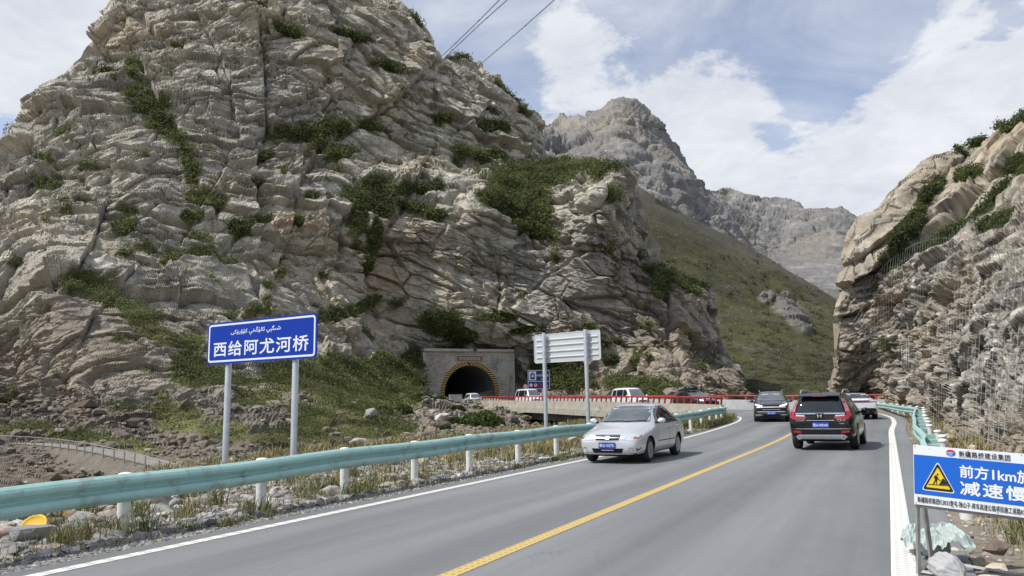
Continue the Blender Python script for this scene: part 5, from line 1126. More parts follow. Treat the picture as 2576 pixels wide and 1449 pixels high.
def silver_sedan():
    S = [(2.25, .34, .50, .60, .54, .60, .44), (2.17, .19, .60, .71, .70, .735, .56), (1.95, .165, .68, .80, .78, .81, .64), (1.5, .17, .75, .875, .83, .85, .70), (1.05, .17, .83, .965, .85, .875, .72), (.80, .17, .87, 1.05, .85, .88, .70), (.35, .17, .895, 1.335, .85, .88, .635), (-.05, .17, .905, 1.46, .85, .88, .585), (-.55, .17, .92, 1.49, .85, .88, .58), (-1.0, .17, .93, 1.445, .85, .88, .575),
         (-1.45, .17, .95, 1.24, .85, .875, .60), (-1.8, .19, .96, 1.07, .83, .86, .66), (-2.12, .21, .90, 1.02, .78, .81, .66), (-2.24, .32, .70, .92, .68, .72, .58)]
    c = Car('sedan', 'silver sedan with blue plate coming toward the viewer in the oncoming lane', 'car', S, MT['silver'], (1.36, -1.25), .305, 1.49, .20)
    c.decal('windscreen', [(-.70, .985), (.70, .985), (.655, 1.12), (.545, 1.38), (.25, 1.415), (-.25, 1.415), (-.545, 1.38), (-.655, 1.12)], 'F', MT['wind'])
    c.decal('rear_window', [(-.6, 1.08), (.6, 1.08), (.5, 1.38), (-.5, 1.38)], 'B', MT['glass'])
    c.both('door_window', [(.62, .965), (.28, 1.27), (.08, 1.385), (-.30, 1.415), (-.30, .955)], 'L', MT['glass'])
    c.both('door_window', [(-.36, .955), (-.36, 1.415), (-.75, 1.40), (-1.10, 1.27), (-1.38, 1.06), (-1.40, .985)], 'L', MT['glass'])
    c.both('window_frame', [(.66, .945), (.3, 1.30), (.07, 1.42), (-.5, 1.45), (-1.12, 1.30), (-1.45, 1.05), (-1.46, .965), (-.3, .935)], 'L', MT['trim'], off=.002)
    for a in (1, -1):
        f = lambda P: [(a * y, z) for y, z in P]
        h = c.decal('headlight', f([(.36, .625), (.40, .58), (.60, .565), (.74, .60), (.79, .66), (.76, .735), (.60, .735), (.44, .70)]), 'F', MT['lamp'], off=.008)
        c.decal('turn_signal', f([(.66, .60), (.75, .61), (.795, .66), (.78, .69), (.66, .665)]), 'F', MT['amber'], off=.013, parent=h)
        fl = c.decal('fog_lamp', ell(a * .60, .345, .062, .062), 'F', MT['chrome'], off=.012); c.decal('fog_lens', ell(a * .60, .345, .04, .04, 10), 'F', MT['lamp'], off=.02, parent=fl)
        c.decal('bumper_slot', f([(.72, .31), (.79, .31), (.79, .40), (.72, .40)]), 'F', MT['trim'], off=.006)
    g = c.decal('grille', [(-.335, .65), (-.30, .58), (.30, .58), (.335, .65), (.32, .695), (-.32, .695)], 'F', MT['trim'], off=.008)
    c.decal('grille_bar', [(-.32, .63), (.32, .63), (.32, .65), (-.32, .65)], 'F', MT['chrome'], off=.016, parent=g); c.decal('grille_rim', [(-.33, .69), (.33, .69), (.32, .712), (-.32, .712)], 'F', MT['chrome'], off=.014, parent=g)
    e = c.decal('emblem', ell(0, .645, .085, .042), 'F', MT['chrome'], off=.024, parent=None)
    l, n, d = c.cast('F', 0, .645); text('emblem_lettering', 'KIA', frame((l.x + .032, 0, .645), (0, 1, 0)), .045, MT['trim'], e, width=.11)
    c.decal('lower_intake', [(-.42, .38), (-.37, .27), (.37, .27), (.42, .38)], 'F', MT['trim'], off=.006)
    c.decal('bumper_strip', [(-.76, .245), (-.4, .235), (.4, .235), (.76, .245), (.76, .262), (.4, .255), (-.4, .255), (-.76, .262)], 'F', MT['chrome'], off=.012)
    c.plate('F', .455, '新Q·152TK'); c.mirror(.66, .96, 1.02, MT['silver']); c.handles((-.22, -1.1), .84, MT['silver'])
    c.seam([(.72, .90), (.74, .60), (.72, .30)]); c.seam([(-.33, .93), (-.34, .30)]); c.seam([(-1.28, .95), (-1.12, .75), (-.86, .45), (-.84, .30)]); c.seam([(.72, .50), (-.85, .50)], w=.012)
    for y0, y1 in ((.05, .62), (-.55, .02)):
        p, q = c.cast('F', y0, 1.0)[0], c.cast('F', y1, 1.02)[0]; mb = MB(); mb.tube([p + Vector((.02, 0, .01)), q + Vector((.03, 0, .015))], .011, 5); mb.build('wiper', MT['trim'], c.root)
    for y in (.36, -.36):
        mb = MB(); mb.box((-.25, y, 1.13), (.05, .12, .09), bev=.03); 
    c.place((-6.38, 20.6, 0), (-.02, -1)); return c

def black_suv():
    S = [(2.28, .36, .62, .74, .60, .64, .50), (2.18, .24, .78, .90, .74, .78, .62), (1.9, .22, .88, 1.00, .82, .85, .70), (1.4, .22, .95, 1.06, .88, .90, .74), (1.0, .22, .99, 1.12, .89, .915, .74), (.6, .22, 1.02, 1.38, .89, .92, .70), (.15, .22, 1.03, 1.62, .89, .92, .65), (-.4, .22, 1.04, 1.70, .89, .92, .63), (-1.0, .22, 1.05, 1.695, .89, .92, .62), (-1.55, .22, 1.06, 1.665, .89, .92, .60), (-1.95, .24, 1.06, 1.60, .88, .91, .575), (-2.13, .27, 1.03, 1.40, .84, .875, .585), (-2.24, .33, .96, 1.14, .79, .825, .64), (-2.285, .42, .80, 1.0, .70, .73, .60)]
    c = Car('suv', 'black suv seen from behind with red L-shaped tail lights driving away', 'suv', S, MT['blackp'], (1.33, -1.33), .36, 1.60, .235)
    c.decal('rear_window', [(-.66, 1.10), (.66, 1.10), (.60, 1.30), (.535, 1.50), (.28, 1.535), (-.28, 1.535), (-.535, 1.50), (-.60, 1.30)], 'B', MT['glass'], off=.006)
    c.decal('windscreen', [(-.66, 1.12), (.66, 1.12), (.56, 1.56), (-.56, 1.56)], 'F', MT['glass'])
    c.both('door_window', [(.75, 1.08), (.30, 1.50), (.05, 1.57), (-.35, 1.585), (-.35, 1.07)], 'L', MT['glass'])
    c.both('door_window', [(-.42, 1.07), (-.42, 1.585), (-1.0, 1.58), (-1.32, 1.52), (-1.40, 1.09)], 'L', MT['glass']); c.both('quarter_window', [(-1.46, 1.10), (-1.40, 1.51), (-1.72, 1.42), (-1.86, 1.20)], 'L', MT['glass'])
    c.both('window_trim', [(.8, 1.05), (.8, 1.065), (-1.86, 1.085), (-1.86, 1.07)], 'L', MT['chrome'], off=.006)
    mb = MB(); mb.add([(-1.86, -.56, 1.655), (-1.86, .56, 1.655), (-2.16, .57, 1.585), (-2.16, -.57, 1.585), (-1.88, -.56, 1.60), (-1.88, .56, 1.60), (-2.15, .57, 1.555), (-2.15, -.57, 1.555)], [(0, 1, 2, 3), (7, 6, 5, 4), (0, 4, 5, 1), (1, 5, 6, 2), (2, 6, 7, 3), (3, 7, 4, 0)]); sp = mb.build('spoiler', MT['blackp'], c.root)
    mb = MB(); mb.box((-2.162, 0, 1.572), (.006, .2, .008)); mb.build('brake_light', MT['redlens'], sp)
    for a in (1, -1):
        f = lambda P: [(a * y, z) for y, z in P]
        t = c.decal('tail_light', f([(.38, .945), (.44, .90), (.76, .90), (.845, .95), (.85, 1.06), (.79, 1.13), (.72, 1.12), (.70, 1.00), (.40, .985)]), 'B', MT['redlens'], off=.018)
        c.decal('upper_lens', f([(.70, 1.10), (.80, 1.12), (.74, 1.28), (.645, 1.50), (.565, 1.50), (.655, 1.28)]), 'B', MT['pinklens'], off=.014, parent=t)
        c.decal('reverse_lens', f([(.42, .985), (.68, .995), (.66, 1.03), (.42, 1.02)]), 'B', MT['lamp'], off=.02, parent=t)
        c.decal('reflector', f([(.55, .50), (.78, .52), (.77, .58), (.55, .56)]), 'B', MT['redlens'], off=.008)
        q = c.cast('B', a * .62, .40)[0]; mb = MB(); mb.lathe([(.068, -2.34), (.068, -2.1), (.05, -2.1), (.05, -2.34)], 16, 'X', (0, a * .60, .385)); mb.build('exhaust_pipe', MT['chrome'], c.root, True)
        mb = MB(); mb.lathe([(.048, -2.30), (.048, -2.29)], 14, 'X', (0, a * .60, .385)); mb.build('exhaust_bore', MT['black'], c.root.children[-1])
        mb = MB(); pts = [(.35, a * .585, 1.655), (.25, a * .60, 1.735), (-.4, a * .61, 1.765), (-1.3, a * .605, 1.755), (-1.62, a * .59, 1.66)]; mb.tube(pts, .02, 8); mb.build('roof_rail', MT['steel'], c.root, True)
    c.decal('chrome_strip', [(-.68, 1.045), (.68, 1.045), (.68, 1.085), (-.68, 1.085)], 'B', MT['chrome'], off=.022)
    e = c.decal('emblem', [(-.115, 1.07), (-.10, .96), (-.05, .925), (.05, .925), (.10, .96), (.115, 1.07)], 'B', MT['trim'], off=.03)
    l = c.cast('B', 0, 1.0)[0]; M = frame((l.x - .05, 0, 1.0), (0, -1, 0)); mb = MB()
    for x0, x1 in ((-.06, -.045), (.045, .06)): mb.prism([(x0 * .8 - .008, -.055), (x0 * .8 + .012, -.055), (x0 + .014, .055), (x0 - .01, .055)], 0, .012, M)
    mb.prism([(-.05, -.01), (.05, -.01), (.05, .01), (-.05, .01)], 0, .012, M); mb.build('emblem_mark', MT['chrome'], e)
    c.decal('skid_plate', [(-.72, .40), (-.60, .33), (.60, .33), (.72, .40), (.62, .455), (-.62, .455)], 'B', MT['steel'], off=.012); c.decal('bumper_line', [(-.80, .615), (.80, .615), (.80, .632), (-.80, .632)], 'B', MT['chrome'], off=.004)
    c.decal('lower_bumper', [(-.80, .27), (.80, .27), (.80, .56), (-.80, .56)], 'B', MT['trim'], off=.005)
    c.decal('tailgate_handle', [(-.38, .86), (.38, .86), (.38, .875), (-.38, .875)], 'B', MT['chrome'], off=.008)
    c.plate('B', .735, '新A·09D60', h=.15, w=.46)
    for (b, y, z, w, h) in (('东风本田', .56, .87, .24, .05), ('CR-V', -.58, .87, .22, .06), ('TURBO', -.58, .775, .15, .03)):
        l = c.cast('B', y, z)[0]; text('badge', b, frame((l.x - .012, y, z), (0, -1, 0)), h, MT['chrome'], c.root, width=w, bold=.01)
    mb = MB(); mb.tube([(-2.17, -.02, 1.115), (-2.135, .10, 1.125), (-2.125, .44, 1.135)], .014, 6); mb.build('wiper', MT['trim'], c.root)
    mb = MB(); mb.prism([(-.13, 0), (.07, 0), (-.09, .075), (-.13, .08)], -.014, .014, Matrix.Translation((-1.55, .0, 1.675)) @ Matrix.Rotation(math.pi / 2, 4, 'X')); mb.build('antenna_fin', MT['blackp'], c.root)
    c.mirror(.66, 1.02, 1.10, MT['blackp'], .09, .12, .09); c.handles((-.20, -1.15), .95, MT['chrome']); c.seam([(-.38, 1.05), (-.38, .38)]); c.seam([(.78, 1.0), (.80, .6), (.76, .38)]); c.both('sill_cladding', [(.95, .24), (-.93, .24), (-.95, .36), (.97, .36)], 'L', MT['trim'], off=.006)
    c.place((-1.76, 26.5, 0), (.045, 1)); return c

def grey_suv():
    S = [(2.28, .38, .70, .80, .66, .70, .54), (2.20, .24, .84, .95, .80, .82, .66), (1.9, .22, .95, 1.05, .86, .88, .74), (1.4, .22, 1.0, 1.10, .89, .91, .78), (1.0, .22, 1.04, 1.16, .90, .93, .78), (.6, .22, 1.06, 1.38, .90, .935, .74), (.1, .22, 1.07, 1.63, .90, .935, .68), (-.5, .22, 1.08, 1.70, .90, .935, .66), (-1.2, .22, 1.09, 1.69, .90, .935, .65), (-1.8, .24, 1.08, 1.60, .89, .92, .62), (-2.15, .28, 1.02, 1.35, .84, .87, .62), (-2.28, .40, .90, 1.05, .74, .78, .62)]
    c = Car('suv', 'dark grey suv with lit slim headlights coming out of the bend', 'suv', S, MT['greyp'], (1.36, -1.36), .365, 1.62, .24)
    c.decal('windscreen', [(-.74, 1.19), (.74, 1.19), (.68, 1.36), (.60, 1.575), (.3, 1.60), (-.3, 1.60), (-.60, 1.575), (-.68, 1.36)], 'F', MT['wind'])
    c.decal('rear_window', [(-.6, 1.15), (.6, 1.15), (.52, 1.5), (-.52, 1.5)], 'B', MT['glass'])
    c.both('door_window', [(.72, 1.11), (.25, 1.52), (-.35, 1.59), (-.35, 1.10)], 'L', MT['glass']); c.both('door_window', [(-.42, 1.10), (-.42, 1.59), (-1.1, 1.58), (-1.55, 1.46), (-1.6, 1.13)], 'L', MT['glass'])
    for a in (1, -1):
        f = lambda P: [(a * y, z) for y, z in P]
        c.decal('headlight', f([(.44, .90), (.44, .845), (.70, .88), (.83, .95), (.82, 1.0), (.66, .955)]), 'F', MT['led'], off=.016)
        c.decal('fog_lamp', f([(.50, .64), (.72, .64), (.74, .76), (.50, .76)]), 'F', MT['trim'], off=.016)
        c.decal('bumper_blade', f([(.42, .40), (.80, .38), (.80, .43), (.62, .45)]), 'F', MT['steel'], off=.012)
        mb = MB(); mb.tube([(.3, a * .60, 1.66), (.2, a * .615, 1.735), (-1.3, a * .61, 1.75), (-1.6, a * .595, 1.66)], .022, 8); mb.build('roof_rail', MT['rim'], c.root, True)
        q = c.cast('F', a * .4, 1.52)[0]; 
        c.decal('sun_visor', f([(.12, 1.545), (.48, 1.53), (.47, 1.50), (.12, 1.515)]), 'F', MT['alu'], off=.009)
    c.decal('upper_grille', [(-.44, .885), (.44, .885), (.44, .925), (-.44, .925)], 'F', MT['trim'], off=.01); c.decal('bright_bar', [(-.76, .80), (.76, .80), (.70, .845), (-.70, .845)], 'F', MT['alu'], off=.01)
    g = c.decal('grille', [(-.48, .60), (.48, .60), (.50, .77), (-.50, .77)], 'F', MT['trim'], off=.012); c.decal('grille_bar', [(-.46, .685), (.46, .685), (.46, .705), (-.46, .705)], 'F', MT['alu'], off=.02, parent=g)
    c.decal('bumper_bar', [(-.74, .565), (.74, .565), (.70, .60), (-.70, .60)], 'F', MT['alu'], off=.012); c.decal('lower_intake', [(-.52, .32), (.52, .32), (.42, .45), (-.42, .45)], 'F', MT['trim'], off=.008)
    c.plate('F', .50, '新B·708JM'); c.mirror(.66, 1.03, 1.15, MT['greyp'], .09, .12, .085); c.seam([(-.38, 1.08), (-.38, .38)]); c.handles((-.2, -1.15), .98, MT['greyp'])
    p = at(1940, 1062, 41.0); c.place((p[0] - .16, p[1] + 1.75, .235), (.12, -1)); return c

def white_sedan():
    S = [(2.4, .36, .55, .66, .58, .62, .48), (2.3, .20, .68, .78, .74, .77, .60), (1.9, .17, .78, .87, .84, .86, .68), (1.3, .17, .84, .94, .89, .91, .74), (.9, .17, .88, 1.04, .90, .925, .72), (.4, .17, .91, 1.33, .90, .93, .64), (-.2, .17, .93, 1.455, .90, .93, .59), (-.8, .17, .95, 1.45, .90, .93, .58), (-1.3, .18, .98, 1.34, .90, .93, .58), (-1.75, .19, 1.01, 1.17, .89, .92, .64), (-2.1, .21, 1.01, 1.08, .87, .90, .68), (-2.32, .26, .94, 1.03, .82, .85, .68), (-2.40, .40, .78, .90, .74, .77, .64)]
    c = Car('sedan', 'white fastback sedan half hidden behind the black suv', 'car', S, MT['whitep'], (1.42, -1.42), .34, 1.62, .235)
    c.decal('rear_window', [(-.66, 1.13), (.66, 1.13), (.52, 1.385), (-.52, 1.385)], 'B', MT['glass']); c.decal('windscreen', [(-.66, 1.0), (.66, 1.0), (.54, 1.36), (-.54, 1.36)], 'F', MT['glass'])
    c.both('door_window', [(.6, .97), (.15, 1.30), (-.3, 1.375), (-.3, .97)], 'L', MT['glass']); c.both('door_window', [(-.36, .97), (-.36, 1.375), (-.9, 1.34), (-1.4, 1.14), (-1.42, 1.04)], 'L', MT['glass'])
    t = c.decal('tail_light', [(-.82, .90), (.82, .90), (.83, .99), (.6, 1.02), (-.6, 1.02), (-.83, .99)], 'B', mat('smoked_tail_lens', (.07, .012, .02), .15, coat=1.0), off=.008)
    c.decal('light_bar', [(-.80, .945), (.80, .945), (.80, .96), (-.80, .96)], 'B', MT['redlens'], off=.014, parent=t)
    c.decal('rear_diffuser', [(-.78, .26), (.78, .26), (.80, .54), (.70, .60), (-.70, .60), (-.80, .54)], 'B', MT['trim'], off=.008)
    c.both('reflector', [(.56, .42), (.76, .44), (.76, .46), (.56, .44)], 'B', MT['redlens'], off=.014)
    c.plate('B', .545, '新AD·2091', MT['plate_green'], h=.13, w=.46); c.decal('roof_glass', [(.05, .44), (-.95, .44), (-.95, -.44), (.05, -.44)], 'T', MT['glass'])
    c.mirror(.62, 1.04, 1.02, MT['black']); c.handles((-.2, -1.15), .86, MT['whitep'])
    p = at(2163, 1052, 41.0); c.place((p[0] - .3, p[1] + 2.3, .30), (-.16, 1)); return c

def lane_spot(px, off=1.95):
    P = line(0, off, 0); x, y, d = to_px(P); ok = (d > 30) & (P[:, 1] > 50); i = np.where(ok)[0][np.argmin(np.abs(x[ok] - px))]; t = P[i - 1] - P[i + 1]; return P[i], t[:2] / np.linalg.norm(t[:2])

def van(name, label, H, L, paint, px, slope, hood, cat='van', plate='新A·6K318', roofbox=False):
    h = L / 2; b = .50 * H
    S = [(h, .38, .60, .72, .62, .68, .56), (h - .09, .24, .74, .86, .76, .80, .68), (h - .30, .22, .86, .98, .81, .83, .72), (h - hood, .22, b, b + .16, .83, .85, .72), (h - hood - .12, .22, b + .02, b + .28, .83, .85, .71), (h - hood - slope * .55, .22, b + .03, H * .86, .83, .85, .68), (h - hood - slope, .22, b + .04, H - .03, .83, .85, .66), (h - hood - slope - .5, .22, b + .05, H, .83, .85, .66), (-h + .8, .22, b + .05, H, .83, .85, .66), (-h + .25, .24, b + .05, H - .04, .82, .84, .65), (-h + .06, .28, b, H - .22, .79, .81, .64), (-h, .38, b - .1, H - .5, .72, .75, .62)]
    c = Car(name, label, cat, S, paint, (h - .85, -h + .9), .32, 1.46, .2)
    xc = h - hood; xt = h - hood - slope
    c.decal('windscreen', [(-.70, b + .18), (.70, b + .18), (.66, H * .72), (.58, H - .16), (-.58, H - .16), (-.66, H * .72)], 'F', MT['wind'])
    c.both('door_window', [(xc - .30, b + .10), (xt + .0, H - .20), (xt - .45, H - .19), (xt - .45, b + .10)], 'L', MT['glass']); c.both('door_window', [(xt - .53, b + .12), (xt - .53, H - .19), (-h + 1.25, H - .19), (-h + 1.25, b + .12)], 'L', MT['glass']); c.both('rear_side_window', [(-h + 1.16, b + .12), (-h + 1.16, H - .19), (-h + .42, H - .22), (-h + .30, b + .14)], 'L', MT['glass'])
    c.both('headlight', [(.42, .70), (.72, .74), (.76, .88), (.66, .90), (.44, .80)], 'F', MT['lamp'], off=.01); c.decal('grille', [(-.36, .68), (.36, .68), (.38, .80), (-.38, .80)], 'F', MT['trim'], off=.008); c.decal('lower_intake', [(-.5, .32), (.5, .32), (.5, .44), (-.5, .44)], 'F', MT['trim'], off=.008)
    c.plate('F', .54, plate); c.mirror(xc - .25, .97, b + .22, paint, .07, .10, .11); c.seam([(xt - .49, H - .18), (xt - .49, .34)])
    p, t = lane_spot(px); c.place(tuple(p), t); return c

def bridge_vehicles():
    van('minivan', 'small white minivan coming out of the tunnel mouth', 1.80, 4.3, MT['whitep'], 1190, .75, .95, plate='新A·7B205')
    van('minibus', 'white high roofed minibus on the bridge under the navy tunnel sign', 2.10, 4.9, MT['whitep'], 1329, .80, .55)
    van('minivan', 'larger white minivan on the bridge above the silver sedan', 1.95, 4.9, MT['whitep'], 1583, 1.0, .85, plate='新M·81F60')
    S = [(2.25, .36, .64, .74, .62, .66, .52), (2.15, .24, .78, .88, .76, .80, .66), (1.8, .22, .88, .98, .84, .86, .72), (1.2, .22, .95, 1.07, .88, .90, .74), (.8, .22, .98, 1.16, .89, .91, .72), (.3, .22, 1.0, 1.48, .89, .91, .66), (-.2, .22, 1.01, 1.60, .89, .91, .63), (-1.0, .22, 1.03, 1.60, .89, .91, .61), (-1.6, .22, 1.04, 1.48, .88, .90, .60), (-2.0, .26, 1.0, 1.22, .84, .86, .62), (-2.22, .38, .84, 1.0, .74, .78, .62)]
    c = Car('suv', 'charcoal suv with a loaded roof rack turning off the bridge', 'suv', S, MT['darkp'], (1.33, -1.33), .35, 1.58, .23)
    c.decal('windscreen', [(-.72, 1.12), (.72, 1.12), (.66, 1.3), (.57, 1.5), (-.57, 1.5), (-.66, 1.3)], 'F', MT['wind']); c.both('door_window', [(.6, 1.06), (.1, 1.43), (-.35, 1.5), (-.35, 1.05)], 'L', MT['glass']); c.both('door_window', [(-.42, 1.05), (-.42, 1.5), (-1.1, 1.48), (-1.5, 1.3), (-1.55, 1.08)], 'L', MT['glass'])
    c.both('headlight', [(.48, .80), (.72, .83), (.80, .92), (.74, .95), (.50, .88)], 'F', MT['led'], off=.012); c.decal('grille', [(-.42, .62), (.42, .62), (.44, .80), (-.44, .80)], 'F', MT['trim'], off=.01); c.plate('F', .52, '新A·0K552'); c.mirror(.6, 1.0, 1.12, MT['darkp'])
    p, t = lane_spot(1752, 2.3); c.place(tuple(p), (t[0] + .18, t[1] - .1))
    r = empty('roof_rack'); tag(r, 'black roof rack strapped with luggage on top of the charcoal suv', 'roof rack'); r.location = c.root.location; r.rotation_euler = c.root.rotation_euler
    mb = MB()
    for y in (.56, -.56): mb.tube([(.15, y, 1.72), (-1.35, y, 1.72)], .03, 6)
    for x in (.1, -.4, -.9, -1.3): mb.tube([(x, -.58, 1.72), (x, .58, 1.72)], .022, 6); mb.box((x, .55, 1.65), (.03, .03, .07)); mb.box((x, -.55, 1.65), (.03, .03, .07))
    mb.build('rack_frame', MT['black'], r)
    bm = bmesh.new(); bmesh.ops.create_uvsphere(bm, u_segments=20, v_segments=10, radius=1); bm.transform(Matrix.Translation((-.55, 0, 1.80)) @ Matrix.Diagonal((.72, .50, .30, 1)))
    for v in bm.verts: v.co.z = max(v.co.z, 1.745); v.co += Vector((0, 0, .02 * math.sin(v.co.x * 14) * math.cos(v.co.y * 9)))
    me = bpy.data.meshes.new('luggage_cover'); bm.to_mesh(me); bm.free(); link('luggage_cover', me, MT['black'], r)
    mb = MB()
    for x in (-.2, -.85): mb.tube([(x, y, 1.76 + .32 * math.sqrt(max(0, 1 - (y / .54) ** 2))) for y in np.linspace(-.52, .52, 9)], .014, 5)
    mb.build('strap', MT['alu'], r)
silver_sedan(); black_suv(); grey_suv(); white_sedan(); bridge_vehicles()
# ------------------------------------------------------------------ signs
def panel_frame(L, R):
    """frame with origin at the middle of the panel, x along it, y up"""
    L, R = np.array(L), np.array(R); e = R - L; w = float(np.linalg.norm(e)); return frame((L + R) / 2, e), w

def ring(mb, pts_o, pts_i, z, M, mi=0):
    n = len(pts_o); mb.add([M @ Vector((x, y, z)) for x, y in pts_o] + [M @ Vector((x, y, z)) for x, y in pts_i], [(i, (i + 1) % n, n + (i + 1) % n, n + i) for i in range(n)], mi)

def bridge_sign():
    L, R = at(522, 866.5, 21.2), at(797, 842.5, 19.15); L[2] = R[2] = (L[2] + R[2]) / 2; Mw, W = panel_frame(L, R); H = 1.15
    r = empty('bridge_name_sign', tuple(Mw.translation)); r.matrix_world = Mw; tag(r, 'big blue bridge name sign with white lettering on two grey posts', 'sign'); I = Matrix.Identity(4)
    mb = MB(); mb.prism(rrect(W, H, .11), -.03, 0, I); p = mb.build('panel', MT['blue'], r)
    mb = MB(); ring(mb, rrect(W - .10, H - .10, .09), rrect(W - .20, H - .20, .055), .003, I); mb.build('border', MT['white'], p)
    text('lettering', '西给阿尤河桥', Matrix.Translation((0, 0, .001)), .40, MT['white'], p, width=W * .865, bold=.022, cx=-.005, cy=-.17, space=1.12)
    vis = [0xFEF0, 0xFEDB, 0xFBDB, 0xFEAD, 0xFBDE, 0xFBDA, 0xFEDB, 0x20, 0xFBE5, 0xFEA8, 0xFBD5, 0xFBD8, 0xFEDF, 0xFE8E, 0xFE8B, 0x20, 0xFEF2, 0xFBE7, 0xFB95, 0xFBE9, 0xFEB7]
    text('lettering', ''.join(map(chr, vis)), Matrix.Translation((0, 0, .001)), .21, MT['white'], p, width=W * .46, bold=.018, cx=-W * .04, cy=.26)
    for fx, base in ((-.32, at(568, 1172, 20.9)), (.295, at(743, 1160, 19.6))):
        x = fx * W; q = Mw @ Vector((x, 0, -.13)); zb = base[2] - .35 - q.z; mb = MB(); mb.lathe([(.085, zb), (.085, H / 2 - .14), (.07, H / 2 - .12)], 18); me = mb.mesh('post', True)
        me.transform(Matrix.Translation((x, 0, -.13)) @ Matrix.Rotation(-math.pi / 2, 4, 'X')); po = link('post', me, MT['steel'], r); sharp(me, 40)
        mb = MB(); zf = base[2] - .02 - Mw.translation.z; mb.box((x, zf, -.13), (.22, .012, .22))
        for a in range(4): mb.prism([(.08, 0), (.20, 0), (.08, .22)], -.008, .008, Matrix.Translation((x, zf, -.13)) @ Matrix.Rotation(a * math.pi / 2, 4, 'Y'))
        mb.build('base_flange', MT['steel'], po)
        for cy in (.3, -.3): mb = MB(); mb.box((x, cy, -.045), (.14, .03, .016)); mb.build('clamp', MT['steel'], po)
bridge_sign()

def back_sign():
    L, R = at(1344, 877.5, 36.2), at(1511, 868, 34.0); L[2] = R[2] = (L[2] + R[2]) / 2; Mw, W = panel_frame(L, R); H = 1.36
    r = empty('road_sign', tuple(Mw.translation)); r.matrix_world = Mw; tag(r, 'pale grey road sign seen from its ribbed back on two thick posts', 'sign'); I = Matrix.Identity(4)
    mb = MB(); mb.prism(rrect(W, H, .12), -.02, 0, I); p = mb.build('panel', MT['alu'], r)
    mb = MB(); ring(mb, rrect(W, H, .12), rrect(W - .05, H - .05, .10), .018, I); mb.build('rim', MT['rib'], p)
    for fy in (.30, .10, -.11, -.31):
        mb = MB(); mb.box((0, fy * H, .022), (W / 2 - .13, .028, .022), bev=.008); mb.build('rib', MT['rib'], r)
    for x, base in ((-.312 * W, at(1378, 1092, 35.8)), (.315 * W, at(1485, 1062, 34.5))):
        zb = base[2] - .5 - Mw.translation.z; mb = MB(); mb.lathe([(.095, zb), (.095, H / 2 + .03), (.09, H / 2 + .045)], 18); me = mb.mesh('post', True); me.transform(Matrix.Translation((x, 0, .17)) @ Matrix.Rotation(-math.pi / 2, 4, 'X')); po = link('post', me, MT['steel'], r); sharp(me, 40)
        for fy in (.30, .10, -.11, -.31): mb = MB(); mb.box((x, fy * H, .075), (.125, .018, .035)); mb.build('clamp', MT['steel'], po)
back_sign()

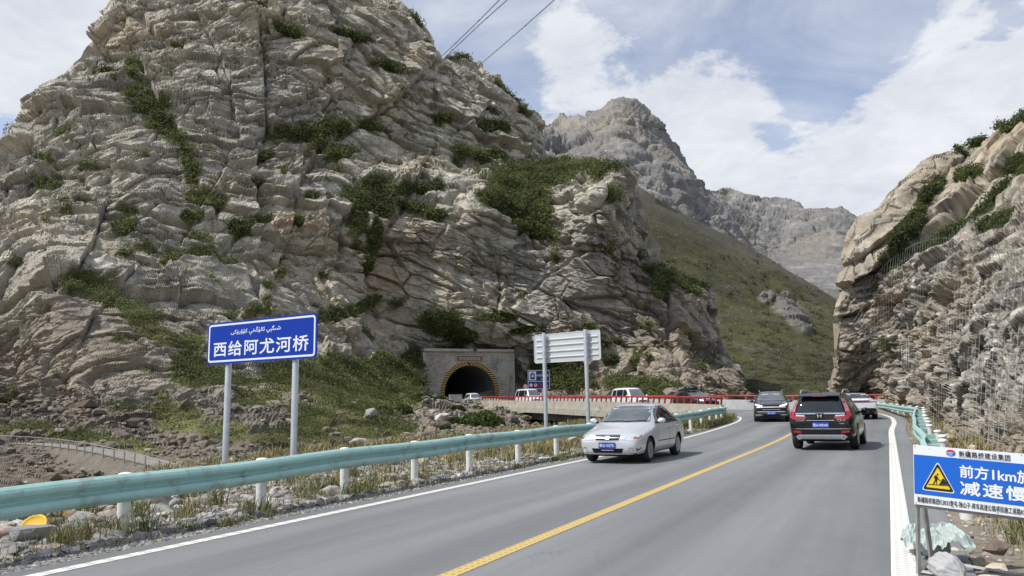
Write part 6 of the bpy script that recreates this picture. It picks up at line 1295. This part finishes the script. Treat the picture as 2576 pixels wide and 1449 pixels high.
def tunnel_sign():
    c = at(1355.5, 955, 103.0); Mw = frame(c, PT_E); r = empty('tunnel_sign', tuple(c)); r.matrix_world = Mw; W, H = 3.32, 2.58; I = Matrix.Identity(4)
    tag(r, 'navy tunnel information sign with white tunnel symbol beside the portal', 'sign')
    mb = MB(); mb.prism(rrect(W, H, .08), -.04, 0, I); p = mb.build('panel', MT['blue_dark'], r); T = lambda z: Matrix.Translation((0, 0, z))
    mb = MB(); ring(mb, rrect(W - .03, H - .03, .07), rrect(W - .16, H - .16, .05), .006, I); mb.prism([(-W / 2 + .05, -.27), (W / 2 - .05, -.27), (W / 2 - .05, -.20), (-W / 2 + .05, -.20)], 0, .008, I); mb.build('border', MT['white'], p)
    mb = MB(); mb.prism([(-1.48, -.08), (-.40, -.08), (-.40, 1.10), (-1.48, 1.10)], .0, .012, I); q = mb.build('symbol_field', MT['white'], p)
    def ar(R, cx, y0, hs): return [(cx - R, y0)] + [(cx + R * math.cos(math.pi - math.pi * k / 16), y0 + hs + R * math.sin(math.pi * k / 16)) for k in range(17)] + [(cx + R, y0)]
    mb = MB(); mb.prism(ar(.38, -.94, .03, .58), 0, .018, I, 0); mb.prism(ar(.31, -.94, .03, .58), 0, .022, I, 1); mb.prism(ar(.27, -.94, .03, .58), 0, .026, I, 0); mb.prism(ar(.12, -.94, .32, .24), 0, .03, I, 1); mb.build('tunnel_symbol', [MT['blue_dark'], MT['white']], q)
    text('lettering', '呼屯郭楞隧道', T(.004), .30, MT['white'], p, width=1.78, bold=.015, cx=.58, cy=.56); text('lettering', '长640m', T(.004), .24, MT['white'], p, width=.85, bold=.015, cx=.70, cy=.06)
    text('lettering', ''.join(map(chr, [0xFEF2, 0xFEE0, 0xFEE7, 0xFEEE, 0xFE97])), T(.004), .14, MT['white'], p, width=.8, cx=.65, cy=.90); text('lettering', '开车灯', T(.004), .30, MT['white'], p, width=.8, bold=.015, cx=1.02, cy=-.85)
    for k, (cx, wr) in enumerate(((-1.20, '4.5m'), (-.52, ''), (.16, ''))):
        mb = MB(); mb.prism(ell(cx, -.74, .27, .27, 24), 0, .014, I, 0); mb.prism(ell(cx, -.74, .215, .215, 24), 0, .018, I, 1 if k < 2 else 2)
        if k == 1: mb.prism(ell(cx + .02, -.64, .06, .06, 10), 0, .022, I, 3); mb.prism([(cx - .1, -.86), (cx + .08, -.86), (cx + .05, -.72), (cx - .02, -.70)], 0, .022, I, 3); mb.prism([(cx - .17, -.60), (cx - .13, -.57), (cx + .17, -.88), (cx + .13, -.91)], 0, .025, I, 0)
        if k == 2: mb.prism([(cx - .17, -.60), (cx - .13, -.57), (cx + .17, -.88), (cx + .13, -.91)], 0, .022, I, 0); mb.prism([(cx + .17, -.60), (cx + .13, -.57), (cx - .17, -.88), (cx - .13, -.91)], 0, .024, I, 0)
        rd = mb.build('restriction_roundel', [MT['red'], MT['white'], MT['blue_dark'], MT['black']], p)
        if wr: text('roundel_lettering', wr, Matrix.Translation((cx, -.74, .02)), .12, MT['black'], rd, width=.30, bold=.015)
    mb = MB(); mb.lathe([(.11, -4.6), (.11, 1.2)], 12); me = mb.mesh('post', True); me.transform(Matrix.Translation((.62, 0, -.16)) @ Matrix.Rotation(-math.pi / 2, 4, 'X')); link('post', me, MT['steel'], r)
    c = at(1322, 972.5, 102.0); r = empty('speed_sign', tuple(c)); r.matrix_world = frame(c, PT_E); tag(r, 'round 30 speed limit sign with red rim above the white minibus', 'sign')
    mb = MB(); mb.prism(ell(0, 0, .36, .36, 28), -.02, 0, I, 0); mb.prism(ell(0, 0, .28, .28, 28), 0, .006, I, 1); d = mb.build('disc', [MT['red'], MT['white']], r); text('numerals', '30', T(.006), .26, MT['black'], d, width=.36, bold=.02)
    mb = MB(); mb.lathe([(.04, -3.0), (.04, .2)], 10); me = mb.mesh('post', True); me.transform(Matrix.Translation((0, 0, -.065)) @ Matrix.Rotation(-math.pi / 2, 4, 'X')); link('post', me, MT['steel'], r)
tunnel_sign()

def works_board():
    L, R = at(2297, 1119, 6.7), at(2576, 1142, 6.19); e = R - L; Wv = float(np.linalg.norm(e)); Mw = frame(L, e); r = empty('construction_board', tuple(L)); r.matrix_world = Mw
    tag(r, 'blue and white roadworks board with yellow warning triangle on a steel frame', 'sign'); I = Matrix.Identity(4)
    u = Wv / 1112.0; v = .512 / 575.0; W = 1420 * u; H = .512; X = lambda z: (z - 499) * u; Y = lambda z: -(z - 130) * v; YY = lambda a, z: -H * (z - (130 + .083 * (a - 499))) / (575 + .043 * (a - 499))
    def rect(x0, x1, y0, y1): return [(x0, y1), (x1, y1), (x1, y0), (x0, y0)]
    mb = MB(); mb.prism(rect(0, W, 0, -H), -.018, 0, I); p = mb.build('panel', MT['banner_white'], r)
    mb = MB(); mb.prism(rect(.004, W - .004, Y(222), Y(603)), 0, .002, I); b = mb.build('blue_field', MT['banner_blue'], p); T = lambda z: Matrix.Translation((0, 0, z))
    def rtri(cx, y0, y1, hw, rr, z0, z1, mi, mb):
        c = [(cx, y1), (cx - hw, y0), (cx + hw, y0)]; out = []; G = ((c[0][0] + c[1][0] + c[2][0]) / 3, (c[0][1] + c[1][1] + c[2][1]) / 3)
        for i in range(3):
            a, q, d = Vector(c[i - 1]), Vector(c[i]), Vector(c[(i + 1) % 3]); s, t = q + (a - q).normalized() * rr, q + (d - q).normalized() * rr
            for k in range(5): w = k / 4; out.append(tuple(s * (1 - w) ** 2 + q * 2 * w * (1 - w) + t * w * w))
        mb.prism(out, z0, z1, I, mi)
    cx = X(758); mb = MB(); rtri(cx, Y(560), Y(268), 178 * u, .03, .002, .0045, 0, mb); rtri(cx, Y(551), Y(283), 166 * u, .026, .0045, .0055, 1, mb); rtri(cx, Y(527), Y(326), 128 * u, .012, .0055, .0065, 2, mb); t = mb.build('warning_triangle', [MT['white'], MT['black'], MT['yellow']], b)
    q = lambda P: [(X(a), YY(a, c)) for a, c in P]; mb = MB(); z0, z1 = .0065, .0075
    mb.prism(ell(X(755), YY(755, 421), 11 * u, 9 * v, 14), z0, z1, I); mb.prism(q([(722, 432), (742, 428), (757, 445), (752, 470), (730, 475), (716, 455)]), z0, z1, I); mb.prism(q([(728, 466), (752, 468), (748, 515), (738, 517), (740, 482), (715, 517), (702, 515), (722, 480)]), z0, z1, I)
    mb.prism(q([(748, 438), (762, 462), (800, 492), (797, 497), (755, 470), (742, 448)]), z0, z1, I); mb.prism(q([(765, 520), (790, 490), (800, 468), (815, 458), (830, 478), (845, 500), (868, 525)]), z0, z1, I); mb.prism(q([(655, 512), (880, 530), (880, 538), (655, 520)]), z0, z1, I); mb.build('digging_figure', MT['black'], t)
    tx = lambda s, x0, x1, yc, h, m, bold=.02, sp=1.0, par=b: text('lettering', s, T(.0022), h * v, m, par, width=(x1 - x0) * u, bold=bold, cx=X((x0 + x1) / 2), cy=Y(yc), space=sp)
    tx('前方1km施工', 985, 1830, 341, 116, MT['white'], .028); tx('减速慢行', 985, 1850, 497, 126, MT['white'], .035, 1.15)
    tx('新疆路桥建设集团', 978, 1480, 176, 50, MT['black'], .02, 1.15, p); tx('XIN JIANG ROAD & BRIDGE CONSTRUCTION GROUP', 978, 1480, 207, 10, MT['black'], .01, 1.0, p); tx('新疆路桥集团G3033奎屯-独山子-库车高速公路项目施工道路KD', 535, 1615, 655, 56, MT['black'], .012, 1.0, p)
    lx, ly = X(895), Y(178); mb = MB(); rx, ry = 50 * u, 32 * v
    top = [(rx * math.cos(a), ry * math.sin(a)) for a in np.linspace(0.25, math.pi - .1, 14)]; mb.prism([(lx + a, ly + c) for a, c in top] + [(lx - .3 * rx, ly + .25 * ry), (lx + .2 * rx, ly + .42 * ry)], .001, .003, I, 0)
    bot = [(rx * math.cos(a), ry * math.sin(a)) for a in np.linspace(math.pi + .25, 2 * math.pi + .1, 14)]; mb.prism([(lx + a, ly + c) for a, c in bot] + [(lx + .35 * rx, ly + .25 * ry), (lx - .35 * rx, ly - .05 * ry)], .001, .003, I, 1)
    for k in range(3): mb.prism([(lx + (-.5 + .3 * k) * rx, ly - .75 * ry), (lx + (-.42 + .3 * k) * rx, ly - .8 * ry), (lx + (.02 + .22 * k) * rx, ly + .15 * ry), (lx + (-.04 + .22 * k) * rx, ly + .16 * ry)], .003, .0036, I, 2)
    mb.build('logo', [MT['red'], MT['banner_blue'], MT['white']], p)
    mb = MB()
    for a, c in ((.014, -.014), (.42, -.012), (.80, -.012), (.014, -H + .014), (.3, -H + .014), (.62, -H + .012), (.95, -H + .014)): mb.prism(ell(a, c, .005, .005, 8), 0, .003, I)
    mb.build('rivet', MT['rust'], p)
    # steel frame standing on the ground
    Mi = Mw.inverted(); g = lambda x, y, z: Mi @ Vector((x, y, z)); loc = lambda px, py, d: Mi @ Vector(at(px, py, d))
    z0 = -L[2] - .01
    def bar(name, a, c, h): mb = MB(); a, c = Vector(a), Vector(c); mb.tube([a, c], h * 1.414, 4); mb.build(name, MT['rust'], r)
    for x in (.018, W - .018): bar('leg', (x, .0, -.036), (x, z0, -.036), .014); bar('brace', (x, -.06, -.06), (x, z0 + .02, -.62), .016)
    bar('foot_bar', (.0, z0 + .03, -.05), (W, z0 + .03, -.05), .014); bar('foot_bar', (.0, z0 + .03, -.60), (W, z0 + .03, -.60), .014); bar('cross_bar', (0, -H - .012, -.03), (W, -H - .012, -.03), .012)
    for x in (.018, W - .018): bar('side_bar', (x, z0 + .03, -.05), (x, z0 + .03, -.60), .014)
works_board()
# ------------------------------------------------------------------ stones
def stone_mesh(seed, sub=3, amp=.26, flat=(1, .8, .62), base=(.27, .26, .245), warm=None):
    bm = bmesh.new(); bmesh.ops.create_icosphere(bm, subdivisions=sub, radius=1); bm.verts.ensure_lookup_table(); V = np.array([v.co for v in bm.verts]); F = np.array([[v.index for v in f.verts] for f in bm.faces]); bm.free()
    rng = np.random.default_rng(seed); P = V.copy()
    for _ in range(11):                                              # chop with random planes: broken angular stone
        d = rng.normal(size=3); d /= np.linalg.norm(d); h = rng.uniform(.45, .8); s = P @ d; P = P - np.maximum(s - h, 0)[:, None] * d * .97
    P += P * (amp * .35 * fbm(P + seed * 7.1, .8, 4, seed))[:, None]; P *= np.array(flat) * rng.uniform(.85, 1.15, 3)
    c = np.array(base) * (1 + .45 * fbm(P + seed, .5, 4, seed + 1)[:, None]); c = lerp(c, np.array(warm if warm is not None else (.33, .245, .17)), smooth(fbm(P + seed, .9, 3, seed + 2), .05, .5) * (.9 if warm is not None else .5))
    return P, F, np.clip(c, .02, .7)
STONE = rock_mat('boulder_stone', fine=9, bump=.5, bdist=.03, var=.22)

def ground_z(x, y, V): 
    i = np.argmin((V[:, 0] - x) ** 2 + (V[:, 1] - y) ** 2); return V[i, 2]

def boulders():
    L = [((18, 1338), 9.6, .26, 'pinkish boulder at the left edge below the guardrail', (.36, .28, .235)), ((78, 1348), 9.3, .34, 'large cracked grey boulder under the yellow lid', (.27, .275, .28)), ((140, 1352), 9.4, .22, 'flat grey rock just right of the large cracked boulder', (.33, .33, .32)), ((195, 1338), 9.9, .26, 'rounded grey boulder left of the nearest guardrail post', (.28, .285, .29)), ((207, 1308), 10.9, .24, 'pale angular boulder behind the rounded grey one', (.36, .35, .33)),
         ((160, 1318), 11.3, .17, 'small orange brown stone between pale boulders', (.38, .25, .13)), ((398, 1290), 12.6, .30, 'reddish grey boulder right of the nearest guardrail post', (.27, .225, .22)), ((440, 1298), 12.2, .24, 'grey wedge shaped rock beside the reddish boulder', (.31, .31, .30)), ((520, 1285), 12.9, .22, 'broad grey rock below the guardrail between two posts', (.30, .30, .295)), ((14, 1400), 8.4, .16, 'grey stone at the bottom left corner by the gravel', (.29, .29, .28)),
         ((690, 1262), 13.6, .16, 'whitish stone beneath the rail near the second post', (.46, .44, .40)), ((1060, 1170), 19.5, .34, 'pale tan boulder among dry grass beyond the rail', (.42, .37, .28)), ((1000, 1185), 18.5, .26, 'broken tan rock in the dry grass behind the rail', (.38, .33, .26)), ((1440, 1128), 27.0, .45, 'cream coloured boulder beside the silver sedan mirror', (.50, .45, .35)), ((1490, 1085), 31.0, .6, 'heap topping pale rock behind the silver sedan', (.47, .43, .35)),
         ((1113, 1052), 64.0, .75, 'upright white stone slab on the gravel bank below the tunnel', (.52, .50, .46)), ((930, 1046), 62.0, .8, 'grey rock outcrop on the bank left of the tunnel', (.34, .33, .31)), ((905, 1120), 44.0, .65, 'pale flat rock at the foot of the shrub slope', (.44, .42, .38))]
    for k, (px, d, s, lab, col) in enumerate(L):
        q = at(px[0], px[1], d); near = d < 33; z = ground_z(q[0], q[1], VL) if near and q[0] > -16.5 else q[2]
        P, F, c = stone_mesh(40 + k, 3, base=col); o = link('boulder', np_mesh('boulder', P * s, F, False, c), STONE); o.location = (q[0], q[1], z + s * .22); o.rotation_euler = (RNG.uniform(-.3, .3), RNG.uniform(-.3, .3), RNG.uniform(0, 6.28)); tag(o, lab, 'boulder', 'boulders along the verge')
    R_ = [((2506, 1380), 6.9, .135, 'dark brown rock resting on the frame of the roadworks board', (.17, .125, .10)), ((2480, 1436), 6.3, .13, 'cream rock at the bottom edge below the roadworks board', (.55, .48, .37)), ((2395, 1450), 6.2, .10, 'grey rock beside the sack at the bottom edge', (.33, .34, .35)), ((2570, 1436), 6.0, .12, 'pale pink rock in the bottom right corner', (.52, .42, .34)), ((2420, 1262), 12.5, .22, 'tan rock at the cliff foot behind the roadworks board', (.42, .36, .27)), ((2383, 1069), 24.5, .34, 'yellowish rock fallen at the foot of the cliff', (.45, .39, .28)), ((2440, 1095), 20.0, .26, 'blocky cream rock lying against the cliff foot', (.47, .42, .33)), ((2330, 1090), 21.5, .16, 'small grey rock on the verge beside the curved guardrail', (.35, .33, .29))]
    for k, (px, d, s, lab, col) in enumerate(R_):
        q = at(px[0], px[1], d); z = q[2] if k == 0 else ground_z(q[0], q[1], VR)
        P, F, c = stone_mesh(80 + k, 3, base=col); o = link('boulder', np_mesh('boulder', P * s, F, False, c), STONE); o.location = (q[0], q[1], z + s * (.05 if k == 0 else .3)); o.rotation_euler = (RNG.uniform(-.3, .3), RNG.uniform(-.3, .3), RNG.uniform(0, 6.28)); tag(o, lab, 'boulder', 'boulders along the verge')
boulders()

def stones_stuff(name, pos, size, label, bases, kind='gravel'):
    protos = [stone_mesh(500 + k, 1, base=b, flat=(1, .8, .5)) for k, b in enumerate(bases)]; Vs, Fs, Cs, off = [], [], [], 0; n = len(pos); which = RNG.integers(0, len(protos), n)
    for k, (P, F, c) in enumerate(protos):
        m = np.where(which == k)[0]; a = RNG.uniform(0, 6.28, len(m)); t = RNG.uniform(-.5, .5, len(m)); ca, sa, ct, st = np.cos(a)[:, None], np.sin(a)[:, None], np.cos(t)[:, None], np.sin(t)[:, None]
        x, y, z = P[:, 0][None], P[:, 1][None], P[:, 2][None]; y2, z2 = y * ct - z * st, y * st + z * ct; Q = np.stack([x * ca - y2 * sa, x * sa + y2 * ca, z2], 2) * size[m][:, None, None] + pos[m][:, None, :]
        Vs.append(Q.reshape(-1, 3)); Fs.append((F[None] + (np.arange(len(m)) * len(P))[:, None, None]).reshape(-1, 3) + off); Cs.append((c[None] * RNG.uniform(.65, 1.3, (len(m), 1, 1))).reshape(-1, 3)); off += len(m) * len(P)
    o = link(name, np_mesh(name, np.vstack(Vs), np.vstack(Fs), False, np.clip(np.vstack(Cs), .02, .7)), STONE); return tag(o, label, kind, kind='stuff')

GREYS = [(.20, .205, .21), (.27, .265, .255), (.34, .325, .30), (.30, .255, .21), (.42, .40, .37)]
def grounds(V, n, xmin, xmax, ymin, ymax, wfun):
    m = np.where((V[:, 0] > xmin) & (V[:, 0] < xmax) & (V[:, 1] > ymin) & (V[:, 1] < ymax))[0]; q = V[m]; w = np.clip(wfun(q), 0, None); w = w / w.sum(); i = RNG.choice(len(m), n, p=w); p = q[i].copy(); p[:, :2] += RNG.normal(0, .06, (n, 2)); return p

def loose_stones():
    d = lambda q: np.hypot(q[:, 0], q[:, 1])
    p = grounds(VL, 15000, -8.7, -7.92, 2, 30, lambda q: 1 / d(q) ** 1.2); stones_stuff('gravel', p, RNG.lognormal(-3.75, .42, len(p)), 'dark grey gravel strewn along the road edge below the near guardrail', GREYS[:3])
    p = grounds(VL, 9500, -12.6, -8.5, 2, 40, lambda q: (.3 + smooth(fbm(q, 1.6, 3, 901), -.1, .3)) / d(q) ** 1.0); stones_stuff('rubble', p + [0, 0, .02], RNG.lognormal(-2.75, .5, len(p)), 'broken grey and tan stones scattered behind the near guardrail', GREYS, 'rubble')
    p = grounds(VL, 5500, -18, -9.5, 12, 50, lambda q: .2 + smooth(fbm(q, 2, 3, 902), 0, .3)); stones_stuff('rubble', p, RNG.lognormal(-2.5, .5, len(p)), 'pale stones lying in the dry grass of the outer verge', GREYS, 'rubble')
    p = grounds(VR, 9000, .5, 6, 4, 50, lambda q: (.25 + smooth(q[:, 0] - 1.6, 0, 1.2)) / d(q) ** 1.1); stones_stuff('rubble', p, RNG.lognormal(-3.2, .55, len(p)), 'small tan stones littering the verge below the roadside cliff', [(.33, .29, .22), (.42, .37, .29), (.27, .25, .22), (.48, .45, .38)], 'rubble')
    # talus of the lower mountain slope
    W = (A['Y'] > 940) * (A['rowi'] < A['rows']) * (1 - .9 * A['veg']) * A['D'] ** 2 * (A['D'] < 112) * smooth(A['Y'] + 80 * fbm(A['P'], 7, 3, 905), 960, 1080) * (A['X'] > 20); i = scatter(None, None, W, 6500); q = A['P'][i]
    stones_stuff('rubble', q + A['N'][i] * .05, RNG.lognormal(-1.6, .55, len(i)) * np.clip(A['D'][i] / 60, .5, 1.4), 'broken rock rubble covering the foot of the mountain slope', [(.17, .155, .13), (.21, .18, .145), (.155, .125, .10), (.25, .235, .20)], 'rubble')
loose_stones()

# ------------------------------------------------------------------ grass and shrubs
def blades(name, p, h, col, label, lean=.35, w=.006):
    n = len(p); a = RNG.uniform(0, 6.28, n); ln = RNG.normal(0, lean, (n, 2)) * h[:, None]; wd = (w * (.6 + .8 * RNG.random(n)) * np.clip(np.hypot(p[:, 0], p[:, 1]) / 11, .8, 3.2))[:, None]; s = np.c_[np.cos(a), np.sin(a), 0 * a] * wd
    mid = p + np.c_[ln * .35, h * .6]; tip = p + np.c_[ln, h * RNG.uniform(.8, 1, n)]
    V = np.stack([p - s, p + s, mid + s * .8, mid - s * .8, tip], 1).reshape(-1, 3); b = np.arange(n) * 5
    F = np.vstack([np.c_[b, b + 1, b + 2], np.c_[b, b + 2, b + 3], np.c_[b + 3, b + 2, b + 4]]); o = link(name, np_mesh(name, V, F, False, np.repeat(col, 5, 0)), MT['blade']); return tag(o, label, 'grass', kind='stuff')

def grass():
    d = lambda q: np.hypot(q[:, 0], q[:, 1])
    def tufty(q, s, seed): return smooth(fbm(q, s, 3, seed), .12, .42)
    def cols(p, seed, dry): t = np.clip(smooth(fbm(p, 1.3, 3, seed), -.3, .3) * .5 + dry + RNG.normal(0, .18, len(p)), 0, 1)[:, None]; return np.clip((np.array([.085, .115, .030]) * (1 - t) + np.array([.36, .30, .155]) * t) * RNG.uniform(.6, 1.35, (len(p), 1)), .01, .6)
    p = grounds(VL, 8500, -9.6, -8.15, 3, 44, lambda q: (tufty(q, .45, 911) ** 2 * smooth(q[:, 1], 5, 9) + .25 * np.exp(-((q[:, 0] + 8.9) / .25) ** 2) * tufty(q, .5, 917) + .015) / d(q) ** .7); blades('grass', p, RNG.uniform(.05, .30, len(p)) * (.5 + .9 * tufty(p, .9, 919)), cols(p, 912, .22), 'green grass tufts growing under the near guardrail')
    p = grounds(VL, 26000, -18, -9.4, 10, 52, lambda q: .05 + tufty(q, 1.1, 913) * smooth(q[:, 1], 11, 20)); blades('dry_grass', p, RNG.uniform(.10, .42, len(p)) * smooth(p[:, 1], 4, 20), cols(p, 914, .50), 'straw coloured dry grass on the verge behind the guardrail', .4)
    p = grounds(VL, 4200, -12.6, -8.6, 3, 14, lambda q: tufty(q, .5, 915) ** 2 / d(q)); blades('grass', p, RNG.uniform(.10, .42, len(p)), cols(p, 916, .22), 'sparse weedy tufts between the boulders at the left edge')
    p = grounds(VR, 16000, .95, 2.6, 5.5, 10.5, lambda q: tufty(q, .5, 921) * smooth(q[:, 0], .9, 1.4) + .12 * smooth(q[:, 0], 1.1, 1.5)); blades('grass', p, RNG.uniform(.15, .48, len(p)), cols(p, 922, .16), 'tall green grass behind the roadworks board', .3, .005)
    p = grounds(VR, 16000, .8, 6, 10, 60, lambda q: tufty(q, .9, 923) * smooth(q[:, 0], .9, 1.5) + .05); blades('dry_grass', p, RNG.uniform(.08, .34, len(p)), cols(p, 924, .55), 'thin dry grass along the curved guardrail', .4)
    c = at(1830, 1062, 44.5)
    p = grounds(VL, 7000, -10.5, -7.9, 38, 47, lambda q: .3 + tufty(q, .8, 925)); blades('grass', p, RNG.uniform(.15, .5, len(p)), cols(p, 926, .12), 'green roadside weeds at the tip of the near guardrail')
grass()

def shrubs():
    L = [((1212, 1062), 72, 1.75, 'large dark shrub beside the bridge abutment'), ((1148, 1058), 74, .85, 'round green shrub on the gravel bank under the tunnel'), ((1150, 1030), 86, .8, 'small shrub near the top of the gravel bank'), ((1202, 1024), 92, .85, 'shrub just below the teal barrier'), ((1180, 1012), 100, .7, 'tiny shrub at the foot of the white minivan'), ((1103, 1021), 96, .7, 'low shrub left on the gravel bank by the portal'), ((1010, 1030), 80, 1.0, 'broad shrub above the grey outcrop'), ((965, 1032), 78, .8, 'shrub next to the grey rock outcrop'), ((1118, 1075), 62, .5, 'little shrub low on the gravel bank'), ((1060, 1012), 106, 1.2, 'bush at the left foot of the tunnel portal')]
    for k, (px, d, s, lab) in enumerate(L):
        j = int(np.argmin((A['X'] - px[0]) ** 2 + (A['Y'] - px[1] - 6) ** 2)); q = A['P'][j]; r = empty('shrub', tuple(q)); tag(r, lab, 'shrub', 'shrubs on the bank below the tunnel'); n = int(1500 + 1500 * s)
        u = RNG.normal(size=(n, 3)); u /= np.linalg.norm(u, axis=1, keepdims=True); rad = RNG.uniform(.45, 1.0, (n, 1)) ** .6; P = u * rad * [s * 1.15, s, s * .8]; P *= (1 + .35 * fbm(P + k * 9, .6 * s, 3, 930 + k))[:, None]; P[:, 2] = np.abs(P[:, 2]) + .02
        link('foliage', leaf_mesh('foliage', P, u, np.full(n, .10 + .03 * s), shrub_colour(n, P + k * 5, (.060, .082, .024), .45)), MT['leaf'], r)
        mb = MB()
        for a in range(5): t = a * 1.26 + k; mb.tube([(0, 0, -.2), (math.cos(t) * s * .3, math.sin(t) * s * .3, s * .3), (math.cos(t) * s * .6, math.sin(t) * s * .55, s * .6)], [.05, .03, .012], 5)
        mb.build('stem', MT['stem'], r)
shrubs()

# ------------------------------------------------------------------ things lying about
def wrinkled(name, P, F, mt, lab, cat, parent=None):
    o = link(name, np_mesh(name, P, F, True), mt, parent); 
    if parent is None: tag(o, lab, cat)
    return o
def sacks():
    bm = bmesh.new(); bmesh.ops.create_icosphere(bm, subdivisions=5, radius=1); V0 = np.array([v.co for v in bm.verts]); F0 = np.array([[v.index for v in f.verts] for f in bm.faces]); bm.free()
    q = at(2384, 1432, 6.45); P = V0 * [.17, .12, .105]; an = np.arctan2(P[:, 2], P[:, 1]); fold = .010 * np.abs(np.sin(an * 6 + 7 * P[:, 0] + 2 * fbm(V0, .5, 3, 950))) + .03 * fbm(V0, .6, 4, 951); P = P + V0 * fold[:, None]; tp = smooth(P[:, 0], .04, .22); P[:, 1:] *= (1 - .55 * tp)[:, None]; P[:, 2] = np.maximum(P[:, 2], -.10)
    o = wrinkled('sandbag', P, F0, MT['sack'], 'grey woven sandbag lying under the pale green sheet', 'sandbag'); o.location = (q[0], q[1], .085); o.rotation_euler = (.15, .2, -.9)
    # crumpled sheet draped over the bags
    def sheet(c, sx, sy, h, seed, rz, lab, hang=.5):
        n = 70; u = np.linspace(-1, 1, n); X, Y = np.meshgrid(u, u); p = np.stack([X, Y, 0 * X], 2).reshape(-1, 3); rr = np.sqrt((p[:, 0]) ** 2 + (p[:, 1]) ** 2)
        z = h * np.clip(1 - rr ** 2.2, -.6 * hang, 1); an = np.arctan2(p[:, 1], p[:, 0]); cr = 1 - 2 * np.abs(vnoise(np.c_[p[:, :2] * 2.1, 0 * z + seed], seed)); cr2 = 1 - 2 * np.abs(vnoise(np.c_[p[:, :2] * 4.7, 0 * z + seed], seed + 3)); z += h * (.42 * cr + .20 * cr2) + h * .16 * np.sin(an * 7 + 3 * fbm(p, .6, 2, seed)) * smooth(rr, .45, 1)
        w = 1 + .22 * np.sin(an * 3 + seed) + .12 * fbm(p, .5, 3, seed + 5); Q = np.c_[p[:, 0] * sx * w, p[:, 1] * sy * w, z]; keep = rr < 1.12; F = grid_faces(n, n); F = F[keep[F].all(1)]
        o = wrinkled('plastic_sheet', Q, F, MT['sheet'], lab, 'sheet'); o.location = c; o.rotation_euler = (0, 0, rz); return o
    q = at(2375, 1352, 7.15); sheet((q[0], q[1], .12), .23, .19, .15, 11, .3, 'pale green plastic sheet crumpled over the sandbag')
    q = at(2272, 1374, 7.55); sheet((q[0] + .10, q[1], .10), .15, .12, .12, 23, 1.0, 'scrap of pale green sheet behind the board leg', .8)
    q = at(2350, 1378, 7.3); P = V0 * [.15, .12, .12]; P = P + V0 * (.02 * fbm(V0, .5, 4, 960))[:, None]; P[:, 2] = np.maximum(P[:, 2], -.1); o = wrinkled('sandbag', P, F0, MT['sack'], 'second sandbag nearly covered by the pale green sheet', 'sandbag'); o.location = (q[0], q[1], .11); o.rotation_euler = (0, .1, .7)
sacks()

def yellow_lid():
    q = at(84, 1327, 9.9); r = empty('drum_lid', tuple(q)); tag(r, 'round yellow plastic drum lid leaning on the boulders at the left', 'drum lid')
    mb = MB(); mb.lathe([(.001, .012), (.12, .012), (.135, .02), (.15, .03), (.165, .03), (.172, .018), (.172, -.02), (.165, -.02), (.16, .0), (.12, -.004), (.001, -.004)], 36); o = mb.build('lid_disc', MT['drum'], r, True); mb = MB(); mb.lathe([(.02, .012), (.02, .028), (.012, .032)], 12, c=(.07, 0, 0)); mb.build('bung', MT['drum'], r)
    r.rotation_euler = (math.radians(52), math.radians(-6), math.radians(28)); r.scale = (1.05, 1.05, 1.05)
yellow_lid()
def litter():
    n = 26; u = np.linspace(-1, 1, n); X, Y = np.meshgrid(u, u); p = np.stack([X, Y, 0 * X], 2).reshape(-1, 3)
    for k, (px, d, s, lab) in enumerate((((108, 1383), 8.3, .16, 'torn white plastic bag lying on the gravel at the left'), ((330, 1330), 9.9, .07, 'small scrap of white litter by the nearest guardrail post'))):
        z = .5 * np.abs(vnoise(p * 2.2 + k * 5, 970 + k)) + .3 * np.abs(vnoise(p * 4.5 + k, 975)); Q = np.c_[p[:, 0] * s * (1 + .3 * fbm(p, .7, 2, 980 + k)), p[:, 1] * s * .5 * (1 + .4 * fbm(p, .6, 2, 985 + k)), z * s * .5]; F = grid_faces(n, n); keep = (p[:, 0] ** 2 + p[:, 1] ** 2) < 1; F = F[keep[F].all(1)]
        o = link('plastic_bag', np_mesh('plastic_bag', Q, F, True), MT['litter']); q = at(px[0], px[1], d); o.location = (q[0], q[1], ground_z(q[0], q[1], VL) + .03); o.rotation_euler = (.1, 0, .5 + k); tag(o, lab, 'litter')
litter()

# ------------------------------------------------------------------ power lines
def cables():
    L = [([(1100, 152, 230), (1180, 76, 190), (1262, -6, 160), (1350, -95, 135)], 'leftmost of the power cables crossing the blue sky'), ([(1112, 152, 232), (1200, 68, 190), (1282, -6, 160), (1370, -90, 135)], 'power cable just right of the leftmost one in the sky'), ([(1196, 172, 240), (1290, 92, 195), (1396, -2, 160), (1500, -98, 130)], 'rightmost power cable crossing the blue sky alone'), ([(690, -40, 96), (520, 98, 92), (260, 308, 84), (60, 472, 78), (-120, 620, 72)], 'thin cable strung across the face of the rock mountain')]
    for k, (pts, lab) in enumerate(L):
        P = catmull([at(*q) for q in pts], 10); r = empty('power_cable', tuple(P[0])); tag(r, lab, 'cable', 'power lines over the valley'); Q = P - P[0]; rad = .055 if k < 3 else .03
        if k < 3:
            for s in (-.17, .17): mb = MB(); mb.tube([tuple(q + [s, 0, 0]) for q in Q], rad, 5); mb.build('conductor', MT['cable'], r, True)
            for i in (6, 13, 20, 26): mb = MB(); mb.box(tuple(Q[i]), (.26, .08, .08)); mb.build('spacer', MT['cable'], r)
        else: mb = MB(); mb.tube([tuple(q) for q in Q], rad, 5); mb.build('conductor', MT['cable'], r, True)
cables()
